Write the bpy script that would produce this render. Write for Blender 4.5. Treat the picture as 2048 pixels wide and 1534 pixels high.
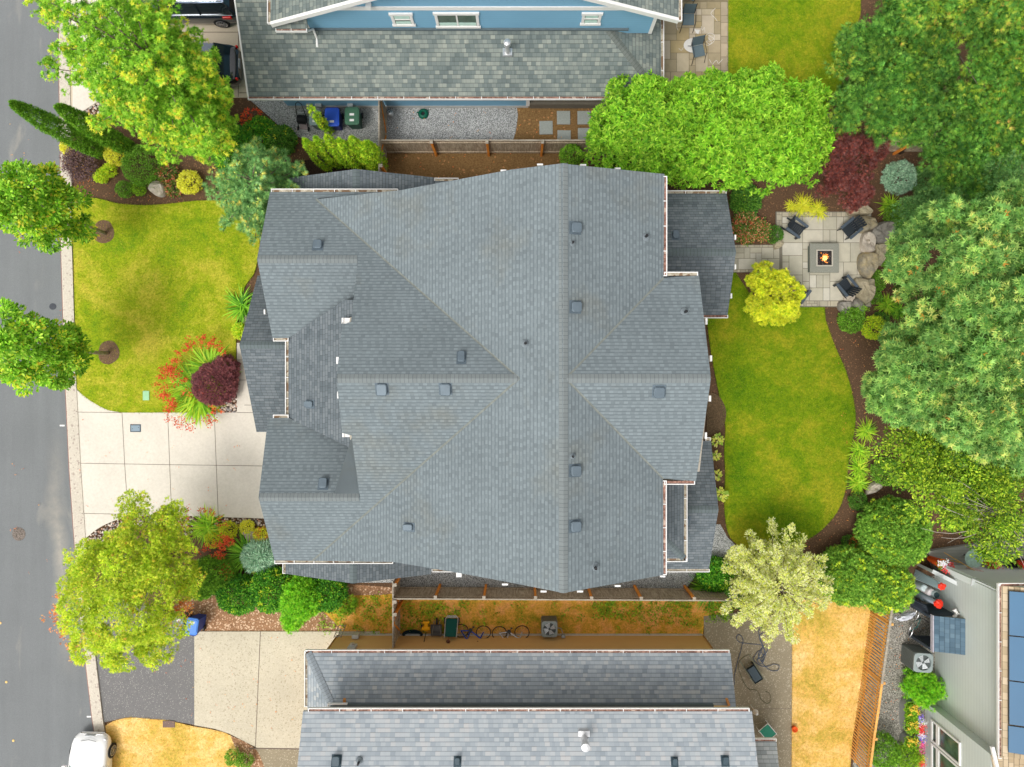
import bpy, bmesh, math, random
import numpy as np
from mathutils import Vector, Matrix, noise as mnoise
R = math.radians
random.seed(7); RNG = np.random.default_rng(7)
S = bpy.context.scene
COL = S.collection
for o in list(bpy.data.objects): bpy.data.objects.remove(o)

# ------------------------------------------------------------ camera (drone looking straight down)
H = 33.0; F = 1420.0; XV, YV = 1040.0, 757.0
cd = bpy.data.cameras.new('camera'); cam = bpy.data.objects.new('camera', cd); COL.objects.link(cam)
cam.location = (0, 0, H); cam.rotation_euler = (0, 0, 0)
cd.sensor_width = 36; cd.lens = 36 * F / 2048
cd.shift_x = -16 / 2048; cd.shift_y = -10 / 2048
cd.clip_start = 0.1; cd.clip_end = 1500
S.camera = cam
# ------------------------------------------------------------ light: bright overcast day
SUN_EL, SUN_AZ = 60, 222          # azimuth, clockwise from +Y
w = bpy.data.worlds.new('World'); S.world = w; w.use_nodes = True
nt = w.node_tree; bg = nt.nodes['Background']
sky = nt.nodes.new('ShaderNodeTexSky'); sky.sky_type = 'NISHITA'; sky.sun_disc = False
sky.sun_elevation = R(SUN_EL); sky.sun_rotation = R(SUN_AZ); sky.dust_density = 3; sky.ozone_density = 1
hs = nt.nodes.new('ShaderNodeHueSaturation'); hs.inputs['Saturation'].default_value = 0.06
nt.links.new(sky.outputs[0], hs.inputs['Color']); nt.links.new(hs.outputs[0], bg.inputs[0])
bg.inputs[1].default_value = 0.15
sd = bpy.data.lights.new('sun', 'SUN'); sd.energy = .85; sd.angle = R(16); sd.color = (1, 0.97, 0.92)
sun = bpy.data.objects.new('sun', sd); COL.objects.link(sun)
az = R(SUN_AZ); el = R(SUN_EL)
dirv = Vector((math.sin(az) * math.cos(el), math.cos(az) * math.cos(el), math.sin(el)))
sun.rotation_euler = dirv.to_track_quat('Z', 'Y').to_euler(); sun.location = dirv * 60
S.view_settings.view_transform = 'Standard'; S.view_settings.look = 'None'
S.view_settings.exposure = 0.70; S.view_settings.gamma = 1
S.cycles.max_bounces = 6; S.cycles.diffuse_bounces = 3; S.cycles.glossy_bounces = 2
S.cycles.transparent_max_bounces = 8; S.cycles.transmission_bounces = 3

# ------------------------------------------------------------ helpers
def P(px, py, z=0.0):
    k = (H - z) / F
    return Vector(((px - XV) * k, (YV - py) * k, z))
def lin(c):
    return tuple(((v / 255) / 12.92 if v <= 10.3 else (((v / 255) + .055) / 1.055) ** 2.4) for v in c)
def plane_pt(pl, px, py):
    a, b, c = pl; u = (px - XV) / F; v = (YV - py) / F; q = b * u + c * v
    z = (a + q * H) / (1 + q); return P(px, py, z)
def pz(pl, x, y): return pl[0] + pl[1] * x + pl[2] * y

class NT:
    def __init__(s, name, rough=0.8, metal=0.0, spec=0.3):
        s.m = bpy.data.materials.new(name); s.m.use_nodes = True; s.t = s.m.node_tree
        s.b = s.t.nodes['Principled BSDF']; s.b.inputs['Roughness'].default_value = rough
        s.b.inputs['Metallic'].default_value = metal; s.b.inputs['Specular IOR Level'].default_value = spec
        s.c = None
    def n(s, ty, **k):
        nd = s.t.nodes.new(ty)
        for a, v in k.items(): setattr(nd, a, v)
        return nd
    def put(s, inp, v):
        if isinstance(v, (int, float)): inp.default_value = v
        elif isinstance(v, tuple): inp.default_value = v if len(v) != 3 or inp.type == 'VECTOR' else v + (1,)
        else: s.t.links.new(v, inp)
    def coord(s, kind='Object'):
        if s.c is None: s.c = s.n('ShaderNodeTexCoord')
        return s.c.outputs[kind]
    def math(s, op, a, b=0.0, c=0.0, clamp=False):
        nd = s.n('ShaderNodeMath', operation=op, use_clamp=clamp); s.put(nd.inputs[0], a); s.put(nd.inputs[1], b); s.put(nd.inputs[2], c)
        return nd.outputs[0]
    def noise(s, scale, detail=3, rough=.6, vec=None, out='Fac', dist=0.0):
        nd = s.n('ShaderNodeTexNoise'); s.put(nd.inputs['Vector'], vec if vec is not None else s.coord())
        nd.inputs['Scale'].default_value = scale; nd.inputs['Detail'].default_value = detail; nd.inputs['Roughness'].default_value = rough; nd.inputs['Distortion'].default_value = dist
        return nd.outputs[out]
    def vor(s, scale, vec=None, out='Color', feature='F1'):
        nd = s.n('ShaderNodeTexVoronoi', feature=feature); s.put(nd.inputs['Vector'], vec if vec is not None else s.coord()); nd.inputs['Scale'].default_value = scale
        return nd.outputs[out]
    def ramp(s, fac, stops):
        nd = s.n('ShaderNodeValToRGB'); s.put(nd.inputs[0], fac); cr = nd.color_ramp
        while len(cr.elements) < len(stops): cr.elements.new(.5)
        for e, (p, c) in zip(cr.elements, stops): e.position = p; e.color = tuple(c) + (1,) if len(c) == 3 else c
        return nd.outputs[0]
    def mix(s, fac, a, b, mode='MIX'):
        nd = s.n('ShaderNodeMix', data_type='RGBA', blend_type=mode); s.put(nd.inputs[0], fac); s.put(nd.inputs[6], a); s.put(nd.inputs[7], b)
        return nd.outputs[2]
    def white(s, vec, out='Value', dim='2D'):
        nd = s.n('ShaderNodeTexWhiteNoise', noise_dimensions=dim); s.put(nd.inputs['Vector'], vec); return nd.outputs[out]
    def comb(s, x, y, z=0.0):
        nd = s.n('ShaderNodeCombineXYZ'); s.put(nd.inputs[0], x); s.put(nd.inputs[1], y); s.put(nd.inputs[2], z); return nd.outputs[0]
    def sep(s, v):
        nd = s.n('ShaderNodeSeparateXYZ'); s.put(nd.inputs[0], v); return nd.outputs
    def base(s, v): s.put(s.b.inputs['Base Color'], v)
    def bump(s, h, st=.3, d=.02):
        nd = s.n('ShaderNodeBump'); nd.inputs['Strength'].default_value = st; nd.inputs['Distance'].default_value = d
        s.put(nd.inputs['Height'], h); s.t.links.new(nd.outputs[0], s.b.inputs['Normal'])

_mc = {}
def plain(name, c, rough=.7, metal=0., var=.12, scale=6., spec=.3, bump=0.):
    if name in _mc: return _mc[name]
    m = NT(name, rough, metal, spec)
    lo = tuple(max(0, x * (1 - var)) for x in c); hi = tuple(min(1, x * (1 + var)) for x in c)
    f = m.noise(scale, 4)
    m.base(m.mix(m.math('MULTIPLY_ADD', f, 2.2, -.6, True), lo, hi))
    if bump: m.bump(m.noise(scale * 6, 3), bump)
    _mc[name] = m.m; return m.m

class MB:
    """collects polygons; build() links them as one mesh"""
    def __init__(s): s.v = []; s.f = []; s.uv = []
    def add(s, vs, fs, uvs=None):
        o = len(s.v); s.v += [tuple(p) for p in vs]; s.f += [tuple(i + o for i in f) for f in fs]
        s.uv += uvs if uvs else [None] * len(fs)
        return s
    def box(s, cx, cy, cz, sx, sy, sz, M=None):
        vs = [Vector((cx + a * sx / 2, cy + b * sy / 2, cz + c * sz / 2)) for c in (-1, 1) for b in (-1, 1) for a in (-1, 1)]
        if M is not None: vs = [M @ v for v in vs]
        return s.add(vs, [(0, 2, 3, 1), (4, 5, 7, 6), (0, 1, 5, 4), (2, 6, 7, 3), (0, 4, 6, 2), (1, 3, 7, 5)])
    def bx(s, x0, x1, y0, y1, z0, z1): return s.box((x0 + x1) / 2, (y0 + y1) / 2, (z0 + z1) / 2, abs(x1 - x0), abs(y1 - y0), abs(z1 - z0))
    def bar(s, p0, p1, w, h, up=Vector((0, 0, 1))):
        p0 = Vector(p0); p1 = Vector(p1); d = p1 - p0; L = d.length; d.normalize()
        if abs(d.dot(up)) > .98: up = Vector((0, 1, 0))
        sdir = d.cross(up).normalized(); u2 = sdir.cross(d).normalized()
        vs = [p + sdir * a * w / 2 + u2 * b * h / 2 for p in (p0, p1) for a, b in ((-1, -1), (1, -1), (1, 1), (-1, 1))]
        return s.add(vs, [(3, 2, 1, 0), (4, 5, 6, 7), (0, 1, 5, 4), (1, 2, 6, 5), (2, 3, 7, 6), (3, 0, 4, 7)])
    def tube(s, pts, rad, n=8, cap=True, closed=False):
        pts = [Vector(p) for p in pts]; rs = rad if isinstance(rad, (list, tuple)) else [rad] * len(pts)
        o = []; prev = None; m = len(pts)
        for i, p in enumerate(pts):
            if closed: d = pts[(i + 1) % m] - pts[i - 1]
            else: d = pts[min(i + 1, m - 1)] - pts[max(i - 1, 0)]
            d.normalize()
            if prev is None:
                a = Vector((0, 0, 1)) if abs(d.z) < .9 else Vector((1, 0, 0)); prev = d.cross(a).normalized()
            prev = (prev - d * prev.dot(d)).normalized(); b = d.cross(prev)
            o += [p + (prev * math.cos(t) + b * math.sin(t)) * rs[i] for t in [2 * math.pi * k / n for k in range(n)]]
        fs = []
        for i in range(m if closed else m - 1):
            for k in range(n):
                a = i * n + k; b = i * n + (k + 1) % n; c = ((i + 1) % m) * n + (k + 1) % n; d = ((i + 1) % m) * n + k
                fs.append((a, b, c, d))
        if cap and not closed: fs += [tuple(range(n))[::-1], tuple((m - 1) * n + k for k in range(n))]
        return s.add(o, fs)
    def cyl(s, cx, cy, z0, z1, r0, r1=None, n=20): return s.tube([(cx, cy, z0), (cx, cy, z1)], [r0, r0 if r1 is None else r1], n)
    def lathe(s, cx, cy, prof, n=20):
        vs = [(cx + r * math.cos(2 * math.pi * k / n), cy + r * math.sin(2 * math.pi * k / n), z) for r, z in prof for k in range(n)]
        fs = [(i * n + k, i * n + (k + 1) % n, (i + 1) * n + (k + 1) % n, (i + 1) * n + k) for i in range(len(prof) - 1) for k in range(n)]
        fs += [tuple(range(n))[::-1], tuple((len(prof) - 1) * n + k for k in range(n))]
        return s.add(vs, fs)
    def disc(s, cx, cy, z, r, n=24, sy=1.): return s.add([(cx + r * math.cos(2 * math.pi * k / n), cy + sy * r * math.sin(2 * math.pi * k / n), z) for k in range(n)], [tuple(range(n))])
    def build(s, name, mat, parent=None, world=False, smooth=False, bevel=0., M=None):
        me = bpy.data.meshes.new(name)
        vs = s.v
        if M is not None: vs = [tuple(M @ Vector(v)) for v in vs]
        if parent is not None and world:
            l = parent.location; vs = [(a - l.x, b - l.y, c - l.z) for a, b, c in vs]
        elif parent is None and world:
            pass
        me.from_pydata(vs, [], s.f)
        if any(u is not None for u in s.uv):
            ul = me.uv_layers.new(name='UVMap'); i = 0
            for fi, f in enumerate(s.f):
                u = s.uv[fi]
                for k in range(len(f)): ul.data[i + k].uv = u[k] if u else (0.07, 0.07)
                i += len(f)
        me.materials.append(mat)
        if smooth: me.shade_smooth()
        o = bpy.data.objects.new(name, me); COL.objects.link(o)
        if parent is not None: o.parent = parent
        if bevel:
            b = o.modifiers.new('bevel', 'BEVEL'); b.width = bevel; b.segments = 2; b.limit_method = 'ANGLE'; b.angle_limit = R(40)
        return o

def tag(o, label, cat, group=None):
    o['label'] = label; o['category'] = cat
    if group: o['group'] = group
    return o
def thing(name, label, cat, loc=(0, 0, 0), rz=0, group=None):
    o = bpy.data.objects.new(name, None); COL.objects.link(o); o.empty_display_size = .2
    o.location = loc; o.rotation_euler = (0, 0, rz); return tag(o, label, cat, group)
def dup(root, loc, rz, label=None, scale=None):
    r = root.copy(); COL.objects.link(r); r.location = loc; r.rotation_euler = (0, 0, rz)
    if label: r['label'] = label
    if scale: r.scale = scale
    for ch in list(root.children):
        c = ch.copy(); COL.objects.link(c); c.parent = r
        for g in list(ch.children):
            d = g.copy(); COL.objects.link(d); d.parent = c
    return r
def struct(name, mb, mat, kind='structure'):
    o = mb.build(name, mat); o['kind'] = kind; return o
def crv(pts, n=6, closed=False):
    out = []; m = len(pts)
    rng = range(m) if closed else range(m - 1)
    for i in rng:
        p = [Vector(pts[(i + k) % m] if closed else pts[min(max(i + k, 0), m - 1)]).to_2d() for k in (-1, 0, 1, 2)]
        for t in [k / n for k in range(n)]:
            out.append(tuple(.5 * ((2 * p[1]) + (p[2] - p[0]) * t + (2 * p[0] - 5 * p[1] + 4 * p[2] - p[3]) * t * t + (3 * p[1] - p[0] - 3 * p[2] + p[3]) * t ** 3)))
    if not closed: out.append(tuple(pts[-1]))
    return out
def flat(name, mat, pts, z, kind='structure', depth=0.0):
    vs = [P(x, y, 0) for x, y in pts]
    vs = [Vector((v.x, v.y, z)) for v in vs]
    a = sum(vs[i].x * vs[(i + 1) % len(vs)].y - vs[(i + 1) % len(vs)].x * vs[i].y for i in range(len(vs)))
    if a < 0: vs = vs[::-1]
    mb = MB(); n = len(vs)
    mb.add(vs, [tuple(range(n))])
    if depth:
        mb.add([v for v in vs] + [Vector((v.x, v.y, z - depth)) for v in vs], [(i, i + n, (i + 1) % n + n, (i + 1) % n) for i in range(n)])
    return struct(name, mb, mat, kind)
# ------------------------------------------------------------ ground materials
def lawn_mat(name, c_a, c_b, c_c, big=.45, seed=0.):
    m = NT(name, .95, spec=.1); v = m.coord()
    mp = m.n('ShaderNodeMapping'); m.put(mp.inputs[0], v); mp.inputs['Location'].default_value = (seed, seed * 2, 0); v = mp.outputs[0]
    n1 = m.noise(big, 4, .6, v, dist=.4); n2 = m.noise(2.4, 5, .7, v); n3 = m.noise(11, 5, .8, v); n4 = m.noise(60, 2, .7, v)
    f = m.math('ADD', m.math('MULTIPLY', n1, .55), m.math('MULTIPLY', n2, .30)); f = m.math('ADD', f, m.math('MULTIPLY', n3, .25)); 
    f = m.math('MULTIPLY_ADD', f, 4.2, -1.75, True)
    col = m.ramp(f, [(0, c_a), (.5, c_b), (1, c_c)])
    s1 = m.math('MULTIPLY_ADD', m.math('ADD', m.math('MULTIPLY', n3, .6), m.math('MULTIPLY', n4, .6)), 2.2, -.28)
    m.base(m.mix(1, col, m.comb(s1, s1, s1), 'MULTIPLY')); m.bump(m.math('ADD', n3, n4), .5, .03)
    return m.m
def speck_mat(name, c0, c1, scale, rough=.9, big=.6, bigamt=.25, bump=.3, sp=None, thr=.8):
    m = NT(name, rough, spec=.2)
    a = m.noise(scale, 3, .75); c = m.mix(m.math('MULTIPLY_ADD', a, 2.6, -.8, True), c0, c1)
    if sp: c = m.mix(m.math('GREATER_THAN', m.white(m.vor(scale * .9), dim='3D'), thr), c, sp)
    b = m.math('MULTIPLY_ADD', m.noise(big, 4, .6), bigamt * 2, 1 - bigamt)
    m.base(m.mix(1, c, m.comb(b, b, b), 'MULTIPLY')); m.bump(a, bump, .01)
    return m.m
def gravel_mat(name, cs, scale, big=.25):
    m = NT(name, .9, spec=.2); w_ = m.white(m.vor(scale), dim='3D')
    c = m.ramp(w_, [(i / (len(cs) - 1), c_) for i, c_ in enumerate(cs)])
    d = m.vor(scale, out='Distance'); e = m.math('MULTIPLY_ADD', d, -1.1 , 1.2, True)
    b = m.math('MULTIPLY', e, m.math('MULTIPLY_ADD', m.noise(.7, 4), big * 2, 1 - big))
    m.base(m.mix(1, c, m.comb(b, b, b), 'MULTIPLY')); m.bump(m.math('MULTIPLY', d, -1), .6, .02)
    return m.m
def g3(v, r=1., b=1.): return (v * r, v, v * b)

M_SOIL = speck_mat('dark_bark_mulch', (.048, .026, .014), (.175, .10, .055), 26, bigamt=.3, big=.8, bump=.8, sp=(.26, .14, .07), thr=.955)
M_SOILD = speck_mat('brown_soil', (.13, .07, .024), (.28, .165, .065), 14, bigamt=.3, big=.5, bump=.5, sp=(.4, .2, .08), thr=.97)
M_LAWN = lawn_mat('mottled_lawn', lin((100, 138, 22)), lin((144, 158, 28)), lin((188, 176, 62)), .35)
M_LAWN2 = lawn_mat('green_lawn', lin((78, 116, 14)), lin((112, 136, 18)), lin((152, 150, 34)), .4, 31)
M_DRY = lawn_mat('dry_lawn', lin((176, 158, 62)), lin((218, 178, 92)), lin((238, 202, 136)), .5, 57)
M_DRY2 = lawn_mat('dry_weedy_grass', lin((146, 140, 34)), lin((212, 158, 62)), lin((236, 168, 98)), .9, 83)
M_BROWNM = speck_mat('pale_wood_chips', (.15, .07, .03), (.48, .27, .15), 20, bigamt=.25, bump=.6, sp=(.65, .45, .3), thr=.85)
M_ROAD = None
def asphalt():
    m = NT('asphalt', .85, spec=.25)
    a = m.noise(45, 2, .8); c = m.mix(m.math('MULTIPLY_ADD', a, 2., -.5, True), lin((104, 107, 108)), lin((128, 130, 130)))
    o = m.coord(); sx = m.sep(o)
    mp = m.n('ShaderNodeMapping'); m.put(mp.inputs[0], o); mp.inputs['Scale'].default_value = (1.3, .09, 1)
    st = m.math('MULTIPLY_ADD', m.noise(1.2, 4, .6, mp.outputs[0]), .36, .82)
    b = m.math('MULTIPLY', st, m.math('MULTIPLY_ADD', m.noise(.5, 4), .2, .9))
    c = m.mix(1, c, m.comb(b, b, b), 'MULTIPLY')
    # pale dirt wash
    mp2 = m.n('ShaderNodeMapping'); m.put(mp2.inputs[0], o); mp2.inputs['Scale'].default_value = (1.2, .25, 1)
    wv = m.math('MULTIPLY_ADD', m.noise(.9, 5, .6, mp2.outputs[0], dist=.6), 7, -4.3, True)
    g = m.math('MULTIPLY', wv, .35)
    # pale silt washed down the gutter side of the road
    wx = m.math('ADD', sx[0], m.math('MULTIPLY_ADD', m.noise(.35, 3), 1.6, -.8)); d1 = m.math('ABSOLUTE', m.math('ADD', wx, m.math('MULTIPLY_ADD', sx[1], .07, 21.9))); a1 = m.math('SUBTRACT', 1, m.math('DIVIDE', d1, .55), clamp=True)
    a2 = m.math('SUBTRACT', 1, m.math('DIVIDE', m.math('ABSOLUTE', m.math('ADD', sx[1], 8.2)), 6.0), clamp=True); g = m.math('MAXIMUM', g, m.math('MULTIPLY', m.math('MULTIPLY', a1, a2), m.math('MULTIPLY_ADD', m.noise(2.5, 5, .7), 1.4, -.1)))
    m.base(m.mix(g, c, lin((172, 164, 150)))); m.bump(a, .3, .01); return m.m
M_ROAD = asphalt()
M_ASPH2 = speck_mat('old_asphalt', lin((100, 98, 98)), lin((128, 126, 124)), 40, bigamt=.08, sp=lin((160, 156, 150)), thr=.95)
def conc(name, c0, c1):
    m = NT(name, .9, spec=.2); a = m.noise(9, 5, .75); c = m.mix(m.math('MULTIPLY_ADD', a, 2.2, -.6, True), c0, c1)
    b = m.math('MULTIPLY_ADD', m.noise(.55, 5, .65, dist=.5), .26, .87); st = m.math('MULTIPLY_ADD', m.noise(1.3, 5, .7, dist=1.), 6, -3.9, True)
    c = m.mix(m.math('MULTIPLY', st, .22), m.mix(1, c, m.comb(b, b, b), 'MULTIPLY'), lin((150, 138, 118))); m.base(c); m.bump(a, .12, .01); return m.m
M_CONC = conc('pale_concrete', lin((202, 194, 180)), lin((218, 210, 197)))
M_CONCT = speck_mat('tan_concrete', lin((190, 175, 152)), lin((204, 190, 168)), 26, bigamt=.08, big=.9, bump=.1)
M_CURB = speck_mat('curb_concrete', lin((184, 174, 158)), lin((206, 197, 182)), 14, bigamt=.1, bump=.3, sp=lin((170, 156, 144)), thr=.93)
M_AGG = speck_mat('aggregate_concrete', lin((180, 170, 146)), lin((206, 197, 178)), 22, bigamt=.2, big=.5, bump=.3, sp=lin((172, 161, 140)), thr=.94)
M_AGG2 = speck_mat('stained_concrete', lin((132, 120, 96)), lin((158, 147, 126)), 30, bigamt=.22, big=.4, bump=.3, sp=lin((180, 170, 150)), thr=.9)
M_GRAV = gravel_mat('grey_gravel', [lin((150, 152, 150)), lin((190, 192, 190)), lin((222, 222, 220)), lin((172, 172, 168))], 26)
M_GRAV2 = gravel_mat('brown_gravel', [lin((132, 128, 116)), lin((166, 162, 150)), lin((194, 188, 176)), lin((148, 142, 130))], 22)
M_JOINT = plain('joint_dark', (.17, .13, .105), .95)
M_REDB = plain('road_edge_rust', (.28, .16, .13), .9, var=.25, scale=3)

# ------------------------------------------------------------ the ground sheet and its layers
g = MB(); g.add([(-400, -400, 0), (400, -400, 0), (400, 400, 0), (-400, 400, 0)], [(0, 1, 2, 3)])
struct('ground', g, M_LAWN2)
flat('planting_soil', M_SOIL, [(100, -70), (2140, -70), (2140, 1610), (100, 1610)], .003)
edge = [(118, -80), (118, 130), (121, 300), (122, 485), (126, 620), (131, 770), (139, 940), (147, 1055), (160, 1230), (172, 1330), (185, 1440), (205, 1560), (215, 1640)]
flat('road', M_ROAD, [(-1500, -80), ] + edge + [(-1500, 1640)], .0085)
w_ = [24, 24, 24, 24, 24, 24, 25, 25, 24, 23, 23, 23, 23]
ins = [(x + d, y) for (x, y), d in zip(edge, w_)]
# kerb: rolled concrete kerb about 0.1 m high, rust joint along the asphalt
kb = MB(); ea = [P(*p) for p in edge]; eb = [P(*p) for p in ins]; n = len(edge)
vs = [(p.x, p.y, .008) for p in ea] + [(p.x + .09, p.y, .08) for p in ea] + [(p.x, p.y, .10) for p in eb] + [(p.x, p.y, 0) for p in eb]
fs = []
for r_ in range(3):
    for i in range(n - 1): fs.append((r_ * n + i, r_ * n + i + 1, (r_ + 1) * n + i + 1, (r_ + 1) * n + i)[::1])
kb.add(vs, fs); struct('kerb', kb, M_CURB)
flat('road_edge_line', M_REDB, [(x - 1.3, y) for x, y in edge] + [(x + .6, y) for x, y in edge][::-1], .0125)
jb = MB()
for y in (190, 480, 538, 620, 772, 823, 925, 1026, 1076, 1125, 1180, 1300, 1400):
    x0 = np.interp(y, [e[1] for e in edge], [e[0] for e in edge]); a = P(x0, y); b = P(x0 + 24, y)
    jb.add([(a.x + .02, a.y - .012, .05), (b.x, b.y - .012, .104), (b.x, b.y + .012, .104), (a.x + .02, a.y + .012, .05)], [(0, 1, 2, 3)])
struct('kerb_joint', jb, M_JOINT)

# front lawn
fl = [(146, 398)] + crv([(152, 393), (200, 398), (240, 408), (290, 411), (340, 408), (400, 402), (470, 404), (520, 420)], 4) + \
     crv([(520, 500), (510, 545), (490, 575), (480, 620), (474, 660), (473, 700)], 4) + [(473, 724), (450, 735), (440, 825)] + [(245, 825)] + crv([(245, 825), (215, 819), (185, 803), (165, 788), (155, 776)], 4)
flat('front_lawn', M_LAWN, fl, .07, depth=.07)
for i, (cx, cy, r_) in enumerate(((209, 464, 21), (219, 705, 21))):
    pts = [(cx + r_ * (1 + .06 * math.sin(3 * t + i)) * math.cos(t), cy + 1.16 * r_ * (1 + .05 * math.cos(2 * t + i)) * math.sin(t)) for t in [k * math.pi / 16 for k in range(32)]]
    flat('mulch_ring', plain('ring_mulch', (.16, .095, .055), .95, var=.45, scale=14, bump=.7), pts, .078)
# driveway
dv = crv([(153, 776), (165, 788), (185, 803), (215, 819), (245, 825)], 4) + [(475, 825), (475, 686), (520, 686), (560, 740), (560, 1037), (517, 1036), (340, 1030)] + \
     crv([(310, 1030), (262, 1032), (225, 1043), (195, 1058), (171, 1078)], 5)
flat('driveway', M_CONC, dv, .075, depth=.075)
jl = MB()
def jline(a, b, w=.022, z=.08):
    a = P(*a); b = P(*b); a.z = b.z = z; d = (b - a).normalized(); s_ = Vector((-d.y, d.x, 0)) * w / 2
    jl.add([a - s_, b - s_, b + s_, a + s_], [(0, 1, 2, 3)])
for a, b in (((155, 824), (245, 825)), ((160, 926), (345, 929)), ((345, 929), (560, 932)), ((167, 1026), (252, 1028)), ((246, 826), (251, 925)), ((251, 925), (258, 1029)), ((337, 826), (341, 930)), ((341, 930), (345, 1030)),
             ((430, 826), (434, 931)), ((434, 931), (438, 1032)), ((475, 720), (490, 720)), ((475, 825), (520, 825)), ((490, 810), (520, 810)), ((475, 760), (510, 760))): jline(a, b)
struct('driveway_joint', jl, M_JOINT)
# neighbour's driveway at the top
jl = MB()
flat('neighbour_driveway', M_CONCT, [(143, -80), (520, -80), (520, 196), (255, 196), (225, 195), (205, 200), (165, 225), (143, 235)], .07, depth=.07)
flat('neighbour_walk', M_CONC, [(143, 0), (147, 132), (147, 232), (160, 228), (205, 199), (225, 195), (255, 196), (255, 0)], .075)
for a, b in (((478, -60), (478, 195)), ((250, 66), (520, 66)), ((480, 187), (498, 187)), ((250, -20), (250, 190))): jline(a, b, .03, .082)
struct('driveway_joint', jl, M_JOINT)
# lower neighbour: asphalt patch, two concrete bays, dry grass
flat('asphalt_parking', M_ASPH2, [(177, 1180), (390, 1230), (390, 1449), (350, 1442), (300, 1437), (255, 1434), (209, 1444), (195, 1330)], .036)
flat('lower_driveway', M_AGG, [(390, 1262), (760, 1262), (760, 1497), (515, 1494), (460, 1466), (430, 1456), (390, 1449)], .07, depth=.07)
flat('lower_walk', M_AGG2, [(500, 1496), (620, 1498), (620, 1640), (560, 1640)], .062)
jl = MB(); jline((522, 1262), (512, 1492), .03, .075); jline((500, 1495), (640, 1497), .05, .075); struct('driveway_joint', jl, M_JOINT)
flat('dry_front_lawn', M_DRY, crv([(212, 1450), (232, 1440), (262, 1434), (300, 1437), (335, 1440), (390, 1452), (430, 1459), (462, 1470), (495, 1500)], 4) + [(560, 1640), (230, 1640)], .05)
flat('mulch_strip', M_BROWNM, crv([(462, 1470), (490, 1482), (515, 1500), (530, 1534)], 4) + [(530, 1640), (480, 1640), (500, 1550), (470, 1490)], .066)
# brown side ground
flat('side_mulch', M_BROWNM, [(360, 1262), (355, 1215), (400, 1180), (560, 1160), (700, 1168), (790, 1175), (795, 1268), (660, 1264)], .02)
flat('weed_patch', M_DRY2, [(640, 1215), (680, 1190), (760, 1190), (792, 1186), (794, 1266), (690, 1266), (665, 1240)], .03)
flat('side_yard_grass', M_DRY2, [(797, 1190), (1460, 1200), (1460, 1232), (1408, 1238), (1406, 1268), (797, 1268)], .03)
flat('side_gravel', M_GRAV, [(740, 1060), (1330, 1060), (1440, 1048), (1470, 1100), (1440, 1120), (1400, 1140), (1370, 1180), (1100, 1176), (790, 1176), (785, 1165), (690, 1165)], .02)
flat('back_gravel', M_GRAV, crv([(1425, 1040), (1440, 1060), (1455, 1075), (1470, 1092), (1452, 1108), (1425, 1118), (1400, 1120)], 4), .026)
flat('stained_patio', M_AGG2, [(1407, 1232), (1470, 1225), (1585, 1235), (1584, 1640), (1300, 1640), (1300, 1268), (1408, 1268)], .04, depth=.04)
jl = MB(); jline((1480, 1418), (1584, 1416), .02, .044); struct('patio_joint', jl, M_JOINT)
flat('dry_side_lawn', M_DRY, [(1584, 1235), (1600, 1200), (1760, 1180), (1744, 1290), (1722, 1400), (1705, 1470), (1690, 1640), (1582, 1640)], .05)
flat('gravel_strip', M_GRAV2, [(1745, 1180), (1870, 1150), (1868, 1640), (1690, 1640), (1722, 1400)], .03)
# top neighbour's side yard and back lawn
flat('bin_gravel', M_GRAV, crv([(500, 200), (540, 235), (570, 262), (600, 275), (640, 285), (700, 280), (760, 292)], 3) + [(768, 292), (768, 196), (500, 190)], .02)
flat('yard_gravel', M_GRAV, [(772, 196), (1030, 196), (1036, 230), (1032, 262), (1020, 300), (772, 300)], .02)
flat('yard_soil', M_SOILD, [(1026, 190), (1330, 190), (1330, 300), (1018, 300), (1032, 262), (1036, 230)], .012)
flat('yard_soil', M_SOILD, [(770, 306), (1150, 306), (1160, 420), (770, 420)], .012)
flat('rear_lawn_top', M_LAWN2, [(1455, -80), (1455, 175), (1640, 240), (1680, 180), (1700, 90), (1720, 30), (1722, -80)], .05)
# back lawn
bl = crv([(1440, 800), (1428, 740), (1418, 680), (1412, 610), (1420, 560)], 4) + [(1470, 545), (1500, 590), (1560, 612), (1648, 614)] + \
     crv([(1650, 640), (1668, 690), (1690, 740), (1704, 790), (1710, 840), (1702, 890), (1695, 930), (1692, 970), (1678, 1015), (1652, 1050), (1620, 1075), (1570, 1095), (1500, 1103), (1478, 1092), (1456, 1066), (1448, 1010), (1450, 950), (1448, 900), (1450, 850), (1440, 800)], 4)
flat('back_lawn', M_LAWN2, bl, .06, depth=.06)
flat('brown_groundcover', plain('brown_cover', (.13, .085, .045), .95, var=.5, scale=18, bump=1.), crv([(1414, 785), (1435, 790), (1450, 815), (1450, 840), (1438, 862), (1412, 872)], 4), .066)
flat('side_fill', speck_mat('very_dark_soil', (.02, .012, .008), (.06, .035, .02), 20, bump=.6), [(540, 330), (770, 300), (770, 420), (540, 420)], .018)  # very dark soil tone over the strip beside the house

# lawn blades: ragged tufts over the lawns and along their edges
def in_poly(x, y, poly):
    inside = np.zeros(len(x), bool); n = len(poly); j = n - 1
    for i in range(n):
        xi, yi = poly[i]; xj, yj = poly[j]
        c = ((yi > y) != (yj > y)) & (x < (xj - xi) * (y - yi) / (yj - yi + 1e-9) + xi); inside ^= c; j = i
    return inside

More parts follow.
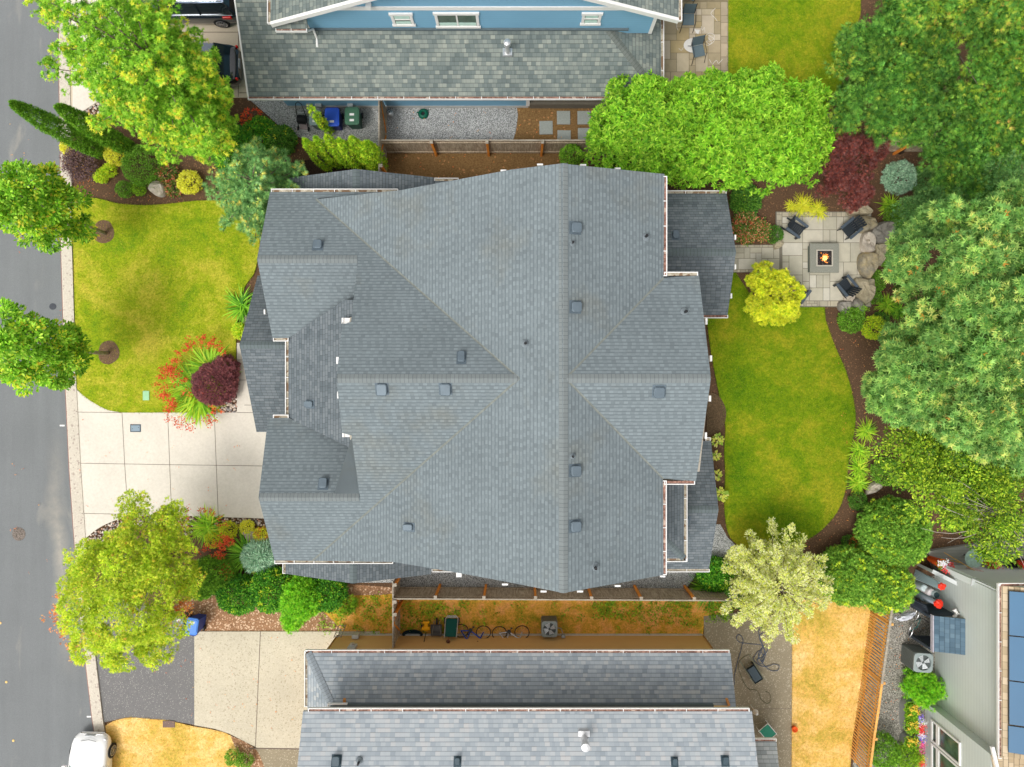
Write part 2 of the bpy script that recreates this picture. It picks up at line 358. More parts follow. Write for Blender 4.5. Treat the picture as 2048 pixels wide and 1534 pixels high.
# ------------------------------------------------------------ patios of mixed rectangular pavers
def pavers(name, x0, x1, y0, y1, z, cell, cols, seed, hole=None, gap=.012):
    rr = random.Random(seed); nx = int(round((x1 - x0) / cell)); ny = int(round((y1 - y0) / cell))
    cx = (x1 - x0) / nx; cy = (y1 - y0) / ny; used = set(); V = []; Fc = []; C = []
    for j in range(ny):
        for i in range(nx):
            if (i, j) in used: continue
            ops = [(2, 2), (3, 2), (2, 3), (1, 2), (2, 1), (3, 3), (1, 1)]; rr.shuffle(ops); ops.append((1, 1))
            for a, b in ops:
                if i + a <= nx and j + b <= ny and all((i + p, j + q) not in used for p in range(a) for q in range(b)): break
            for p in range(a):
                for q in range(b): used.add((i + p, j + q))
            X0 = x0 + i * cx + gap; X1 = x0 + (i + a) * cx - gap; Y0 = y0 + j * cy + gap; Y1 = y0 + (j + b) * cy - gap
            if hole and hole((X0 + X1) / 2, (Y0 + Y1) / 2): continue
            o = len(V); h = z + rr.uniform(0, .004)
            V += [(X0, Y0, h), (X1, Y0, h), (X1, Y1, h), (X0, Y1, h)]; Fc.append((o, o + 1, o + 2, o + 3))
            c = rr.choice(cols); k = rr.uniform(.94, 1.05); C += [(c[0] * k, c[1] * k, c[2] * k, 1)] * 4
    me = bpy.data.meshes.new(name); me.from_pydata(V, [], Fc)
    at = me.color_attributes.new('col', 'FLOAT_COLOR', 'POINT'); at.data.foreach_set('color', np.array(C, 'f').ravel())
    o = bpy.data.objects.new(name, me); COL.objects.link(o); o['kind'] = 'structure'
    me.materials.append(M_PAVER); return o
mp_ = NT('paver_stone', .85, spec=.2); at_ = mp_.n('ShaderNodeAttribute', attribute_name='col')
n_ = mp_.math('MULTIPLY_ADD', mp_.noise(3.5, 5, .7), .45, .78); mp_.base(mp_.mix(1, at_.outputs['Color'], mp_.comb(n_, n_, n_), 'MULTIPLY')); mp_.bump(mp_.noise(30, 3), .2); M_PAVER = mp_.m
PC = [lin((188, 181, 162)), lin((194, 187, 169)), lin((184, 178, 160)), lin((197, 191, 176)), lin((180, 174, 155))]
a = P(1552, 425); b = P(1740, 613)
sb = MB(); sb.bx(a.x - .03, b.x + .03, b.y - .03, a.y + .03, 0, .062); struct('fire_pit_patio_base', sb, plain('paver_sand', (.20, .18, .14), .95))
pavers('fire_pit_patio', a.x + .26, b.x, b.y + .26, a.y - .22, .07, .31, PC, 3)
BC = [lin((172, 164, 144)), lin((160, 152, 134)), lin((182, 172, 150))]
pb = MB()
pavers('patio_border', a.x + .26, b.x, b.y, b.y + .25, .071, .125, BC, 5, gap=.01)
pavers('patio_border', a.x + .26, b.x, a.y - .21, a.y, .071, .105, BC, 6, gap=.01)
pavers('patio_border', a.x, a.x + .25, b.y, a.y, .071, .125, BC, 8, gap=.01, hole=lambda x, y: (P(0, 490).y > y > P(0, 545).y))
p0 = P(1440, 490); p1 = P(1558, 545)
sb = MB(); sb.bx(p0.x, a.x - .03, p1.y, p0.y, 0, .058); struct('path_base', sb, plain('paver_sand', (.1, .09, .07), .95))
pavers('paved_path', p0.x, p1.x, p1.y + .13, p0.y - .13, .068, .27, [tuple(v * .8 for v in c) for c in PC], 12)
pavers('path_border', p0.x, a.x, p1.y, p1.y + .13, .068, .13, BC, 13, gap=.01)
pavers('path_border', p0.x, a.x, p0.y - .13, p0.y, .068, .13, BC, 14, gap=.01)
# neighbour's patio
a = P(1290, -60); b = P(1455, 170)
sb = MB(); sb.bx(a.x, b.x + .02, b.y, a.y, 0, .052); struct('neighbour_patio_base', sb, plain('paver_sand2', (.22, .18, .11), .95))
PD = [lin((172, 156, 128)), lin((160, 146, 118)), lin((182, 168, 142)), lin((168, 150, 112)), lin((188, 174, 152))]
pavers('neighbour_patio', a.x, b.x - .34, b.y, P(0, 19).y, .06, .30, PD, 21)
pavers('neighbour_patio_border', b.x - .33, b.x, b.y, P(0, 5).y, .06, .33, [lin((176, 160, 136)), lin((162, 148, 126))], 22)
pavers('neighbour_patio_border', a.x, b.x - .34, P(0, 19).y, P(0, 5).y, .06, .33, [lin((160, 146, 118)), lin((150, 136, 106))], 23)
chr_ = thing('chalk_drawing', 'white chalk scribbles and shapes on the neighbour\'s paved patio', 'chalk drawing', (P(1420, 80).x, P(1420, 80).y, 0))
M_CHALK = speck_mat('chalk', lin((200, 196, 190)), lin((232, 228, 222)), 40)
def scribble(pts, w=.016):
    ch = MB()
    pts = [P(*p) for p in crv(pts, 5)]
    for i in range(len(pts) - 1):
        p, q = pts[i], pts[i + 1]; d = (q - p)
        if d.length < 1e-4: continue
        d.normalize(); s_ = Vector((-d.y, d.x, 0)) * w / 2
        ch.add([(v.x, v.y, .067) for v in (p - s_, q - s_, q + s_, p + s_)], [(0, 1, 2, 3)])
    ch.build('chalk_line', M_CHALK, chr_, world=True)
scribble([(1430, 18), (1421, 28), (1428, 36), (1434, 44)]); scribble([(1408, 75), (1418, 68), (1428, 72), (1424, 82), (1412, 84), (1420, 90), (1428, 80), (1416, 72)])
scribble([(1402, 54), (1404, 62), (1408, 56), (1409, 66)]); scribble([(1353, 40), (1353, 56), (1356, 62)]); scribble([(1405, 88), (1415, 92), (1422, 86), (1415, 76)])
scribble([(1424, 130), (1432, 122), (1436, 128), (1444, 120)]); scribble([(1418, 120), (1422, 128)]); scribble([(1357, 98), (1362, 102), (1366, 96)])
ch = MB(); ch.add([(v.x, v.y, .067) for v in (P(1388, 60), P(1399, 61), P(1396, 70), P(1391, 67))], [(3, 2, 1, 0)])
ch.build('chalk_shape', M_CHALK, chr_, world=True)
# ------------------------------------------------------------ roof materials: laminated asphalt shingles
def shingle(name, cols, row=.138, tab=.17, butt_shade=.72, gap=.75, stain=.10, dash=0., moss=None):
    m = NT(name, .9, spec=.15); uv = m.coord('UV'); s = m.sep(uv)
    v = m.math('DIVIDE', s[1], row); rw = m.math('FLOOR', v); fv = m.math('FRACT', v)
    off = m.white(m.comb(rw, 3.7)); 
    u = m.math('ADD', m.math('DIVIDE', s[0], tab), m.math('MULTIPLY', off, 7.3)); tb = m.math('FLOOR', u); fu = m.math('FRACT', u)
    w1 = m.white(m.comb(tb, rw)); w2 = m.white(m.comb(m.math('FLOOR', m.math('MULTIPLY', u, .4)), m.math('ADD', rw, 50)))
    f = m.math('ADD', m.math('MULTIPLY', w1, .72), m.math('MULTIPLY', w2, .28))
    c = m.ramp(f, [(i / (len(cols) - 1), c_) for i, c_ in enumerate(cols)])
    if dash:   # regular lighter tabs, one in three
        k = m.math('LESS_THAN', m.math('FRACT', m.math('MULTIPLY', tb, .5)), .3)
        kk = m.math('MULTIPLY', k, m.math('LESS_THAN', m.math('ABSOLUTE', m.math('SUBTRACT', fv, .55)), .3))
        c = m.mix(m.math('MULTIPLY', kk, dash), c, tuple(min(1, x * 1.6) for x in cols[-1]))
    jv = m.math('GREATER_THAN', fv, .84); row_shade = m.math('SUBTRACT', 1, m.math('MULTIPLY', jv, m.math('MULTIPLY_ADD', w1, .25, 1 - butt_shade)))  # shadow line at each row's lower butt edge, painted into the colour
    ju = m.math('LESS_THAN', fu, .07); jg = m.math('SUBTRACT', 1, m.math('MULTIPLY', ju, 1 - gap))
    st = m.math('MULTIPLY_ADD', m.noise(.55, 4, .6), stain * 4, 1 - stain * 2)
    gr = m.math('MULTIPLY_ADD', m.noise(70, 2, .7), .3, .85)
    k = m.math('MULTIPLY', m.math('MULTIPLY', row_shade, jg), m.math('MULTIPLY', st, gr))
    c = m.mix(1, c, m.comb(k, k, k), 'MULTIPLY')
    if moss: c = m.mix(m.math('MULTIPLY_ADD', m.noise(.35, 4, .65), 3.5, -1.9, True), c, m.mix(1, c, moss, 'MULTIPLY'))
    m.base(c); m.bump(m.math('ADD', m.math('MULTIPLY', fv, -.6), m.math('MULTIPLY', w1, .3)), .25, .01); return m.m
def capmat(name, c):
    m = NT(name, .9, spec=.15); s = m.sep(m.coord('UV')); fu = m.math('FRACT', m.math('DIVIDE', s[0], .143))
    j = m.math('SUBTRACT', 1, m.math('MULTIPLY', m.math('LESS_THAN', fu, .13), .33)); w1 = m.white(m.comb(m.math('FLOOR', m.math('DIVIDE', s[0], .143)), 1))
    k = m.math('MULTIPLY', j, m.math('MULTIPLY_ADD', w1, .12, .94)); k = m.math('MULTIPLY', k, m.math('MULTIPLY_ADD', m.noise(50, 2), .2, .9))
    m.base(m.mix(1, c, m.comb(k, k, k), 'MULTIPLY')); return m.m
SH_MAIN = shingle('slate_grey_shingle', [lin((104, 112, 115)), lin((112, 121, 124)), lin((118, 127, 130))], row=.132, tab=.145, butt_shade=.80, gap=.93, stain=.08, dash=.2, moss=(1.02, .90, .76))
SH_MAIN2 = shingle('dark_mottled_shingle', [lin((86, 94, 98)), lin((104, 111, 115)), lin((117, 123, 126))], row=.132, tab=.2, butt_shade=.66, gap=.6, stain=.05)
SH_BLUE = shingle('weathered_green_shingle', [lin((92, 101, 100)), lin((110, 119, 116)), lin((127, 134, 128)), lin((150, 154, 144))], row=.168, tab=.19, butt_shade=.74, gap=.72, stain=.05)
SH_TAN = shingle('blue_grey_shingle', [lin((128, 137, 144)), lin((146, 154, 160)), lin((158, 165, 170)), lin((178, 179, 178))], row=.16, tab=.19, butt_shade=.70, gap=.86, stain=.06)
SH_GREY = shingle('tan_shingle', [lin((150, 132, 105)), lin((186, 166, 136)), lin((200, 182, 156))], row=.2, tab=.3, butt_shade=.62, gap=.6, stain=.1)
SH_TAN2 = shingle('pale_blue_grey_shingle', [lin((138, 146, 152)), lin((154, 161, 166)), lin((168, 173, 176)), lin((180, 179, 178))], row=.16, tab=.19, butt_shade=.8, gap=.93, stain=.05)
CAP_MAIN = capmat('ridge_shingle', lin((118, 124, 124))); CAP_MAIN2 = capmat('ridge_shingle_dark', lin((98, 107, 108)))
CAP_BLUE = capmat('ridge_shingle_green', lin((106, 111, 106))); CAP_TAN = capmat('ridge_shingle_blue', lin((132, 139, 144)))
M_WHITE = plain('white_paint', (.78, .76, .73), .5, var=.05)
M_DEBRIS = speck_mat('gutter_debris', (.09, .04, .03), (.42, .24, .18), 9, big=1.5, bigamt=.4, sp=(.46, .34, .27), thr=.85)
M_DEBRIS2 = speck_mat('gutter_silt', (.22, .18, .12), (.5, .45, .36), 7, big=1.2, bigamt=.4, sp=(.2, .13, .08), thr=.8)
M_VENT = plain('vent_blue_grey', lin((92, 104, 112)), .45, .2, var=.12, scale=3)
M_BLACK = plain('black_plastic', (.018, .018, .02), .5); M_DKGREY = plain('dark_grey_metal', (.07, .08, .085), .5, .3)
M_GALV = plain('galvanised_metal', (.62, .62, .62), .35, .6, var=.15)
def siding(name, c, lap=.15, axis='z', dark=.8, rough=.7):
    m = NT(name, rough, spec=.25); s = m.sep(m.coord()); q = s[2] if axis == 'z' else s[1]
    f = m.math('FRACT', m.math('DIVIDE', q, lap)); j = m.math('SUBTRACT', 1, m.math('MULTIPLY', m.math('LESS_THAN', f, .14), 1 - dark))
    k = m.math('MULTIPLY', j, m.math('MULTIPLY_ADD', m.noise(.8, 4), .16, .92)); m.base(m.mix(1, c, m.comb(k, k, k), 'MULTIPLY')); m.bump(f, .3, .012); return m.m
SD_BLUE = siding('blue_lap_siding', lin((124, 172, 200)), .17, dark=.92); SD_TAN = siding('tan_lap_siding', lin((222, 180, 118)), .17, dark=.93)
SD_GREY = siding('grey_lap_siding', lin((206, 212, 206)), .19, dark=.88); SD_MAIN = siding('beige_lap_siding', lin((168, 160, 146)), .17)
M_GLASS = NT('window_glass', .06, spec=.8); M_GLASS.base(M_GLASS.mix(M_GLASS.math('MULTIPLY_ADD', M_GLASS.noise(1.6, 4), 2.5, -.7, True), (.03, .045, .03), (.10, .16, .12))); M_GLASS = M_GLASS.m

class Roof(MB):
    def face(s, pl, px, t=.12, world=False):
        vs = [Vector((x, y, pz(pl, x, y))) for x, y in px] if world else [(p.copy() if isinstance(p, Vector) else plane_pt(pl, *p)) for p in px]
        a = sum(vs[i].x * vs[(i + 1) % len(vs)].y - vs[(i + 1) % len(vs)].x * vs[i].y for i in range(len(vs)))
        if a < 0: vs = vs[::-1]
        g_ = Vector((pl[1], pl[2])); L = g_.length; d = -g_ / L; e = Vector((-d.y, d.x)); k = math.sqrt(1 + L * L)
        uv = [(v.x * e.x + v.y * e.y + 50, (v.x * d.x + v.y * d.y) * k + 50) for v in vs]; n = len(vs)
        bt = [v - Vector((0, 0, t)) for v in vs]
        s.add(vs + bt, [tuple(range(n)), tuple(range(2 * n - 1, n - 1, -1))] + [(i, i + n, (i + 1) % n + n, (i + 1) % n) for i in range(n)], [uv] + [None] * (n + 1))
    def cap(s, p0, p1, pa, pb, w=.15, lift=.02):
        """ridge or hip shingles from p0 to p1, dressed over planes pa and pb"""
        p0 = Vector(p0); p1 = Vector(p1); d = (p1 - p0); L = d.length; d2 = Vector((d.x, d.y)).normalized(); e = Vector((-d2.y, d2.x))
        for sg in (1, -1):
            def pt(p, k):
                x, y = p.x + e.x * k * w, p.y + e.y * k * w; z = min(pz(pa, x, y), pz(pb, x, y)); return Vector((x, y, z + lift))
            q = [p0 + Vector((0, 0, lift)), p1 + Vector((0, 0, lift)), pt(p1, sg), pt(p0, sg)]; u = [(0, 0), (L, 0), (L, .15), (0, .15)]
            if sg > 0: s.add(q, [(0, 1, 2, 3)], [u])
            else: s.add(q[::-1], [(0, 1, 2, 3)], [u[::-1]])
def through(z0, slope, ax, at, x):  # helper: plane falling from a ridge
    pass
def gutter(root, p0, p1, z, out, inner=M_DEBRIS, w=.13, strap=.75, name='gutter'):
    """box gutter from p0 to p1 (world xy); out = outward unit vector"""
    p0 = Vector(p0).to_2d(); p1 = Vector(p1).to_2d(); out = Vector(out); d = (p1 - p0); L = d.length; d.normalize()
    def bx3(mb, a, b, o0, o1, z0, z1):
        q = [p0 + d * a + out * o0, p0 + d * b + out * o0, p0 + d * b + out * o1, p0 + d * a + out * o1]
        vs = [(v.x, v.y, zz) for zz in (z0, z1) for v in q]
        mb.add(vs, [(3, 2, 1, 0), (4, 5, 6, 7), (0, 1, 5, 4), (1, 2, 6, 5), (2, 3, 7, 6), (3, 0, 4, 7)])
    g_ = MB(); bx3(g_, 0, L, w - .03, w, z - .12, z); bx3(g_, 0, .03, 0, w - .031, z - .12, z - .001); bx3(g_, L - .03, L, 0, w - .031, z - .12, z - .001)
    n = max(1, int(L / strap))
    for i in range(1, n): bx3(g_, L * i / n - .013, L * i / n + .013, 0, w - .031, z - .02, z - .003)
    g_.add([], [])
    go = g_.build(name, M_WHITE, root, world=True)
    f_ = MB(); bx3(f_, .031, L - .031, .002, w - .032, z - .11, z - .045); fo = f_.build('leaf_debris' if inner == M_DEBRIS else 'gutter_floor', inner, go)
    fo.parent = go
    l = root.location
    for v in fo.data.vertices: v.co -= Vector(l)
    return go
def vent(root, pl, px, py, wu, wv, h=.16, mat=None, turn=0.):
    """hooded roof vent; wu along the course, wv up the slope"""
    c = plane_pt(pl, px, py); n = Vector((-pl[1], -pl[2], 1)).normalized(); dn = Vector((-pl[1], -pl[2])).normalized()
    v = Vector((dn.x, dn.y, pl[1] * dn.x + pl[2] * dn.y)).normalized(); u = n.cross(v)
    M = Matrix((u, v, n)).transposed().to_4x4(); M.translation = c - (c - c)
    vb = MB(); a, b = wu / 2, wv / 2; k = .045
    prof = [(-a, -b, .0), (a, -b, 0), (a, b, 0), (-a, b, 0)]
    lo = [(x, y, .012) for x, y in ((-a - .05, -b - .07), (a + .05, -b - .07), (a + .05, b + .04), (-a - .05, b + .04))]
    vb.add([(x, y, -.01) for x, y, z in lo] + lo, [(4, 5, 6, 7), (0, 1, 5, 4), (1, 2, 6, 5), (2, 3, 7, 6), (3, 0, 4, 7)])
    def ring(s_, z0, z1): # octagon ring, higher at downslope end
        q = []
        for x, y in ((-a + k, -b), (a - k, -b), (a, -b + k), (a, b - k), (a - k, b), (-a + k, b), (-a, b - k), (-a, -b + k)):
            q.append((x * s_, y * s_, z0 + (z1 - z0) * (y + b) / (2 * b)))
        return q
    r0 = ring(1, .0, .0); r1 = ring(1, h * .45, h); r2 = ring(.86, h * .55, h * 1.12)
    vb.add(r0 + r1 + r2, [(i, (i + 1) % 8, (i + 1) % 8 + 8, i + 8) for i in range(8)] + [(i + 8, (i + 1) % 8 + 8, (i + 1) % 8 + 16, i + 16) for i in range(8)] + [tuple(range(16, 24))])
    M2 = Matrix.Translation(c) @ Matrix((u, v, n)).transposed().to_4x4()
    vb.v = [tuple(M2 @ Vector(p)) for p in vb.v]
    return vb.build('roof_vent', mat or M_VENT, root, world=True)
def pipe(root, pl, px, py, r=.045, h=.3, mat=None):
    c = plane_pt(pl, px, py); b = MB(); b.lathe(c.x, c.y, [(r * 3, c.z - .06), (r * 3, c.z + .02), (r * 1.5, c.z + .08), (r * 1.5, c.z + .12)], 12)
    o = b.build('pipe_collar', plain('lead_collar', lin((112, 120, 124)), .6), root, world=True)
    b = MB(); b.tube([(c.x, c.y, c.z), (c.x, c.y, c.z + h)], r, 10, cap=False); b.disc(c.x, c.y, c.z + h - .02, r * .9, 10); b.build('vent_pipe', M_BLACK, root, world=True)
def isect(pa, pb, x=None, y=None):
    """point of the line where two planes meet, at given world x or y"""
    a, b, c = [pa[i] - pb[i] for i in range(3)]
    if x is not None: y = -(a + b * x) / c
    else: x = -(a + c * y) / b
    return Vector((x, y, pz(pa, x, y)))

# ------------------------------------------------------------ the main house
ZR = 9.4; XR = 87 * (H - ZR) / F
PW = (ZR - .441 * XR, .441, 0.); PE = (ZR + .42 * XR, -.42, 0.)
PN = (8.75, 0., -.5); PS = (8.75, 0., .5); EN = (ZR - .03, 0., -.42); ES = (ZR - .03, 0., .42)
r1 = plane_pt(PN, 700, 518); NS1 = (r1.z - .5 * r1.y, 0., .5)      # south slope of the upper left gable
r2 = plane_pt(PS, 700, 995); SN2 = (r2.z + .5 * r2.y, 0., -.5)     # north slope of the lower left gable
house = thing('main_house', 'large two-storey house with slate grey cross-gabled shingle roof in the middle', 'house', (0, 0, 0))
rf = Roof()
VN = isect(PW, PN, x=plane_pt(PW, 632, 400).x); VS = isect(PW, PS, x=plane_pt(PW, 625, 1106).x); VK = isect(PW, PN, y=0.)
XN = isect(PE, EN, x=plane_pt(PE, 1327, 551).x); XS = isect(PE, ES, x=plane_pt(PE, 1326, 962).x); XK = isect(PE, EN, y=0.)
rf.face(PE, [(1122, 327), (1329, 348), (1327, 545), XN, XK, XS, (1326, 966), (1327, 1150), (1127, 1186)])
rf.face(PW, [(1122, 327), (1127, 1186), (1010, 1163), (912, 1145), (787, 1124), VS, VK, VN, (802, 380), (915, 359), (1023, 339)])
rf.face(PN, [VK, VN, (640, 396), (800, 384), (540, 384), (514, 518), (716, 518), (702, 644), (684, 649), (673, 757)])
rf.face(PS, [VK, VS, (640, 1110), (790, 1122), (549, 1121), (517, 995), (720, 995), (703, 871), (684, 866), (673, 757)])
rf.face(NS1, [(514, 518), (716, 518), (716, 530), (703, 640), (683, 612), (577, 676), (545, 676)])
rf.face(SN2, [(517, 995), (720, 995), (718, 980), (704, 872), (684, 886), (578, 836), (536, 836)])
rf.face(EN, [XK, XN, (1398, 551), (1422, 757)])
rf.face(ES, [XK, XS, (1392, 962), (1422, 757)])
# fill slope between the two left gables
fz = 5.0; fx = P(577, 0, fz).x; PF = (fz - .5 * fx, .5, 0.)
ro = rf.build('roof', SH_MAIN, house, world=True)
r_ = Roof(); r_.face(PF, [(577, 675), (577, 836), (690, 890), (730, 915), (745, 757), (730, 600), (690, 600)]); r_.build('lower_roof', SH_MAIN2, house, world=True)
def onecap(*a):
    c_ = Roof(); c_.cap(*a); c_.build('ridge_cap', CAP_MAIN, house, world=True)
A = plane_pt(PW, 1122, 327); B = plane_pt(PW, 1127, 1186); A.x = B.x = XR; A.z = B.z = ZR
onecap(A, B, PW, PE, .15)
K = VK.copy(); L_ = P(674, 757, 8.75); onecap(L_, K, PN, PS, .15)
onecap(Vector((XR + .02, 0, ZR - .03)), P(1421, 757, ZR - .03), EN, ES, .15)
a = plane_pt(PN, 515, 518); b = plane_pt(PN, 714, 518); b.y = a.y; onecap(a, b, PN, NS1, .15)
a = plane_pt(PS, 518, 995); b = plane_pt(PS, 718, 995); b.y = a.y; onecap(a, b, PS, SN2, .15)
# valleys: slightly mossy creases
M_VAL = plain('valley_lichen', lin((118, 122, 116)), .95, var=.25, scale=8)
def crease(pa, pb, a, b, w=.035):
    vm = MB()
    d = (b - a); d2 = Vector((d.x, d.y)).normalized(); e = Vector((-d2.y, d2.x)) * w
    q = [Vector((p.x + s_ * e.x, p.y + s_ * e.y, 0)) for p, s_ in ((a, -1), (b, -1), (b, 1), (a, 1))]
    for p in q: p.z = max(pz(pa, p.x, p.y), pz(pb, p.x, p.y)) + .006
    vm.add([q[0], q[1], b + Vector((0, 0, .006)), a + Vector((0, 0, .006))], [(0, 1, 2, 3)]); vm.add([a + Vector((0, 0, .006)), b + Vector((0, 0, .006)), q[2], q[3]], [(0, 1, 2, 3)]); vm.build('valley', M_VAL, house, world=True)
for pa, pb, p, q in ((PW, PN, VK, VN), (PW, PS, VK, VS), (PE, EN, XK, XN), (PE, ES, XK, XS)): crease(pa, pb, p, q)
# lower roofs
LW = (4.7, .0, .0)
def gable_roof(name, ridge_px, z_r, axis, lo_px, pitch, far, mat=SH_MAIN2, capm=CAP_MAIN2, ends=None):
    pass
yr_ = P(0, 690, 4.7).y; tip = P(479, 690, 4.7); wN = (4.7 + .55 * yr_, 0., -.55); wS = (4.7 - .55 * yr_, 0., .55)
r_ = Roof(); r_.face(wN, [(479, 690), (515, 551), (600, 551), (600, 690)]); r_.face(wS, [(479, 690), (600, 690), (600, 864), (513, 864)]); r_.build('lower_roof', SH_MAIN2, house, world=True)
r_ = Roof(); r_.cap(tip, Vector((P(600, 690, 4.7).x, yr_, 4.7)), wN, wS, .15); r_.build('ridge_cap', CAP_MAIN2, house, world=True)
for (tx, ty, ze_, lx, rx, far_y, gl) in ((712, 338, .4, 578, 867, 400, 0), (706, 1167, .45, 571, 862, 1108, 1)):
    t_ = P(tx, ty, 4.4); sl = ze_; wL = (4.4 - sl * t_.x, sl, 0.); wR = (4.4 + sl * t_.x, -sl, 0.)
    def edge_pt(pl, px): # the rake stands in the plane y = t_.y
        u = (px - XV) / F; z = (pl[0] + pl[1] * u * H) / (1 + pl[1] * u); return Vector((u * (H - z), t_.y, z))
    l_ = edge_pt(wL, lx); rr_ = edge_pt(wR, rx); yf = P(0, far_y, 3.4).y
    r_ = Roof(); r_.face(wL, [(l_.x, l_.y), (t_.x, t_.y), (t_.x, yf), (l_.x, yf)], world=True); r_.face(wR, [(rr_.x, l_.y), (t_.x, t_.y), (t_.x, yf), (rr_.x, yf)], world=True)
    r_.build('side_roof', SH_MAIN2, house, world=True)
    r_ = Roof(); r_.cap(t_, Vector((t_.x, yf, 4.4)), wL, wR, .15); r_.build('ridge_cap', CAP_MAIN2, house, world=True)
    if gl: gutter(house, (l_.x, l_.y), (l_.x, yf), l_.z, (-1, 0), M_DEBRIS2)
    # short return with a gutter
    zz = rr_.z - .1; sy = 1 if t_.y > 0 else -1
    x1 = P(917, 0, zz).x if sy > 0 else P(905, 0, zz).x; yy = P(0, 362, zz).y if sy > 0 else P(0, 1138, zz).y
    r_ = Roof(); r_.face((zz + .5 * abs(yy), 0., -.5 * sy), [(rr_.x - .05, yy), (x1, yy), (x1, yy - sy * .8), (rr_.x - .05, yy - sy * .8)], world=True); r_.build('side_roof', SH_MAIN2, house, world=True)
    gutter(house, (rr_.x + .02, yy), (x1, yy), zz + .02, (0, sy), M_DEBRIS2)
# east side lower roofs
yr_ = P(0, 504, 4.2).y; tip = P(1472, 510, 4.2); eN = (4.2 + .5 * yr_, 0., -.5); eS = (4.2 - .5 * yr_, 0., .5)
NEN, NES = eN, eS
r_ = Roof(); r_.face(eN, [(1472, 504), (1453, 387), (1300, 387), (1300, 504)]); r_.face(eS, [(1472, 504), (1300, 504), (1300, 630), (1455, 630)]); r_.build('lower_roof', SH_MAIN2, house, world=True)
r_ = Roof(); r_.cap(Vector((P(1310, 0, 4.2).x, yr_, 4.2)), Vector((tip.x, yr_, 4.2)), eN, eS, .15); r_.build('ridge_cap', CAP_MAIN2, house, world=True)
a = plane_pt(eN, 1330, 387); b = plane_pt(eN, 1453, 387); gutter(house, (a.x, a.y), (b.x, b.y), a.z + .02, (0, 1), M_DEBRIS2)
a = plane_pt(eS, 1400, 630); b = plane_pt(eS, 1456, 630); gutter(house, (a.x, a.y), (b.x, b.y), a.z + .02, (0, -1), M_DEBRIS)
yr_ = P(0, 1019, 4.25).y; eN = (4.25 + .49 * yr_, 0., -.49); eS = (4.25 - .49 * yr_, 0., .49); SEN, SES = eN, eS
r_ = Roof(); r_.face(eN, [(1437, 1019), (1422, 882), (1300, 882), (1300, 1019)]); r_.face(eS, [(1437, 1019), (1300, 1019), (1300, 1138), (1418, 1138)]); r_.build('lower_roof', SH_MAIN2, house, world=True)
r_ = Roof(); r_.cap(Vector((P(1340, 0, 4.25).x, yr_, 4.25)), Vector((P(1437, 0, 4.25).x, yr_, 4.25)), eN, eS, .15); r_.build('ridge_cap', CAP_MAIN2, house, world=True)
a = plane_pt(eS, 1328, 1138); b = plane_pt(eS, 1419, 1138); gutter(house, (a.x, a.y), (b.x, b.y), a.z + .02, (0, -1), M_DEBRIS2)
a = plane_pt(eN, 1411, 881); b = plane_pt(eN, 1421, 881); gutter(house, (a.x, a.y), (b.x, b.y), a.z + .02, (0, 1), M_DEBRIS2, strap=9)
# middle hip roof on the east side
mz = 5.6; mx = P(1368, 0, mz).x; my = P(0, 1117, mz).y; mE = (mz + .45 * mx, -.45, 0.); mS = (mz - .45 * my, 0., .45); top_ = P(0, 960, mz).y
hx = mx - 1.6
r_ = Roof(); r_.face(mE, [(mx, my), (mx, top_), (hx, top_), (hx, my + 1.6)], world=True); r_.face(mS, [(mx, my), (hx, my), (hx, my + 1.6)], world=True); r_.build('middle_roof', SH_MAIN2, house, world=True)
r_ = Roof(); r_.cap(Vector((mx, my, mz)), Vector((hx, my + 1.6, pz(mE, hx, 0))), mE, mS, .13); r_.build('ridge_cap', CAP_MAIN2, house, world=True)
gutter(house, (mx, my - .12), (mx, top_ + .1), mz + .02, (1, 0), M_DEBRIS2); gutter(house, (mx - 1.1, my), (mx + .1, my), mz + .02, (0, -1), M_DEBRIS2)
# gutters of the upper roofs
def gut(pl, p, q, out, inner=M_DEBRIS2, **k):
    a = plane_pt(pl, *p); b = plane_pt(pl, *q); gutter(house, (a.x, a.y), (b.x if abs(out[0]) < .5 else a.x, b.y if abs(out[1]) < .5 else a.y), a.z + .01, out, inner, **k)
gut(PN, (542, 384), (796, 384), (0, 1)); gut(PS, (549, 1121), (786, 1121), (0, -1))
gut(NS1, (546, 676), (577, 676), (0, -1), strap=.5); gut(SN2, (546, 836), (577, 836), (0, 1), strap=.5)
a = plane_pt(PF, 577, 672); b = plane_pt(PF, 577, 838); gutter(house, (a.x, a.y), (a.x, b.y), a.z + .02, (-1, 0), M_DEBRIS2)
gut(PE, (1327, 352), (1327, 552), (1, 0), M_DEBRIS); gut(PE, (1326, 961), (1326, 1150), (1, 0), M_DEBRIS)
gut(EN, (1328, 551), (1396, 551), (0, 1)); gut(ES, (1328, 962), (1390, 962), (0, -1), M_DEBRIS)
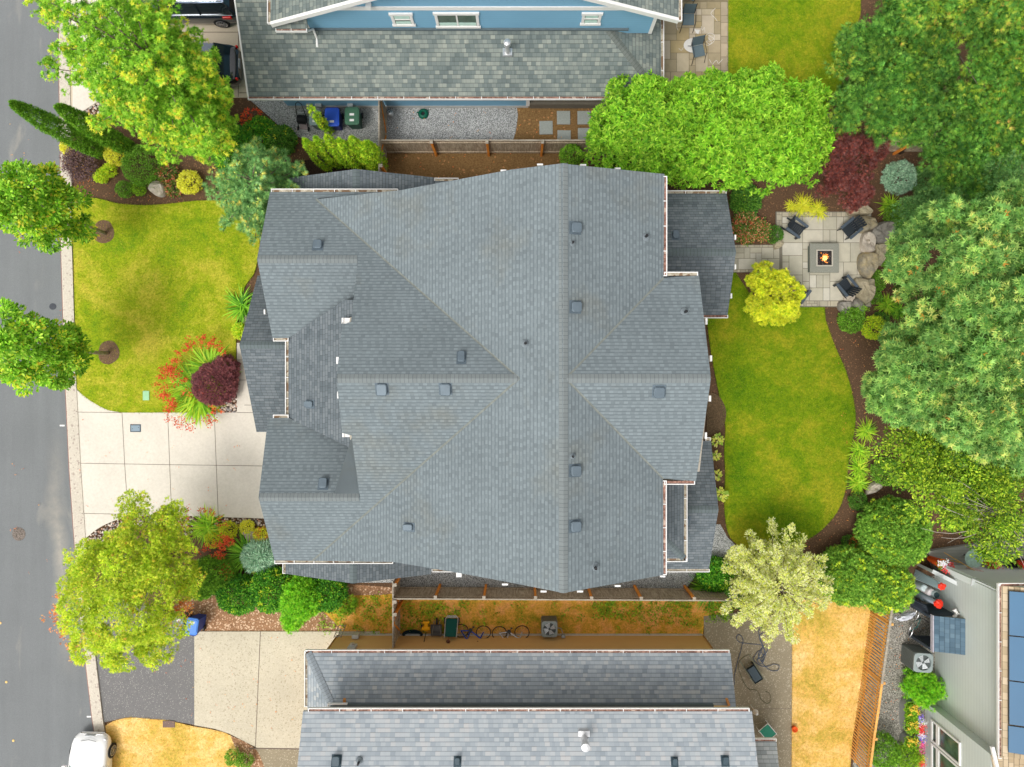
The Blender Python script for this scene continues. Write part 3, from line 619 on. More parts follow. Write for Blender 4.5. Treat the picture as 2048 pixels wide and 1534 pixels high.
# short cornice returns and white bracket ends under the rakes
bk = None
for px, py, z, sx, sy in ((676, 721, 8.3, .10, .24), (678, 790, 8.3, .1, .24), (1421, 717, 8.9, .08, .2), (1419, 797, 8.9, .08, .2), (1412, 643, 8.3, .07, .22), (1411, 871, 8.3, .07, .22),
                         (1080, 330, 9.0, .2, .06), (1166, 331, 9.0, .2, .06), (1235, 338, 8.4, .2, .06), (1087, 1182, 9.0, .2, .06), (1160, 1182, 9.0, .2, .06), (1235, 1171, 8.5, .2, .06),
                         (1007, 342, 8.5, .2, .06), (1010, 1168, 8.5, .2, .06), (1325, 1152, 7.5, .18, .06), (530, 624, 5.5, .06, .18), (1470, 475, 3.9, .06, .2), (1470, 534, 3.9, .06, .2), (1462, 592, 3.5, .06, .2), (613, 1151, 3.4, .18, .06), (918, 1149, 6.9, .2, .16)):
    b_ = MB(); c = P(px, py, z - .16); b_.box(c.x, c.y, c.z, sx, sy, .12); b_.build('bracket', M_WHITE, house, world=True)
for (px, py, pl) in ((693, 641, (7.6, 0, 0)), (694, 869, (7.6, 0, 0))):
    c = P(px, py, 6.7); b_ = MB(); b_.bx(c.x - .2, c.x + .2, c.y - .1, c.y + .1, 6.5, 6.62); b_.bx(c.x - .17, c.x - .12, c.y - .1, c.y + .1, 6.62, 6.66)
    b_.bx(c.x - .2, c.x + .2, c.y - .1 if py < 700 else c.y + .07, c.y - .07 if py < 700 else c.y + .1, 6.62, 6.66); co = b_.build('cornice_return', M_WHITE, house, world=True)
# walls
wl = MB()
def wbox(mb, x0, x1, y0, y1, z0, z1): mb.bx(x0, x1, y0, y1, z0, z1)
wl.bx(-5.8, 4.6, -6.6, 6.7, 0, 5.6); wl.bx(4.62, 6.35, -3.4, 3.5, 0, 7.4)
wl.bx(-9.0, -5.82, 2.0, 6.9, 0, 4.6); wl.bx(-9.0, -5.82, -6.9, -2.1, 0, 4.6); wl.bx(-8.6, -5.82, -2.08, 1.98, 0, 4.6)
wl.bx(-10.4, -9.02, -2.0, 3.8, 0, 2.7); wl.bx(4.62, 8.5, 3.52, 7.3, 0, 2.7); wl.bx(4.62, 7.9, -7.5, -3.42, 0, 2.7); wl.bx(4.62, 6.0, -6.6, -3.42, 2.7, 5.3)
wl.bx(-9.4, -4.3, 7.22, 8.0, 0, 2.6); wl.bx(-9.4, -4.3, -7.9, -6.92, 0, 2.4)
wl.build('wall', SD_MAIN, house, world=True)
gb = MB() # upper walls and gable ends
def gable(x0, x1, y0, y1, zb, pl_list):
    """a wall slab whose top follows the roof"""
    n = 12; vs = []
    alongx = abs(x1 - x0) > abs(y1 - y0)
    for i in range(n + 1):
        t = i / n; x = x0 + (x1 - x0) * t if alongx else None; y = y0 + (y1 - y0) * t if not alongx else None
        for k in (0, 1):
            X = x if alongx else (x0, x1)[k]; Y = y if not alongx else (y0, y1)[k]
            zt = min(pz(p_, X, Y) for p_ in pl_list) - .14; vs += [(X, Y, zb), (X, Y, max(zb + .01, zt))]
    fs = []
    for i in range(n):
        o = i * 4; fs += [(o, o + 4, o + 5, o + 1), (o + 2, o + 3, o + 7, o + 6), (o + 1, o + 5, o + 7, o + 3)]
    fs += [(0, 1, 3, 2), (n * 4, n * 4 + 2, n * 4 + 3, n * 4 + 1)]
    gb.add(vs, fs)
gable(-5.8, 4.6, 6.55, 6.7, 5.6, [PW, PE]); gable(-5.8, 4.6, -6.6, -6.45, 5.6, [PW, PE]); gable(-6.1, -5.95, -2.2, 2.2, 4.6, [PN, PS]); gable(6.2, 6.36, -3.3, 3.4, 7.4, [EN, ES])
gable(-9.0, -8.85, 2.1, 6.9, 4.6, [PN, NS1]); gable(-9.0, -8.85, -6.9, -2.2, 4.6, [PS, SN2]); gable(4.45, 4.6, -6.4, 6.5, 5.6, [PE])
gb.build('gable_wall', SD_MAIN, house, world=True)
for (x0, x1, y, z0, z1, dr) in ((-3, -1.6, 6.71, 4, 5.4, 1), (1.0, 2.4, 6.71, 4, 5.4, 1), (-3, -1.6, -6.61, 4, 5.4, -1), (1.0, 2.4, -6.61, 4, 5.4, -1)):
    f_ = MB(); f_.bx(x0, x1, y, y + .05 * dr, z0, z1); fo = f_.build('window', M_WHITE, house, world=True)
    g_ = MB(); g_.bx(x0 + .1, x1 - .1, y + .051 * dr, y + .06 * dr, z0 + .1, z1 - .1); g_.build('pane', M_GLASS, fo)
for (x, y0, y1, z0, z1, dr) in ((6.37, .8, 2.2, 5.0, 6.4, 1), (6.37, -2.2, -.8, 5.0, 6.4, 1), (6.37, -1.6, 1.6, .3, 2.3, 1), (4.62, 4.3, 5.4, 5.0, 6.2, 1), (-10.42, -.9, .9, .2, 2.2, -1), (-9.02, 3.4, 5.2, 3.2, 4.4, -1), (-9.02, -5.2, -3.4, 3.2, 4.4, -1), (-9.02, -6.3, -2.6, 0.05, 2.2, -1)):
    f_ = MB(); f_.bx(x, x + .05 * dr, y0, y1, z0, z1); fo = f_.build('window' if z0 > .1 else 'garage_door', M_WHITE, house, world=True)
    if z0 > .1: g_ = MB(); g_.bx(x + .051 * dr, x + .06 * dr, y0 + .1, y1 - .1, z0 + .1, z1 - .1); g_.build('pane', M_GLASS, fo)
# vents and pipes
for pl, px, py, a, b in ((PE, 1151, 456, .34, .33), (PE, 1151, 614, .34, .33), (PE, 1150, 941, .34, .33), (PE, 1150, 1052, .34, .33), (NEN, 1351, 471, .24, .34), (ES, 1318, 783, .36, .36), (PN, 636, 491, .32, .32), (PN, 923, 715, .24, .38),
                         (PS, 764, 777, .36, .40), (PS, 891, 777, .36, .40), (PF, 620, 808, .24, .34), (SN2, 647, 967, .3, .36), (PW, 818, 1054, .24, .36), (SES, 1372, 1041, .24, .3)):
    vent(house, pl, px, py, a, b)
for pl, px, py in ((PE, 1145, 487), (PE, 1291, 474), (EN, 1369, 624), (PW, 1051, 687), (PE, 1145, 912), (PE, 1190, 1133)): pipe(house, pl, px, py, .035 if px in (1145,) else .05)

# ------------------------------------------------------------ blue house at the top
bh = thing('blue_house', 'blue lap-sided house with white trim and weathered green-grey shingle roof along the top edge', 'house', (-2, 16, 0))
LS = (2.75 + .42 * 12.0, 0., 0.); ye = P(0, 193, 2.75).y; BL = (2.75 - .42 * ye, 0., .42)
xe = P(1322, 0, 2.75).x; BE = (2.75 + .42 * xe, -.42, 0.)
c_ = isect(BL, BE, y=ye); k_ = isect(BL, BE, y=14.4)
r_ = Roof(); xl = P(498, 193, 2.75).x
r_.face(BL, [(xl, ye), (c_.x, ye), (k_.x, 14.4), (-9.2, 14.4), (-9.2, 24), (xl, 24)], world=True)
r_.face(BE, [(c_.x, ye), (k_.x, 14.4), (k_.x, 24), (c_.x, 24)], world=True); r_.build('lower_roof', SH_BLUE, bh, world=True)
r_ = Roof(); r_.cap(c_, k_, BL, BE, .15); r_.build('ridge_cap', CAP_BLUE, bh, world=True)
gutter(bh, (xl - .05, ye), (c_.x + .1, ye), 2.77, (0, -1), M_DEBRIS, strap=1.05); gutter(bh, (c_.x, ye - .1), (c_.x, 24), 2.77, (1, 0), M_DEBRIS2, strap=1.2)
b_ = MB(); b_.bx(xl - .06, xl, ye, 24, 2.6, 2.8); 
vs = [(xl - .06, ye, 2.6), (xl - .005, ye, 2.6), (xl - .005, ye, 2.80), (xl - .06, ye, 2.80), (xl - .06, 24, pz(BL, 0, 24) - .15), (xl - .005, 24, pz(BL, 0, 24) - .15), (xl - .005, 24, pz(BL, 0, 24) + .03), (xl - .06, 24, pz(BL, 0, 24) + .03)]
b_ = MB(); b_.add(vs, [(3, 2, 1, 0), (4, 5, 6, 7), (0, 1, 5, 4), (1, 2, 6, 5), (2, 3, 7, 6), (3, 0, 4, 7)]); b_.build('rake_board', M_WHITE, bh, world=True)
yw = P(0, 215, 0).y; b_ = MB(); wx0 = P(578, 0, 0).x; wx1 = P(1058, 0, 0).x
b_.bx(wx0, wx1, yw, yw + 3, .22, 2.7); b_.bx(wx1 + .02, xe - .5, yw + .4, yw + 3.5, 0, 2.7); b_.bx(xl + .5, xe - .5, yw + 3.6, 24, 0, 2.7)
b_.build('lower_wall', SD_BLUE, bh, world=True)
b_ = MB(); b_.bx(wx0 + .03, wx1 - .03, yw - .02, yw + 2.9, 0, .2); b_.build('foundation', plain('foundation_grey', (.45, .45, .43), .9), bh, world=True)
b_ = MB(); b_.bx(wx1 - .14, wx1 + .02, yw - .03, yw + .1, .22, 2.7); b_.build('corner_board', M_WHITE, bh, world=True)
b_ = MB(); b_.bx(wx1 + .02, 5.5, yw - .05, yw + .1, 0, .5); b_.build('retaining_edge', plain('weathered_timber', (.15, .13, .10), .9), bh, world=True)
# upper storey
ux0 = P(610, 0, 4.2).x; ux1 = P(1312, 0, 4.5).x; uy = 14.4; uzr = 5.16
xc0 = P(541, 48, uzr).x; UL = (uzr - .45 * xc0, .45, 0.); xc1 = P(1358, 38, uzr + .05).x; UR = (uzr + .45 * xc1, -.45, 0.)
uyo = P(0, 47, uzr).y; xm = (xc0 + xc1) / 2
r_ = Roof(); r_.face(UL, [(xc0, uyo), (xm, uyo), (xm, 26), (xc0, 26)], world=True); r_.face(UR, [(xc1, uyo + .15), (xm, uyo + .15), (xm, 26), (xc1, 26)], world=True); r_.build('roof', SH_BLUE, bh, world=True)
b_ = MB()
for pl, xa, xb, yy in ((UL, xc0, xm, uyo), (UR, xc1, xm, uyo + .15)):
    q = [(xa, yy - .05, pz(pl, xa, 0) - .22), (xb, yy - .05, pz(pl, xb, 0) - .22), (xb, yy - .05, pz(pl, xb, 0) + .02), (xa, yy - .05, pz(pl, xa, 0) + .02)]
    vs = q + [(x, y + .12, z + (.0)) for x, y, z in q]
    b_.add(vs, [(0, 1, 2, 3), (7, 6, 5, 4), (3, 2, 6, 7), (0, 4, 5, 1), (0, 3, 7, 4)])
b_.build('rake_board', M_WHITE, bh, world=True)
gutter(bh, (xc1, uyo + .1), (xc1, 26), pz(UR, xc1, 0) + .02, (1, 0), M_DEBRIS2, strap=.9)
gutter(bh, (xc0, uyo), (xc0, 26), pz(UL, xc0, 0) + .02, (-1, 0), M_DEBRIS2, strap=.9)
gutter(bh, (xc0 + .05, uyo + .02), (xc0 + 1.3, uyo + .02), 4.75, (0, -1), M_DEBRIS, strap=.5)
b_ = MB(); dx = xc0 + 1.3; b_.tube([(dx - .1, uyo - .05, 4.68), (dx, uyo + .1, 4.4), (dx + .06, uyo + .3, 4.1), (dx + .06, uyo + .2, 3.6), (dx + .06, uyo - .15, 3.5)], .045, 8); b_.build('downspout', M_WHITE, bh, world=True)
r_ = Roof(); r_.face((4.74 - .5 * (uyo), 0, .5), [(xc0 + .03, uyo), (xc0 + 1.32, uyo), (xc0 + 1.32, uyo + .9), (xc0 + .03, uyo + .9)], world=True); r_.build('eave_return', SH_BLUE, bh, world=True)
b_ = MB(); n = 14; zt = lambda x: min(pz(UL, x, 0), pz(UR, x, 0)) - .15
zbelly = 5.35
b_.bx(ux0, ux1, uy, uy + .2, 3.4, 4.9)
xs = [ux0 + (ux1 - ux0) * i / n for i in range(n + 1)]
for i in range(n): b_.add([(xs[i], uy, 4.9), (xs[i + 1], uy, 4.9), (xs[i + 1], uy, max(4.95, zt(xs[i + 1]))), (xs[i], uy, max(4.95, zt(xs[i])))], [(0, 1, 2, 3)])
b_.bx(ux0, ux0 + .2, uy + .21, 25, 3, 5.2); b_.bx(ux1 - .2, ux1, uy + .21, 25, 3, 5.2)
b_.build('upper_wall', SD_BLUE, bh, world=True)
b_ = MB(); xa = P(672, 0, 5.4).x; xb = P(1275, 0, 5.4).x; b_.bx(xa, xb, uy - .05, uy - .01, 5.32, 5.55); b_.build('belly_band', M_WHITE, bh, world=True)
b_ = MB(); b_.bx(ux0 - .02, ux0 + .1, uy - .03, uy - .005, 3.55, 4.95); b_.bx(ux1 - .12, ux1 + .02, uy - .03, uy - .005, 3.4, 4.9); b_.build('corner_board', M_WHITE, bh, world=True)
b_ = MB(); c = P(735, 0, 6); b_.bx(c.x - .1, c.x + .1, uy - .25, uy - .02, 5.75, 5.9); b_.build('bracket', M_WHITE, bh, world=True)
b_ = MB(); b_.bx(ux0, ux1 - 1, uy - .09, uy - .001, pz(BL, 0, uy) + .02, pz(BL, 0, uy) + .1); b_.build('flashing', plain('dark_flashing', (.10, .13, .14), .6), bh, world=True)
M_BLIND = plain('pale_blind', (.5, .68, .6), .6, var=.1)
for px0, px1, z0, z1, kind in ((784, 827, 4.12, 5.05, 0), (871, 958, 3.98, 5.1, 1), (1163, 1201, 4.2, 5.08, 0)):
    x0 = P(px0, 0, 4.5).x; x1 = P(px1, 0, 4.5).x; zb_, zt_ = z0, z1; fr = .11
    f_ = MB(); y0 = uy - .06
    f_.bx(x0 - .04, x1 + .04, y0 - .02, uy - .002, zt_ - fr, zt_ + .02); f_.bx(x0 - .04, x1 + .04, y0 - .02, uy - .002, zb_ - .03, zb_ + fr * .8)
    f_.bx(x0, x0 + fr, y0, uy - .002, zb_ + fr * .8, zt_ - fr); f_.bx(x1 - fr, x1, y0, uy - .002, zb_ + fr * .8, zt_ - fr)
    if kind: f_.bx((x0 + x1) / 2 - .03, (x0 + x1) / 2 + .03, y0 + .01, uy - .002, zb_ + fr * .8, zt_ - fr)
    else: f_.bx(x0 + fr, x1 - fr, y0 + .01, uy - .002, (zb_ + zt_) / 2 - .03, (zb_ + zt_) / 2 + .03)
    fo = f_.build('window', M_WHITE, bh, world=True)
    def _pane(nm, a, b, c, d, mt, yy):
        q = MB(); q.bx(a, b, yy, yy + .01, c, d); o = q.build(nm, mt, fo)
        for v in o.data.vertices: v.co -= bh.location
    _pane('pane', x0 + fr, x1 - fr, zb_ + fr * .8, zt_ - fr, M_GLASS, uy - .02)
    _pane('blind', x0 + fr + .02, x1 - fr - .02, zb_ + .12, zb_ + (.34 if kind else .3), M_BLIND, uy - .035)
    if not kind: _pane('blind', x0 + fr + .02, x1 - fr - .02, (zb_ + zt_) / 2 + .05, zt_ - fr - .02, M_BLIND, uy - .035)
c = plane_pt(BL, 1015, 108); b_ = MB(); b_.bx(c.x - .2, c.x + .2, c.y - .1, c.y + .2, c.z - .05, c.z + .1); b_.lathe(c.x, c.y + .05, [(.14, c.z), (.09, c.z + .35), (.08, c.z + .7), (.14, c.z + .72), (.14, c.z + .95), (.05, c.z + 1.0)], 16); b_.build('flue', M_GALV, bh, world=True, smooth=False)
for px, py, s_ in ((618, 212, 0), (636, 207, .08), (700, 207, .05)): 
    b_ = MB(); c = P(px, py, .4); b_.bx(c.x - .1, c.x + .1 + s_, yw - .14, yw - .003, .28, .5); b_.build('meter_box', plain('meter_grey', (.35, .38, .38), .6), bh, world=True)

# ------------------------------------------------------------ tan house at the bottom
th = thing('tan_house', 'tan lap-sided house with blue-grey shingle roof in two tiers along the bottom edge', 'house', (2, -16, 0))
yw = -P(0, 1268, 0).y * -1; yw = P(0, 1268, 0).y
TLz = 3.15; ye = P(0, 1306, TLz).y; TL = (TLz + .4 * ye, 0., -.4)
xl = P(615, 0, TLz).x; TWp = (TLz - .4 * 0 - .4 * xl, .4, 0.)
TWp = (TLz - .62 * xl, .62, 0.); xr = P(1461, 0, TLz).x; yb = -13.4
hp = isect(TL, TWp, y=yb)
r_ = Roof(); r_.face(TL, [(xl, ye), (xr, ye), (xr, yb - 1.5), (hp.x, yb - 1.5), (hp.x, yb)], world=True); r_.face(TWp, [(xl, ye), (hp.x, yb), (hp.x, yb - 2), (xl, yb - 2)], world=True)
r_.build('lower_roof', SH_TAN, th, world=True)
r_ = Roof(); r_.cap(Vector((xl, ye, TLz)), hp, TL, TWp, .17); r_.build('ridge_cap', CAP_TAN, th, world=True)
gutter(th, (xl - .1, ye), (xr - .05, ye), TLz + .02, (0, 1), M_DEBRIS, strap=1.1); gutter(th, (xl, ye + .1), (xl, yb - .4), TLz + .02, (-1, 0), M_DEBRIS2, strap=1.1)
wx0 = P(677, 0, 0).x; wx1 = P(1404, 0, 0).x
b_ = MB(); b_.bx(wx0, wx1, yw - 5, yw, .2, 3.0); b_.build('lower_wall', SD_TAN, th, world=True)
b_ = MB(); b_.bx(wx0 + .03, wx1 - .03, yw - 4.9, yw + .03, 0, .19); b_.build('foundation', plain('foundation_pale', (.62, .62, .58), .9), th, world=True)
M_TRIM = plain('tan_trim', lin((170, 130, 78)), .7)
for x in (wx0, wx1):
    b_ = MB(); b_.bx(x - .03, x + .03, yw - .12, yw + .03, .2, 3.0); b_.build('corner_board', M_TRIM, th, world=True)
for px in (760, 881, 1000):
    b_ = MB(); c = P(px, 0, 3); b_.bx(c.x - .28, c.x + .28, yw + .004, yw + .07, 2.3, 2.92); fo = b_.build('window', M_WHITE, th, world=True)
UTz = 5.45; uy = yb; uye = P(0, 1423, UTz).y; UT = (UTz + .4 * uye, 0., -.4); ux0 = P(606, 0, UTz).x; ux1 = P(1504, 0, UTz).x
r_ = Roof(); r_.face(UT, [(ux0, uye), (ux1, uye), (ux1, -21), (ux0, -21)], world=True); r_.build('roof', SH_TAN2, th, world=True)
r_ = Roof(); r_.face((UT[0] + .8 * -21 * -1 * 0 + pz(UT, 0, -21) * 1 - UT[0] + .4 * 21, 0., .4) if False else (pz(UT, 0, -21) + .4 * 21, 0., .4), [(ux0, -21), (ux1, -21), (ux1, -29), (ux0, -29)], world=True); r_.build('roof', SH_TAN, th, world=True)
gutter(th, (ux0 + .2, uye), (ux1 - .1, uye), UTz + .02, (0, 1), M_DEBRIS, strap=1.2)
b_ = MB(); wa = P(652, 0, 4.6).x; wb = P(1462, 0, 4.4).x; b_.bx(wa, wb, uy - 13, uy, 2.5, 5.25); b_.bx(wa + .02, wb - .02, -27, uy - 13.01, 0, 5.2); b_.build('upper_wall', SD_TAN, th, world=True)
b_ = MB(); b_.bx(hp.x, wb - .6, uy + .003, uy + .1, pz(TL, 0, uy) + .02, pz(TL, 0, uy) + .16); b_.build('flashing', plain('dark_flashing', (.10, .13, .14), .6), th, world=True)
b_ = MB(); c0 = P(1020, 0, 4.5).x; c1 = P(1108, 0, 4.5).x; b_.bx(c0, c1, uy + .004, uy + .06, 4.2, 4.9); fo = b_.build('window', M_WHITE, th, world=True)
b_ = MB(); b_.bx(wa, wa + .8, uy + .26, uy + .3, 4.3, 4.42); b_.bx(wa, wa + .04, uy + .01, uy + .26, 4.3, 4.42); b_.build('eave_return', M_WHITE, th, world=True)
b_ = MB(); b_.bar((P(690, 0, 4).x, uy + .35, 4.1), (P(688, 0, 4).x, uy + .02, 3.9), .1, .1); b_.bar((P(1452, 0, 4).x, uy + .35, 4.1), (P(1459, 0, 4).x, uy + .02, 3.9), .1, .1); b_.build('bracket', plain('wood_bracket', lin((190, 130, 70)), .7), th, world=True)
# flue with bend and small vents on the upper slope
c = plane_pt(UT, 1168, 1467); b_ = MB(); b_.bx(c.x - .22, c.x + .22, c.y - .1, c.y + .12, c.z - .05, c.z + .06); b_.lathe(c.x, c.y - .15, [(.13, c.z), (.12, c.z + .35), (.11, c.z + .55), (.16, c.z + .58), (.16, c.z + .78), (.06, c.z + .8)], 16)
b_.build('flue', M_GALV, th, world=True)
for px, py, s_ in ((673, 1522, .36), (719, 1521, .14), (915, 1522, .24), (1349, 1523, .22), (1450, 1521, .26)):
    if s_ < .2: pipe(th, UT, px, py)
    else: vent(th, UT, px, py, s_ * .8, s_ * .85 + .06, .2, plain('dark_vent', lin((58, 74, 82)), .5))
# lower porch roof at the far right of the tan house
pzv = 2.9; py_ = P(0, 1483, pzv).y; PR = (pzv + .3 * py_, 0., -.3); px0 = P(1495, 0, pzv).x; px1 = P(1553, 0, pzv).x
r_ = Roof(); r_.face(PR, [(px0, py_), (px1, py_), (px1, -21), (px0, -21)], world=True); r_.build('porch_roof', shingle('grey_porch_shingle', [lin((128, 134, 134)), lin((150, 155, 154)), lin((168, 170, 168))], row=.16, tab=.25), th, world=True)
gutter(th, (px0, py_), (px1, py_), pzv + .02, (0, 1), M_DEBRIS)
b_ = MB(); b_.bar((8.9, py_ + .9, 2.7), (9.6, py_ - .1, 2.7), .1, .2); b_.build('porch_beam', M_WHITE, th, world=True)
# meter, panel and lamp on the tan wall
b_ = MB(); c = P(702, 0, 2).x; b_.bx(c - .17, c + .17, yw + .003, yw + .12, 1.5, 2.0); mo = b_.build('electric_meter', plain('meter_box_grey', (.5, .5, .47), .5), th, world=True)
b_ = MB(); b_.tube([(c, yw + .1, 1.75), (c, yw + .24, 1.75)], .09, 14); b_.build('meter_glass', M_GALV, th, world=True)
b_ = MB(); b_.bx(P(705, 0, .6).x, P(718, 0, .6).x, yw + .05, yw + .22, .35, .75); b_.tube([(P(715, 0, 0).x, yw + .15, 0), (P(715, 0, 0).x, yw + .15, .5)], .03, 8); b_.build('gas_meter', plain('meter_box_grey', (.5, .5, .47), .5), th, world=True)

# ------------------------------------------------------------ grey house at the right
gh = thing('grey_house', 'pale grey lap-sided house with tan shingles and solar panels in the lower right corner', 'house', (20, -14, 0))
gx = P(1869, 0, 0).x; gz = 4.9; gex = P(2003, 0, gz).x
yt = P(0, 1160, 0).y
gyN = P(0, 1150, 2.).y
b_ = MB(); g1 = P(1850, 1140, 0); 
yA = P(0, 1172, 4.7).y  # north wall line
yc = P(0, 1404, 0).y
b_.bx(gx, 30, -30, yA - .35, 0, gz - .05)
b_.build('wall', SD_GREY, gh, world=True)
bx_ = P(1850, 0, 0).x; b_ = MB(); b_.bx(bx_, gx - .01, -30, yc, 0, 4.6); b_.build('bay_wall', SD_GREY, gh, world=True)
GE = (gz - .35 * gex, .35, 0.); yg0 = P(0, 1172, gz).y; yg1 = P(0, 1512, gz).y
r_ = Roof(); r_.face(GE, [(gex, yg0), (gex, yg1), (gex + 7, yg1), (gex + 7, yg0)], world=True)
bxe = bx_ - .45; zb = pz(GE, gex, 0) - .35 * (gex - bxe)
r_.face(GE, [(gex + .9, yg1 - .02), (gex + .9, -30), (gex + 7, -30), (gex + 7, yg1 - .02)], world=True)
r_.build('roof', SH_GREY, gh, world=True)
b_ = MB(); q0 = P(1984, 1493, 4.9); q1 = P(2000, 1560, 4.9); b_.bar(q0, q1, .12, .12); b_.build('rake_board', M_WHITE, gh, world=True)
r_ = Roof(); r_.face((4.86 + .02 * 0 - .1 * q0.x, .1, 0.), [(q0.x + .02, yg1 - .02), (q0.x + .5, -17.5), (gex + 1.2, -17.5), (gex + 1.2, yg1 - .02)], world=True, t=.08); r_.build('roof', SH_GREY, gh, world=True)
gutter(gh, (gex, yg0 + .1), (gex, yg1 - .1), gz + .02, (-1, 0), M_DEBRIS, strap=1.1); gutter(gh, (gex - .1, yg0), (gex + 4, yg0), gz + .05, (0, 1), M_DEBRIS, strap=2)
# solar panels
M_SOL = NT('solar_glass', .35, spec=.4); M_SOL.base(M_SOL.mix(M_SOL.noise(.3, 3), lin((44, 86, 118)), lin((60, 108, 142)))); M_SOL = M_SOL.m
n = 0
for (ya, yb_) in ((1182, 1270.5), (1272, 1360.5), (1362, 1505)):
    a = P(0, ya, 5.1).y; b = P(0, yb_, 5.1).y
    if n == 2: b = a - (P(0, 1363, 5.1).y - P(0, 1450, 5.1).y) * 1.0
    for xo in (0, 1.75):
        x0 = gex + .16 + xo; x1 = x0 + 1.7; q = MB(); zz = lambda x: pz(GE, x, 0) + .14
        q.add([(x, y, zz(x) - d) for d in (.05, 0) for x, y in ((x0, b), (x1, b), (x1, a), (x0, a))], [(3, 2, 1, 0), (4, 5, 6, 7), (0, 1, 5, 4), (1, 2, 6, 5), (2, 3, 7, 6), (3, 0, 4, 7)])
        po = q.build('solar_panel', plain('black_frame', (.02, .025, .03), .4), gh, world=True)
        q = MB(); q.add([(x, y, zz(x) + .004) for x, y in ((x0 + .015, b + .012), (x1 - .015, b + .012), (x1 - .015, a - .012), (x0 + .015, a - .012))], [(0, 1, 2, 3)])
        o = q.build('panel_glass', M_SOL, po)
        for v in o.data.vertices: v.co -= gh.location
    n += 1
# fourth panel row
a = P(0, 1452, 5.1).y; b = P(0, 1505, 5.1).y
q = MB(); x0 = gex + .16; x1 = x0 + 3.4; zz = lambda x: pz(GE, x, 0) + .14
q.add([(x, y, zz(x) - d) for d in (.05, 0) for x, y in ((x0, b), (x1, b), (x1, a), (x0, a))], [(3, 2, 1, 0), (4, 5, 6, 7), (0, 1, 5, 4), (1, 2, 6, 5), (2, 3, 7, 6), (3, 0, 4, 7)]); po = q.build('solar_panel', M_SOL, gh, world=True)
# bay windows
for (ya, yb_) in ((1436, 1480), (1483, 1545)):
    y0 = P(0, ya, .5).y; y1 = P(0, yb_, .5).y
    for z0, z1 in ((.62, 1.05), (1.12, 2.7)):
        f_ = MB(); xx = bx_ - .07
        f_.bx(xx, bx_ - .003, y1, y0, z1 - .08, z1); f_.bx(xx, bx_ - .003, y1, y0, z0 - .06, z0 + .05); f_.bx(xx, bx_ - .003, y0 - .09, y0, z0 + .05, z1 - .08); f_.bx(xx, bx_ - .003, y1, y1 + .09, z0 + .05, z1 - .08)
        fo = f_.build('window', M_WHITE, gh, world=True); q = MB(); q.bx(bx_ - .02, bx_ - .004, y1 + .09, y0 - .09, z0 + .05, z1 - .08); o = q.build('pane', M_GLASS, fo)
        for v in o.data.vertices: v.co -= gh.location
for z, y_, nm, mt in ((1.9, 1228, 'wall_lamp', M_WHITE), (1.8, 1282, 'meter_box', plain('beige_box', lin((222, 214, 204)), .5))):
    b_ = MB(); y = P(0, y_, z).y
    if nm == 'wall_lamp':
        b_.tube([(gx, y, z), (gx - .2, y + .05, z + .02)], .035, 8); b_.tube([(gx - .1, y + .02, z), (gx - .22, y + .2, z - .05)], [.05, .09], 12); b_.tube([(gx - .1, y + .02, z), (gx - .22, y - .16, z - .05)], [.05, .09], 12)
    else: b_.bx(gx - .12, gx - .003, y - .17, y + .17, z - .2, z + .22)
    b_.build(nm, mt, gh, world=True)
# ------------------------------------------------------------ foliage
def leafmat(name='leaf', trans=.42, rough=.55):
    m = NT(name, rough, spec=.25); a = m.n('ShaderNodeAttribute', attribute_name='col'); m.base(a.outputs['Color'])
    tr = m.n('ShaderNodeBsdfTranslucent'); m.put(tr.inputs[0], a.outputs['Color']); mx = m.n('ShaderNodeMixShader'); mx.inputs[0].default_value = trans
    out = [n for n in m.t.nodes if n.type == 'OUTPUT_MATERIAL'][0]
    m.t.links.new(m.b.outputs[0], mx.inputs[1]); m.t.links.new(tr.outputs[0], mx.inputs[2]); m.t.links.new(mx.outputs[0], out.inputs[0]); return m.m
M_LEAF = leafmat(); M_NEEDLE = leafmat('needle', .15, .7); M_PETAL = leafmat('petal', .12, .6)
M_BARK = speck_mat('bark', (.10, .075, .055), (.26, .20, .15), 9, big=2, bigamt=.3, bump=.8)
M_BARKP = speck_mat('pale_bark', (.25, .21, .17), (.5, .44, .38), 9, big=2, bigamt=.3, bump=.8)
def T(v, f): return (np.array(v, 'f'), f)
# leaf templates: x along the leaf, y across, z up; unit length
L_DIA = T([(0, 0, 0), (.45, -.26, .05), (1, 0, -.04), (.45, .26, .05)], [(0, 1, 2, 3)])
L_LONG = T([(0, 0, 0), (.4, -.15, .06), (1, 0, -.08), (.4, .15, .06)], [(0, 1, 2), (0, 2, 3)])
L_OVAL = T([(0, 0, 0), (.3, -.17, .05), (.7, -.17, .03), (1, 0, -.06), (.7, .17, .03), (.3, .17, .05)], [(0, 1, 2, 3), (0, 3, 4, 5)])
def _star(n, inner, spread, squash=1.):
    vs = [(0, 0, 0)]; ang = np.linspace(-spread, spread, n)
    for i, a in enumerate(ang):
        r = 1 - .30 * abs(a) / spread
        vs.append((r * math.cos(a), squash * r * math.sin(a), -.10 * r))
        if i < n - 1: am = (ang[i] + ang[i + 1]) / 2; vs.append((inner * math.cos(am), squash * inner * math.sin(am), .03))
    return T(vs, [(0, i, i + 1) for i in range(1, len(vs) - 1)])
L_MAPLE = _star(5, .30, 1.9); L_SPRAY = _star(4, .30, .95); L_FEATH = _star(5, .22, 1.15)
L_NEED = T([(0, 0, 0), (.5, -.045, 0), (1, 0, 0), (.5, .045, 0)], [(0, 1, 2, 3)])

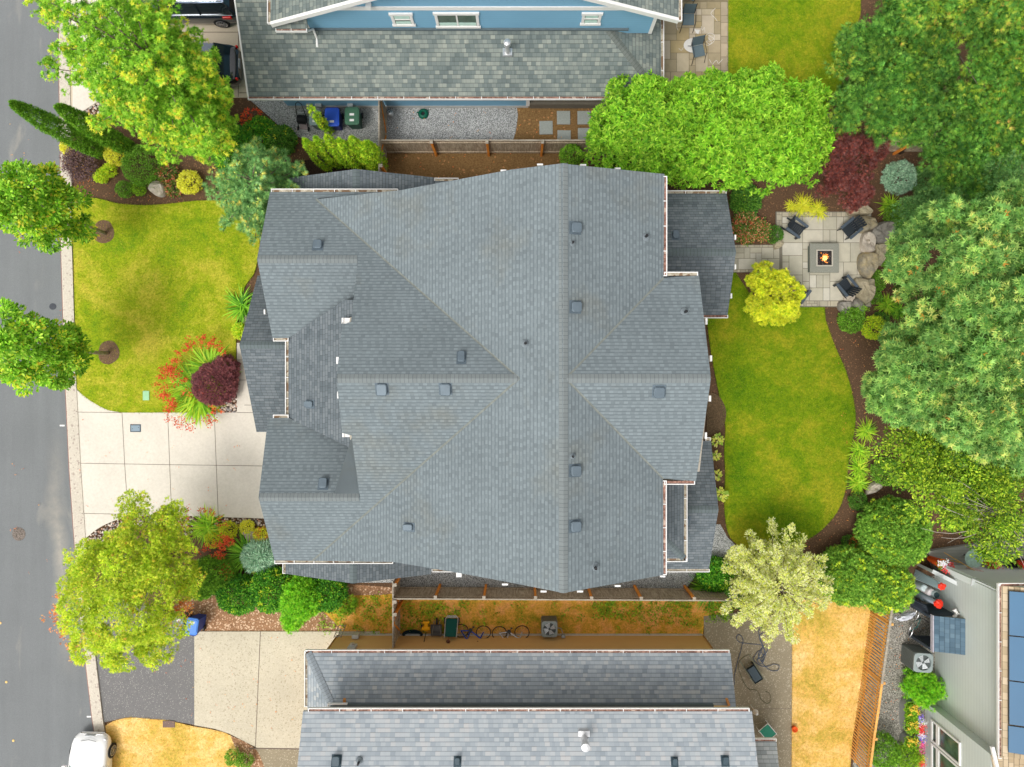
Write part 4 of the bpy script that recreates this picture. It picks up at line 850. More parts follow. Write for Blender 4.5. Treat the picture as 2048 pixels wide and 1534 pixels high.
class Leaves:
    def __init__(s): s.V = []; s.Fi = []; s.Fn = []; s.C = []; s.nv = 0
    def add(s, tmpl, pos, dirs, nrm, size, col, wid=1.):
        tv, tf = tmpl; N = len(pos)
        if N == 0: return
        d = dirs / (np.linalg.norm(dirs, axis=1, keepdims=True) + 1e-9)
        n = nrm - d * np.sum(nrm * d, 1, keepdims=True); n /= (np.linalg.norm(n, axis=1, keepdims=True) + 1e-9)
        b = np.cross(n, d); size = np.broadcast_to(np.asarray(size, 'f'), (N,))[:, None, None]
        k = len(tv)
        V = pos[:, None, :] + size * (tv[None, :, 0:1] * d[:, None, :] + wid * tv[None, :, 1:2] * b[:, None, :] + tv[None, :, 2:3] * n[:, None, :])
        s.V.append(V.reshape(-1, 3).astype('f')); base = s.nv + np.arange(N) * k
        for f in tf:
            fi = base[:, None] + np.array(f)[None, :]; s.Fi.append(fi.ravel()); s.Fn.append(np.full(N, len(f)))
        s.C.append(np.repeat(col.astype('f'), k, 0)); s.nv += N * k
    def build(s, name, mat, parent=None):
        V = np.concatenate(s.V); Fi = np.concatenate(s.Fi).astype('i'); Fn = np.concatenate(s.Fn).astype('i')
        if parent is not None: V = V - np.array(parent.location, 'f')
        me = bpy.data.meshes.new(name); me.vertices.add(len(V)); me.vertices.foreach_set('co', V.ravel())
        me.loops.add(len(Fi)); me.loops.foreach_set('vertex_index', Fi); me.polygons.add(len(Fn))
        st = np.concatenate([[0], np.cumsum(Fn)[:-1]]).astype('i'); me.polygons.foreach_set('loop_start', st); me.polygons.foreach_set('loop_total', Fn); me.update()
        C = np.concatenate(s.C); C = np.concatenate([C, np.ones((len(C), 1), 'f')], 1)
        at = me.color_attributes.new('col', 'FLOAT_COLOR', 'POINT'); at.data.foreach_set('color', C.ravel()); me.materials.append(mat); me.validate()
        o = bpy.data.objects.new(name, me); COL.objects.link(o)
        if parent is not None: o.parent = parent
        return o
def rnd(n): return RNG.normal(size=(n, 3)).astype('f')
def unit(v): return v / (np.linalg.norm(v, axis=1, keepdims=True) + 1e-9)
def colr(N, pal, var=.18):
    """random leaf colours between palette entries (linear), pal = [(weight, rgb), ...]"""
    w_ = np.array([p[0] for p in pal], float); w_ /= w_.sum(); idx = RNG.choice(len(pal), N, p=w_); base = np.array([p[1] for p in pal], 'f')[idx]
    base = base * np.array([1.12, 1.0, 1.0], 'f'); g_ = base.mean(1, keepdims=True); base = base * .93 + g_ * .07
    return np.minimum(.9, base * 1.62 * (1 + var * RNG.uniform(-1, 1, (N, 1)).astype('f')))
def lp(*cs): return [(w_, lin(c)) for w_, c in cs]
PAL = {
 'maple': lp((5, (74, 132, 10)), (5, (98, 154, 18)), (3, (130, 178, 30)), (1, (48, 98, 10))),
 'maplelite': lp((5, (100, 154, 24)), (5, (126, 178, 36)), (3, (154, 198, 54)), (2, (70, 124, 16))),
 'hedge': lp((4, (84, 134, 30)), (3, (108, 156, 40)), (2, (58, 104, 22)), (1, (132, 176, 56))),
 'maple_tip': lp((4, (190, 212, 24)), (3, (228, 214, 46)), (1.3, (236, 170, 44)), (2, (160, 206, 20))),
 'laurel': lp((4, (100, 158, 18)), (4, (124, 176, 26)), (2, (150, 192, 46)), (1.5, (66, 122, 12))),
 'bigleaf': lp((4, (94, 142, 66)), (4, (116, 162, 76)), (2, (146, 182, 88)), (2, (70, 118, 50)), (.06, (200, 140, 50))),
 'bigleaf_tip': lp((3, (170, 200, 96)), (2, (196, 206, 100)), (.12, (210, 160, 60)), (2, (140, 186, 92))),
 'cedar': lp((4, (78, 134, 48)), (4, (98, 152, 52)), (2, (122, 168, 58)), (3, (50, 100, 36))),
 'cedar_tip': lp((3, (142, 176, 46)), (2, (164, 186, 60)), (.4, (196, 160, 70))),
 'pine': lp((4, (88, 140, 72)), (3, (108, 158, 84)), (2, (62, 112, 54)), (1, (134, 174, 84))),
 'pine_tip': lp((3, (160, 186, 80)), (2, (214, 180, 70)), (2, (140, 190, 120))),
 'arbor': lp((4, (120, 172, 4)), (3, (150, 194, 8)), (2, (78, 130, 4))),
 'arbor_tip': lp((3, (176, 210, 20)), (2, (160, 200, 10))),
 'cypress': lp((4, (84, 136, 18)), (3, (108, 158, 26)), (2, (56, 104, 14))),
 'box': lp((4, (88, 140, 26)), (3, (112, 162, 38)), (2, (60, 108, 20)), (1, (140, 182, 70))),
 'boxdk': lp((4, (66, 118, 30)), (3, (92, 140, 40)), (2, (40, 84, 24))),
 'gold': lp((4, (226, 214, 26)), (3, (240, 226, 60)), (2, (186, 190, 14)), (.7, (226, 180, 30))),
 'lime': lp((4, (168, 204, 12)), (3, (190, 218, 24)), (2, (126, 176, 10))),
 'limegreen': lp((4, (120, 190, 10)), (3, (152, 214, 20)), (2, (84, 156, 8))),
 'dkgreen': lp((4, (58, 126, 22)), (3, (84, 150, 28)), (2, (40, 96, 20)), (1.5, (122, 178, 34))),
 'purple': lp((4, (128, 78, 80)), (3, (108, 64, 72)), (2, (150, 94, 90)), (2, (84, 56, 56))),
 'purpletree': lp((4, (118, 62, 54)), (3, (100, 60, 58)), (2, (144, 78, 62)), (2, (84, 54, 52)), (2, (126, 88, 82))),
 'darkshrub': lp((4, (92, 74, 76)), (3, (116, 96, 94)), (2, (60, 48, 52)), (.5, (140, 110, 60))),
 'yellowgreen': lp((4, (176, 190, 8)), (3, (196, 206, 16)), (2, (136, 166, 6)), (.5, (226, 196, 24))),
 'conifgold': lp((4, (152, 182, 18)), (3, (172, 198, 32)), (2, (116, 156, 14)), (1, (196, 208, 54))),
 'conifgold_tip': lp((3, (198, 204, 34)), (1.0, (214, 150, 60)), (2, (184, 200, 24))),
 'silver': lp((4, (194, 204, 122)), (3, (216, 220, 150)), (2, (154, 176, 84)), (1.6, (176, 194, 60))),
 'bluegrey': lp((4, (130, 172, 140)), (3, (156, 192, 160)), (2, (88, 136, 104))),
 'hosta': lp((4, (188, 204, 74)), (3, (222, 224, 110)), (3, (126, 164, 50))),
 'blade': lp((4, (96, 158, 20)), (3, (126, 182, 32)), (2, (60, 120, 14))),
 'bladey': lp((4, (140, 190, 24)), (3, (168, 206, 40)), (2, (96, 152, 16))),
 'red': lp((4, (222, 62, 4)), (3, (236, 88, 6)), (1, (206, 36, 20))),
 'rose': lp((1.6, (180, 84, 56)), (2.4, (204, 140, 100)), (4, (92, 130, 44)), (3, (66, 102, 34))),
 'willow': lp((4, (98, 138, 20)), (3, (132, 168, 26)), (2, (58, 100, 16)), (2, (164, 190, 36))),
 'groundgold': lp((4, (206, 206, 16)), (3, (226, 222, 36)), (2, (160, 176, 10))),
 'weed': lp((4, (110, 160, 14)), (3, (140, 180, 24)), (2, (74, 120, 14))),
 'rust': lp((3, (196, 106, 40)), (2, (216, 140, 50)), (1, (160, 80, 40))),
 'fern': lp((4, (112, 186, 18)), (3, (140, 206, 24)), (2, (72, 140, 12))),
}
def ellip_pts(n, c, r, top=-.25, fill=.0):
    d = unit(rnd(n * 3)); d = d[d[:, 2] > top][:n]
    while len(d) < n: e = unit(rnd(n)); d = np.concatenate([d, e[e[:, 2] > top]])[:n]
    rad = 1 - fill * RNG.uniform(0, 1, (n, 1)) ** 1.5
    return np.array(c, 'f') + d * rad * np.array(r, 'f'), d
def clumps(lv, centers, outd, R_, per, tmpl, size, pal, tip=None, tipp=.0, lift=.35, var=.18, spread=1., up=.6, wid=1., cvar=.12, flat_=.6, mult=None):
    """leaf clumps: per leaves round each centre, pointing out from it"""
    N = len(centers); c = np.repeat(centers, per, 0); o = np.repeat(outd, per, 0)
    Rr = np.broadcast_to(np.asarray(R_, 'f'), (N,)); Rr = np.repeat(Rr, per)[:, None]
    d = unit(rnd(N * per)); d = unit(d + o * .55 + np.array([0, 0, .3], 'f'))
    d[:, 2] *= flat_
    pos = c + d * Rr * RNG.uniform(.25, 1, (N * per, 1)) ** .6
    dirs = unit(d * spread + o * .35 + rnd(N * per) * .35 + np.array([0, 0, -.15], 'f')); dirs[:, 2] = dirs[:, 2] * (1 - lift) 
    nrm = unit(np.array([0, 0, up + .4], 'f') + o * .5 + rnd(N * per) * .45)
    col = colr(N * per, PAL[pal], var)
    cv = np.repeat(1 + cvar * RNG.uniform(-1, 1, (N, 1)), per, 0); col = col * cv
    if mult is not None: col = col * np.repeat(mult[:, None], per, 0)
    if tip:
        isr = np.repeat(RNG.uniform(0, 1, N) < tipp, per); m = isr & (RNG.uniform(0, 1, N * per) < .75)
        col[m] = colr(int(m.sum()), PAL[tip], var)
    lv.add(tmpl, pos, dirs, nrm, size * RNG.uniform(.7, 1.25, N * per), col, wid)
def limb(mb, p0, p1, r0, r1, bend=.15, n=5):
    p0 = Vector(p0); p1 = Vector(p1); L = (p1 - p0).length; off = Vector((random.uniform(-1, 1), random.uniform(-1, 1), random.uniform(.2, 1))) * L * bend
    pts = [p0.lerp(p1, i / n) + off * math.sin(math.pi * i / n) for i in range(n + 1)]
    mb.tube(pts, [r0 + (r1 - r0) * i / n for i in range(n + 1)], 6)
def crown_tree(name, label, cat, base, blobs, style, group=None, trunk_r=.12, trunk_top=None, limbs=14, bark=None, mat=None):
    """blobs: (px, py, z, r_x, r_y, r_z, n_clumps)"""
    root = thing(name, label, cat, (base.x, base.y, 0), group=group); lv = Leaves(); st = style; allc = []
    for px, py, z, rx, ry, rz, n in blobs:
        c = P(px, py, z)
        lr = st.get('lobe', .42); m = max(6, int(n / st.get('perlobe', 16))); lc, ld = ellip_pts(m, c, (max(.1, rx - lr * .5), max(.1, ry - lr * .5), rz), st.get('top', -.2), st.get('fill', .45))
        ld = ld * 1.; k = max(3, n // m); cs = np.repeat(lc, k, 0); od0 = np.repeat(ld, k, 0); q = unit(rnd(len(cs)) + od0 * .8 + np.array([0, 0, .55])); rr_ = np.repeat(lr * RNG.uniform(.6, 1.3, m), k)[:, None]
        cs = cs + q * rr_ * np.array([1, 1, .75]) * RNG.uniform(.65, 1.05, (len(cs), 1)); od = unit(od0 * .5 + q); mult_ = np.repeat(1 + st.get('lvar', .16) * RNG.uniform(-1, 1, m), k)
        clumps(lv, cs.astype('f'), od.astype('f'), st['R'], st['per'], st['t'], st['size'], st['pal'], st.get('tip'), st.get('tipp', 0), wid=st.get('wid', 1.), lift=st.get('lift', .35), cvar=st.get('cvar', .12), flat_=st.get('flat', .6), up=st.get('up', .6), mult=mult_)
        allc.append((c, cs))
    lv.build('crown', mat or M_LEAF, root)
    tb = MB(); tt = Vector(trunk_top) if trunk_top else allc[0][0]; tt = Vector(tt)
    b0 = Vector((base.x, base.y, 0)); pts = [b0, b0.lerp(tt, .35) , b0.lerp(tt, .7), tt]
    tb.tube(pts, [trunk_r * 1.25, trunk_r, trunk_r * .75, trunk_r * .35], 8)
    for c, cs in allc:
        for k in range(max(2, int(limbs / len(allc)))):
            q = cs[random.randrange(len(cs))]; s0 = b0.lerp(tt, random.uniform(.45, .95)); limb(tb, s0, Vector(q.tolist()), trunk_r * .4, .012, .1)
    l = root.location; tb.build('trunk', bark or M_BARK, root, world=True, smooth=True)
    return root
def shrub(name, label, px, py, rpx, h, style, n=None, group=None, sy=1., cat='shrub', z0=0., mat=None, core=True):
    """dense rounded shrub standing on the ground; px,py = centre in the picture at mid height"""
    r = rpx * (H - h * .5) / F; c = P(px, py, h * .5); root = thing(name, label, cat, (c.x, c.y, 0), group=group)
    st = style; n = n or int(40 + 520 * r * r * sy); lv = Leaves()
    cs, od = ellip_pts(n, (c.x, c.y, h * .42 + z0), (r * .88, r * .88 * sy, h * .56), -.35, st.get('fill', .25)); cs[:, 2] = np.maximum(cs[:, 2], .06)
    if st.get('jag'): cs = cs + od * RNG.normal(0, st['jag'], (len(cs), 1))
    clumps(lv, cs.astype('f'), od.astype('f'), st['R'], st['per'], st['t'], st['size'], st['pal'], st.get('tip'), st.get('tipp', 0), wid=st.get('wid', 1.), lift=st.get('lift', .35), cvar=st.get('cvar', .12), flat_=st.get('flat', .8), up=st.get('up', .6))
    lv.build('foliage', mat or M_LEAF, root)
    tb = MB()
    for k in range(7):
        a = k * .9; q = (c.x + r * .6 * math.cos(a), c.y + r * .6 * sy * math.sin(a), h * .65); limb(tb, (c.x + .03 * math.cos(a), c.y + .03 * math.sin(a), 0), q, .02, .008)
    tb.build('stem', M_BARK, root, world=True)
    return root
def S_(t, size, pal, R=.12, per=14, **k): return dict(t=t, size=size, pal=pal, R=R, per=per, **k)
ST_BOX = S_(L_DIA, .055, 'box', .09, 14); ST_BOXDK = S_(L_DIA, .055, 'boxdk', .09, 14); ST_GOLD = S_(L_DIA, .07, 'gold', .09, 14)
ST_LIME = S_(L_OVAL, .085, 'lime', .1, 12); ST_PURP = S_(L_FEATH, .10, 'purple', .12, 14, jag=.03); ST_DARK = S_(L_DIA, .075, 'darkshrub', .15, 10, jag=.1)
ST_DKG = S_(L_OVAL, .11, 'dkgreen', .13, 12, tip='lime', tipp=.06); ST_FERN = S_(L_FEATH, .13, 'fern', .15, 12, jag=.08)
ST_BLUE = S_(L_FEATH, .10, 'bluegrey', .12, 12, jag=.04); ST_ROSE = S_(L_OVAL, .10, 'rose', .13, 10, jag=.05); ST_THUJ = S_(L_SPRAY, .12, 'arbor', .12, 12, tip='arbor_tip', tipp=.3, wid=.8)
ST_CYP = S_(L_SPRAY, .10, 'cypress', .10, 12, wid=.7)

def tuft(lv, cx, cy, n, length, width, pal, z0=0., arch=.9, lean=(0, 0), up=(.35, 1.1), rbase=.08):
    """arching strap leaves from one crown; four segments each"""
    az_ = RNG.uniform(0, 2 * math.pi, n); el_ = RNG.uniform(up[0], up[1], n); L = length * RNG.uniform(.6, 1.1, n); seg = 4
    dirh = np.stack([np.cos(az_) + lean[0], np.sin(az_) + lean[1]], 1); dirh /= np.maximum(.3, np.linalg.norm(dirh, axis=1, keepdims=True))
    b0 = np.stack([cx + rbase * RNG.normal(size=n), cy + rbase * RNG.normal(size=n), np.full(n, z0)], 1); side = np.stack([-dirh[:, 1], dirh[:, 0], np.zeros(n)], 1)
    V = []; 
    for i in range(seg + 1):
        t = i / seg; a = el_ - arch * t * 1.2
        # integrate the arc
        if i == 0: p = b0.copy()
        else: p = p + np.concatenate([dirh * (np.cos(a) * L / seg)[:, None], (np.sin(a) * L / seg)[:, None]], 1)
        p[:, 2] = np.maximum(p[:, 2], .03); w_ = width * (1 - t) ** .6 * (.6 + .8 * min(1, t * 3)) * .5 if i < seg else .001
        V += [p - side * w_, p + side * w_]
    V = np.stack(V, 1); k = V.shape[1]; N = n; base = lv.nv + np.arange(N) * k
    lv.V.append(V.reshape(-1, 3).astype('f'))
    for i in range(seg):
        fi = base[:, None] + np.array([2 * i, 2 * i + 1, 2 * i + 3, 2 * i + 2])[None, :]; lv.Fi.append(fi.ravel()); lv.Fn.append(np.full(N, 4))
    lv.C.append(np.repeat(colr(N, PAL[pal], .2).astype('f'), k, 0)); lv.nv += N * k
def blade_plant(name, label, px, py, rpx, n=70, width=.03, pal='blade', h=.4, group=None, cat='plant', lean=(0, 0), flowers=0, arch=.9, up=(.35, 1.15), flen=1.25):
    c = P(px, py, h * .4); root = thing(name, label, cat, (c.x, c.y, 0), group=group); lv = Leaves(); L = rpx * .0228 * 1.22
    tuft(lv, c.x, c.y, n, L, width, pal, lean=lean, arch=arch, up=up, rbase=.05 + rpx * .0012); lv.build('foliage', M_LEAF, root)
    if flowers:
        for k in range(flowers):
            fl = Leaves()
            a = random.uniform(0, 2 * math.pi); dx, dy = math.cos(a) + lean[0] * 1.3, math.sin(a) + lean[1] * 1.3; q = math.hypot(dx, dy) or 1; dx /= q; dy /= q
            D = L * flen * random.uniform(.7, 1.0); p = np.array([c.x + dx * D, c.y + dy * D, random.uniform(.75, 1.1)])
            m = 20; pos = p + rnd(m) * .055 + np.outer(RNG.uniform(-.5, .5, m), [dx * .22, dy * .22, .05]); fl.add(L_DIA, pos.astype('f'), rnd(m), np.tile(np.array([[0, 0, 1.]]), (m, 1)) + rnd(m) * .4, .075 * RNG.uniform(.6, 1.2, m), colr(m, PAL['red'], .15) * .8, 1.5)
            s0 = np.array([c.x, c.y, .2])
            fl.add(L_NEED, s0[None, :].astype('f'), (p - s0)[None, :].astype('f'), np.array([[0, 0, 1.]]), float(np.linalg.norm(p - s0)), colr(1, PAL['blade']), .12); fl.build('flower', M_PETAL, root)
    return root
# ------------------------------------------------------------ trees
def radial_tree(name, label, cat, base, top, sprays, L_, st, group=None, tr=.14, rings=None, bark=None, limb_vis=True, mat=None, bias=(0, 0)):
    """tree of long leafy sprays fanning out and up from the stem; rings: (height_frac, count, length, rise)"""
    root = thing(name, label, cat, (base.x, base.y, 0), group=group); lv = Leaves(); tb = MB(); b0 = Vector((base.x, base.y, 0)); tp = Vector(top)
    tb.tube([b0, b0.lerp(tp, .3), b0.lerp(tp, .6), tp], [tr * 1.2, tr, tr * .7, tr * .25], 8)
    for hf, cnt, ln, rise in rings:
        for k in range(cnt):
            a = 2 * math.pi * (k + random.uniform(-.35, .35)) / cnt; s0 = b0.lerp(tp, hf + random.uniform(-.04, .04)); ll = ln * random.uniform(.72, 1.12) * (float(np.interp(math.degrees(a) % 360, range(0, 361, 30), bias)) if len(bias) > 2 else 1)
            d = Vector((math.cos(a), math.sin(a), rise * random.uniform(.6, 1.4))); e = s0 + d * ll; e.z = max(e.z, .3)
            mid = s0.lerp(e, .5) + Vector((0, 0, ll * .10)); tb.tube([s0, mid, e], [tr * .33, tr * .18, .012], 5)
            m = max(3, int(ll / st['step'])); ts = RNG.uniform(.12, 1.05, m) ** .8
            p = np.array([list((s0.lerp(mid, t * 2) if t < .5 else mid.lerp(e, min(1.1, t * 2 - 1)))) for t in ts]); wdt = st['w'] * ll * .16 * (1.15 - .75 * ts[:, None] * .9)
            side = np.array([-d.y, d.x, 0]) ; p = p + side * RNG.normal(size=(m, 1)) * wdt + np.array([0, 0, 1.]) * RNG.normal(size=(m, 1)) * wdt * .5
            od = np.tile(np.array([[d.x, d.y, .25]]), (m, 1)) + rnd(m) * .35; od = unit(od); tipm = ts > .8
            for msk, tp_ in ((~tipm, st.get('tipp', .05)), (tipm, st.get('tipp2', .7))):
                if msk.sum(): clumps(lv, p[msk].astype('f'), od[msk].astype('f'), st['R'], st['per'], st['t'], st['size'], st['pal'], st.get('tip'), tp_, spread=.8, wid=st.get('wid', 1.), cvar=st.get('cvar', .15), flat_=st.get('flat', .7))
    lv.build('crown', mat or M_LEAF, root); tb.build('trunk', bark or M_BARK, root, world=True, smooth=True); return root
MAPLE = dict(t=L_MAPLE, size=.115, pal='maplelite', tip='maple_tip', tipp=.03, tipp2=.38, R=.17, per=15, step=.05, w=.85, cvar=.18)
top_ = P(296, 108, 8.8); bs = P(440, 270, 0); 
radial_tree('maple_tree', 'large bright green maple with yellow branch tips spreading over the upper left driveway', 'tree', bs, top_, 0, 0, MAPLE, tr=.16,
            rings=[(.30, 9, 1.9, .1), (.42, 13, 2.7, .22), (.54, 15, 3.05, .3), (.66, 15, 2.95, .42), (.78, 14, 2.5, .5), (.88, 12, 1.9, .7), (.97, 8, 1.2, 1.0)], bias=(.66, .55, .62, 1.0, 1.25, 1.42, 1.3, .98, .84, 1.0, 1.05, .85, .66))
# the two street trees
STREET = dict(t=L_OVAL, size=.15, pal='dkgreen', tip='maple_tip', tipp=.2, R=.17, per=13, fill=.5, cvar=.2, lift=.2, wid=1.2, lobe=.38, perlobe=14)
ST2 = dict(STREET); ST2['pal'] = 'maplelite'
crown_tree('street_tree', 'small oval street tree with yellow tips in the upper of the two lawn mulch rings', 'tree', P(212, 467), [(158, 444, 2.5, .5, .6, .6, 80), (128, 430, 3.2, .95, 1.15, .9, 260), (84, 413, 4.4, 1.35, 1.55, 1.3, 480), (34, 392, 5.8, 1.1, 1.2, 1.2, 330)], ST2, 'street trees on the front lawn', .075, bark=M_BARKP, trunk_top=P(60, 405, 5.4))
crown_tree('street_tree', 'small oval street tree with yellow tips in the lower of the two lawn mulch rings', 'tree', P(218, 706), [(160, 700, 2.5, .5, .6, .6, 80), (130, 702, 3.2, .95, 1.2, .9, 260), (84, 702, 4.4, 1.4, 1.6, 1.3, 480), (28, 690, 5.8, 1.1, 1.4, 1.2, 330)], ST2, 'street trees on the front lawn', .075, bark=M_BARKP, trunk_top=P(60, 701, 5.4))
# columnar cypresses
def column(name, label, base, h, r, n, pal='cypress', group=None, st=None, lean=(0, 0)):
    root = thing(name, label, 'tree', (base.x, base.y, 0), group=group); lv = Leaves(); st = st or dict(ST_CYP)
    t = RNG.uniform(0, 1, n); z = .1 + t * (h - .1); rr_ = r * np.clip(np.sin(np.pi * np.clip(.16 + t * .84, 0, 1)) ** .55, .08, 1); a = RNG.uniform(0, 2 * math.pi, n)
    k = RNG.uniform(.72, 1, n); cs = np.stack([base.x + np.cos(a) * rr_ * k + lean[0] * t, base.y + np.sin(a) * rr_ * k + lean[1] * t, z], 1); od = unit(np.stack([np.cos(a) * .6, np.sin(a) * .6, np.full(n, .9)], 1))
    clumps(lv, cs.astype('f'), od.astype('f'), st['R'], st['per'], st['t'], st['size'], st['pal'], st.get('tip'), st.get('tipp', 0), wid=st.get('wid', 1.), lift=-.4, flat_=1.2, up=.2, cvar=.15)
    lv.build('crown', M_NEEDLE, root); tb = MB(); tb.tube([(base.x, base.y, 0), (base.x + lean[0] * .8, base.y + lean[1] * .8, h * .85)], [.06, .015], 6); tb.build('trunk', M_BARK, root, world=True); return root
column('columnar_cypress', 'tall thin dark green cypress leaning its tip out over the road', P(207, 306), 5.9, .40, 1100, group='columnar cypresses by the road')
column('columnar_cypress', 'shorter thin dark green cypress between the road cypress and the maple', P(262, 300), 5.2, .40, 1000, group='columnar cypresses by the road')
# pine at the corner of the house
PINE = dict(t=L_FEATH, size=.17, pal='pine', tip='pine_tip', tipp=.04, tipp2=.25, R=.15, per=17, step=.08, w=.9, wid=.8, cvar=.16)
radial_tree('pine_tree', 'blue-green pine with tufted branches beside the upper left corner of the main house', 'tree', P(548, 405), P(503, 360, 5.2), 0, 0, PINE, tr=.12,
            rings=[(.2, 9, 1.75, .1), (.38, 11, 2.0, .15), (.55, 11, 1.9, .22), (.7, 10, 1.5, .3), (.83, 8, 1.1, .5), (.95, 6, .7, 1.)], mat=M_NEEDLE)
# arborvitae clump
k = 0
GL = ['leftmost', 'second from left', 'third from left', 'fourth from left', 'fifth from left', 'rightmost and broadest']
for (tx, ty, zt, r_) in ((610, 283, 3.8, .24), (633, 278, 3.7, .21), (655, 276, 3.8, .24), (680, 282, 3.7, .24), (704, 278, 3.7, .26), (731, 290, 3.3, .44)):
    bsx = P(tx, ty, zt); bsx.z = 0
    column('arborvitae', 'bright yellow-green arborvitae, %s of the clump beside the gate fence' % GL[k], bsx, zt + .1, r_, int(330 * r_ / .36), st=dict(ST_THUJ, tipp=.45, size=.10, R=.08), group='arborvitae clump beside the gate fence'); k += 1
bsx = P(640, 245, 3.4); bsx.z = 0
column('arborvitae', 'single thin arborvitae spike poking up in front of the blue bin', P(662, 268), 3.3, .12, 90, st=dict(ST_THUJ, tipp=.4))
# laurel pair
LAU = dict(t=L_OVAL, size=.185, pal='laurel', R=.13, per=11, fill=.12, jag=.10, cvar=.14, lift=.0, up=.3, wid=.72, flat=.8, top=-.25)
def rosettes(name, label, base, blobs, pal='laurel', size=.19, per=10):
    root = thing(name, label, 'tree', (base.x, base.y, 0)); lv = Leaves(); tb = MB()
    for px, py, z, rx, ry, rz, n in blobs:
        c = P(px, py, z); m_ = int(n / 17); lc, ld = ellip_pts(m_, c, (rx - .2, ry - .2, rz), -.15, .30); od0 = np.repeat(ld, 17, 0); q0 = unit(rnd(m_ * 17) + od0 * .9 + np.array([0, 0, .6])); cs = np.repeat(lc, 17, 0) + q0 * np.repeat(RNG.uniform(.16, .62, m_), 17)[:, None] * RNG.uniform(.7, 1.05, (m_ * 17, 1)); od = unit(od0 * .5 + q0); N = len(cs)
        ax = unit(od * .7 + np.array([0, 0, .75]) + rnd(N) * .25); A = np.repeat(ax, per, 0); C_ = np.repeat(cs, per, 0); q = unit(rnd(N * per)); q = unit(q - A * np.sum(q * A, 1, keepdims=True))
        tilt = RNG.uniform(.15, .85, (N * per, 1)); d = unit(q * 1. + A * tilt); nr = A - d * np.sum(A * d, 1, keepdims=True)
        col = colr(N * per, PAL[pal], .14) * np.repeat(1 + .14 * RNG.uniform(-1, 1, (N, 1)), per, 0) * np.repeat(1 + .16 * RNG.uniform(-1, 1, m_), 17 * per)[:, None]
        lv.add(L_OVAL, (C_ + A * RNG.uniform(-.05, .03, (N * per, 1))).astype('f'), d.astype('f'), nr.astype('f'), size * RNG.uniform(.55, 1.2, N * per), col, .8)
        for k in range(10): limb(tb, (base.x, base.y, .3 + .1 * k), Vector(cs[random.randrange(N)].tolist()), .05, .012)
    tb.tube([(base.x, base.y, 0), (base.x, base.y, 1.5)], [.12, .09], 8)
    lv.build('crown', M_LEAF, root); tb.build('trunk', M_BARK, root, world=True); return root
rosettes('laurel_tree', 'left half of the bright lime-green glossy laurel pair behind the main house', P(1265, 345), [(1285, 262, 3.3, 2.15, 2.2, 1.35, 2700), (1290, 265, 3.4, 1.3, 1.3, 1.0, 700), (1215, 300, 2.4, .95, 1.2, 1.2, 480), (1380, 330, 2.3, 1.1, .95, 1.2, 480), (1372, 205, 2.8, 1.1, .9, 1.0, 480)])
rosettes('laurel_tree', 'right half of the bright lime-green glossy laurel pair beside the purple-leaved maple', P(1480, 335), [(1520, 262, 3.5, 2.45, 2.4, 1.35, 3300), (1530, 262, 3.6, 1.5, 1.5, 1.0, 900), (1440, 290, 3.2, 1.6, 1.7, 1.4, 900), (1590, 290, 2.6, 1.2, 1.6, 1.1, 620), (1420, 190, 2.9, .9, .8, .9, 330), (1610, 215, 2.7, .9, 1.0, .9, 300)])
# cedars at the upper right
CED = dict(t=L_FEATH, size=.19, pal='cedar', tip='cedar_tip', tipp=.1, R=.24, per=15, fill=.85, cvar=.22, lift=.1, wid=.9, top=-.3, lobe=.52, perlobe=13, lvar=.28)
CED3 = dict(CED); CED3['tipp'] = .3
crown_tree('cedar_tree', 'broad green cedar over the corner of the upper lawn beside the laurel', 'tree', P(1660, 200), [(1752, 150, 4.2, 1.5, 1.9, 1.5, 560), (1800, 85, 4.8, 2.0, 1.9, 1.9, 660), (1790, 215, 4.0, 1.6, 1.5, 1.4, 460)], CED, 'cedars at the upper right', .18)
crown_tree('cedar_tree', 'tall green cedar with yellow tips and a dark gap in the upper right corner', 'tree', P(1850, 130), [(1955, 20, 7.0, 2.2, 1.5, 1.8, 520), (2035, 110, 6.5, 1.6, 2.2, 2.0, 460), (1985, 160, 5.8, 1.6, 1.4, 1.4, 330), (1860, 30, 6.2, 1.3, 1.3, 1.5, 300)], CED3, 'cedars at the upper right', .2)
crown_tree('cedar_tree', 'green cedar hanging over the slanted wooden fence at the right', 'tree', P(1800, 300), [(1850, 205, 4.4, 1.9, 1.5, 1.6, 500), (1940, 250, 4.6, 1.9, 1.6, 1.7, 500), (1905, 330, 3.6, 1.3, 1.3, 1.3, 330), (2020, 300, 4.0, 1.2, 1.5, 1.4, 300), (1960, 370, 3.6, 1.3, .9, 1.0, 260), (1700, 225, 2.6, .8, .8, .9, 150)], CED, 'cedars at the upper right', .18)
tag_ = None
# big-leaf maple at the right edge
BIG = dict(t=L_MAPLE, size=.175, pal='bigleaf', tip='bigleaf_tip', tipp=.2, R=.24, per=20, fill=.5, cvar=.14, lift=.1, wid=1.05, top=-.25, lobe=.6, perlobe=14, lvar=.16)
crown_tree('bigleaf_maple', 'big-leaf maple with large lobed blue-green leaves along the right edge', 'tree', P(1880, 660), [(1925, 520, 6.4, 2.6, 2.0, 2.0, 680), (1990, 640, 7.2, 2.4, 2.2, 2.4, 700), (1850, 730, 5.4, 2.0, 1.9, 1.8, 560), (1960, 800, 6.2, 2.6, 2.0, 2.0, 720), (1880, 610, 5.6, 1.5, 1.6, 1.5, 330), (1800, 800, 4.6, 1.3, 1.2, 1.2, 260), (2010, 470, 7.0, 1.6, 1.5, 1.6, 300), (2000, 890, 5.6, 1.8, .9, 1.2, 260)], BIG, None, .24, limbs=26)
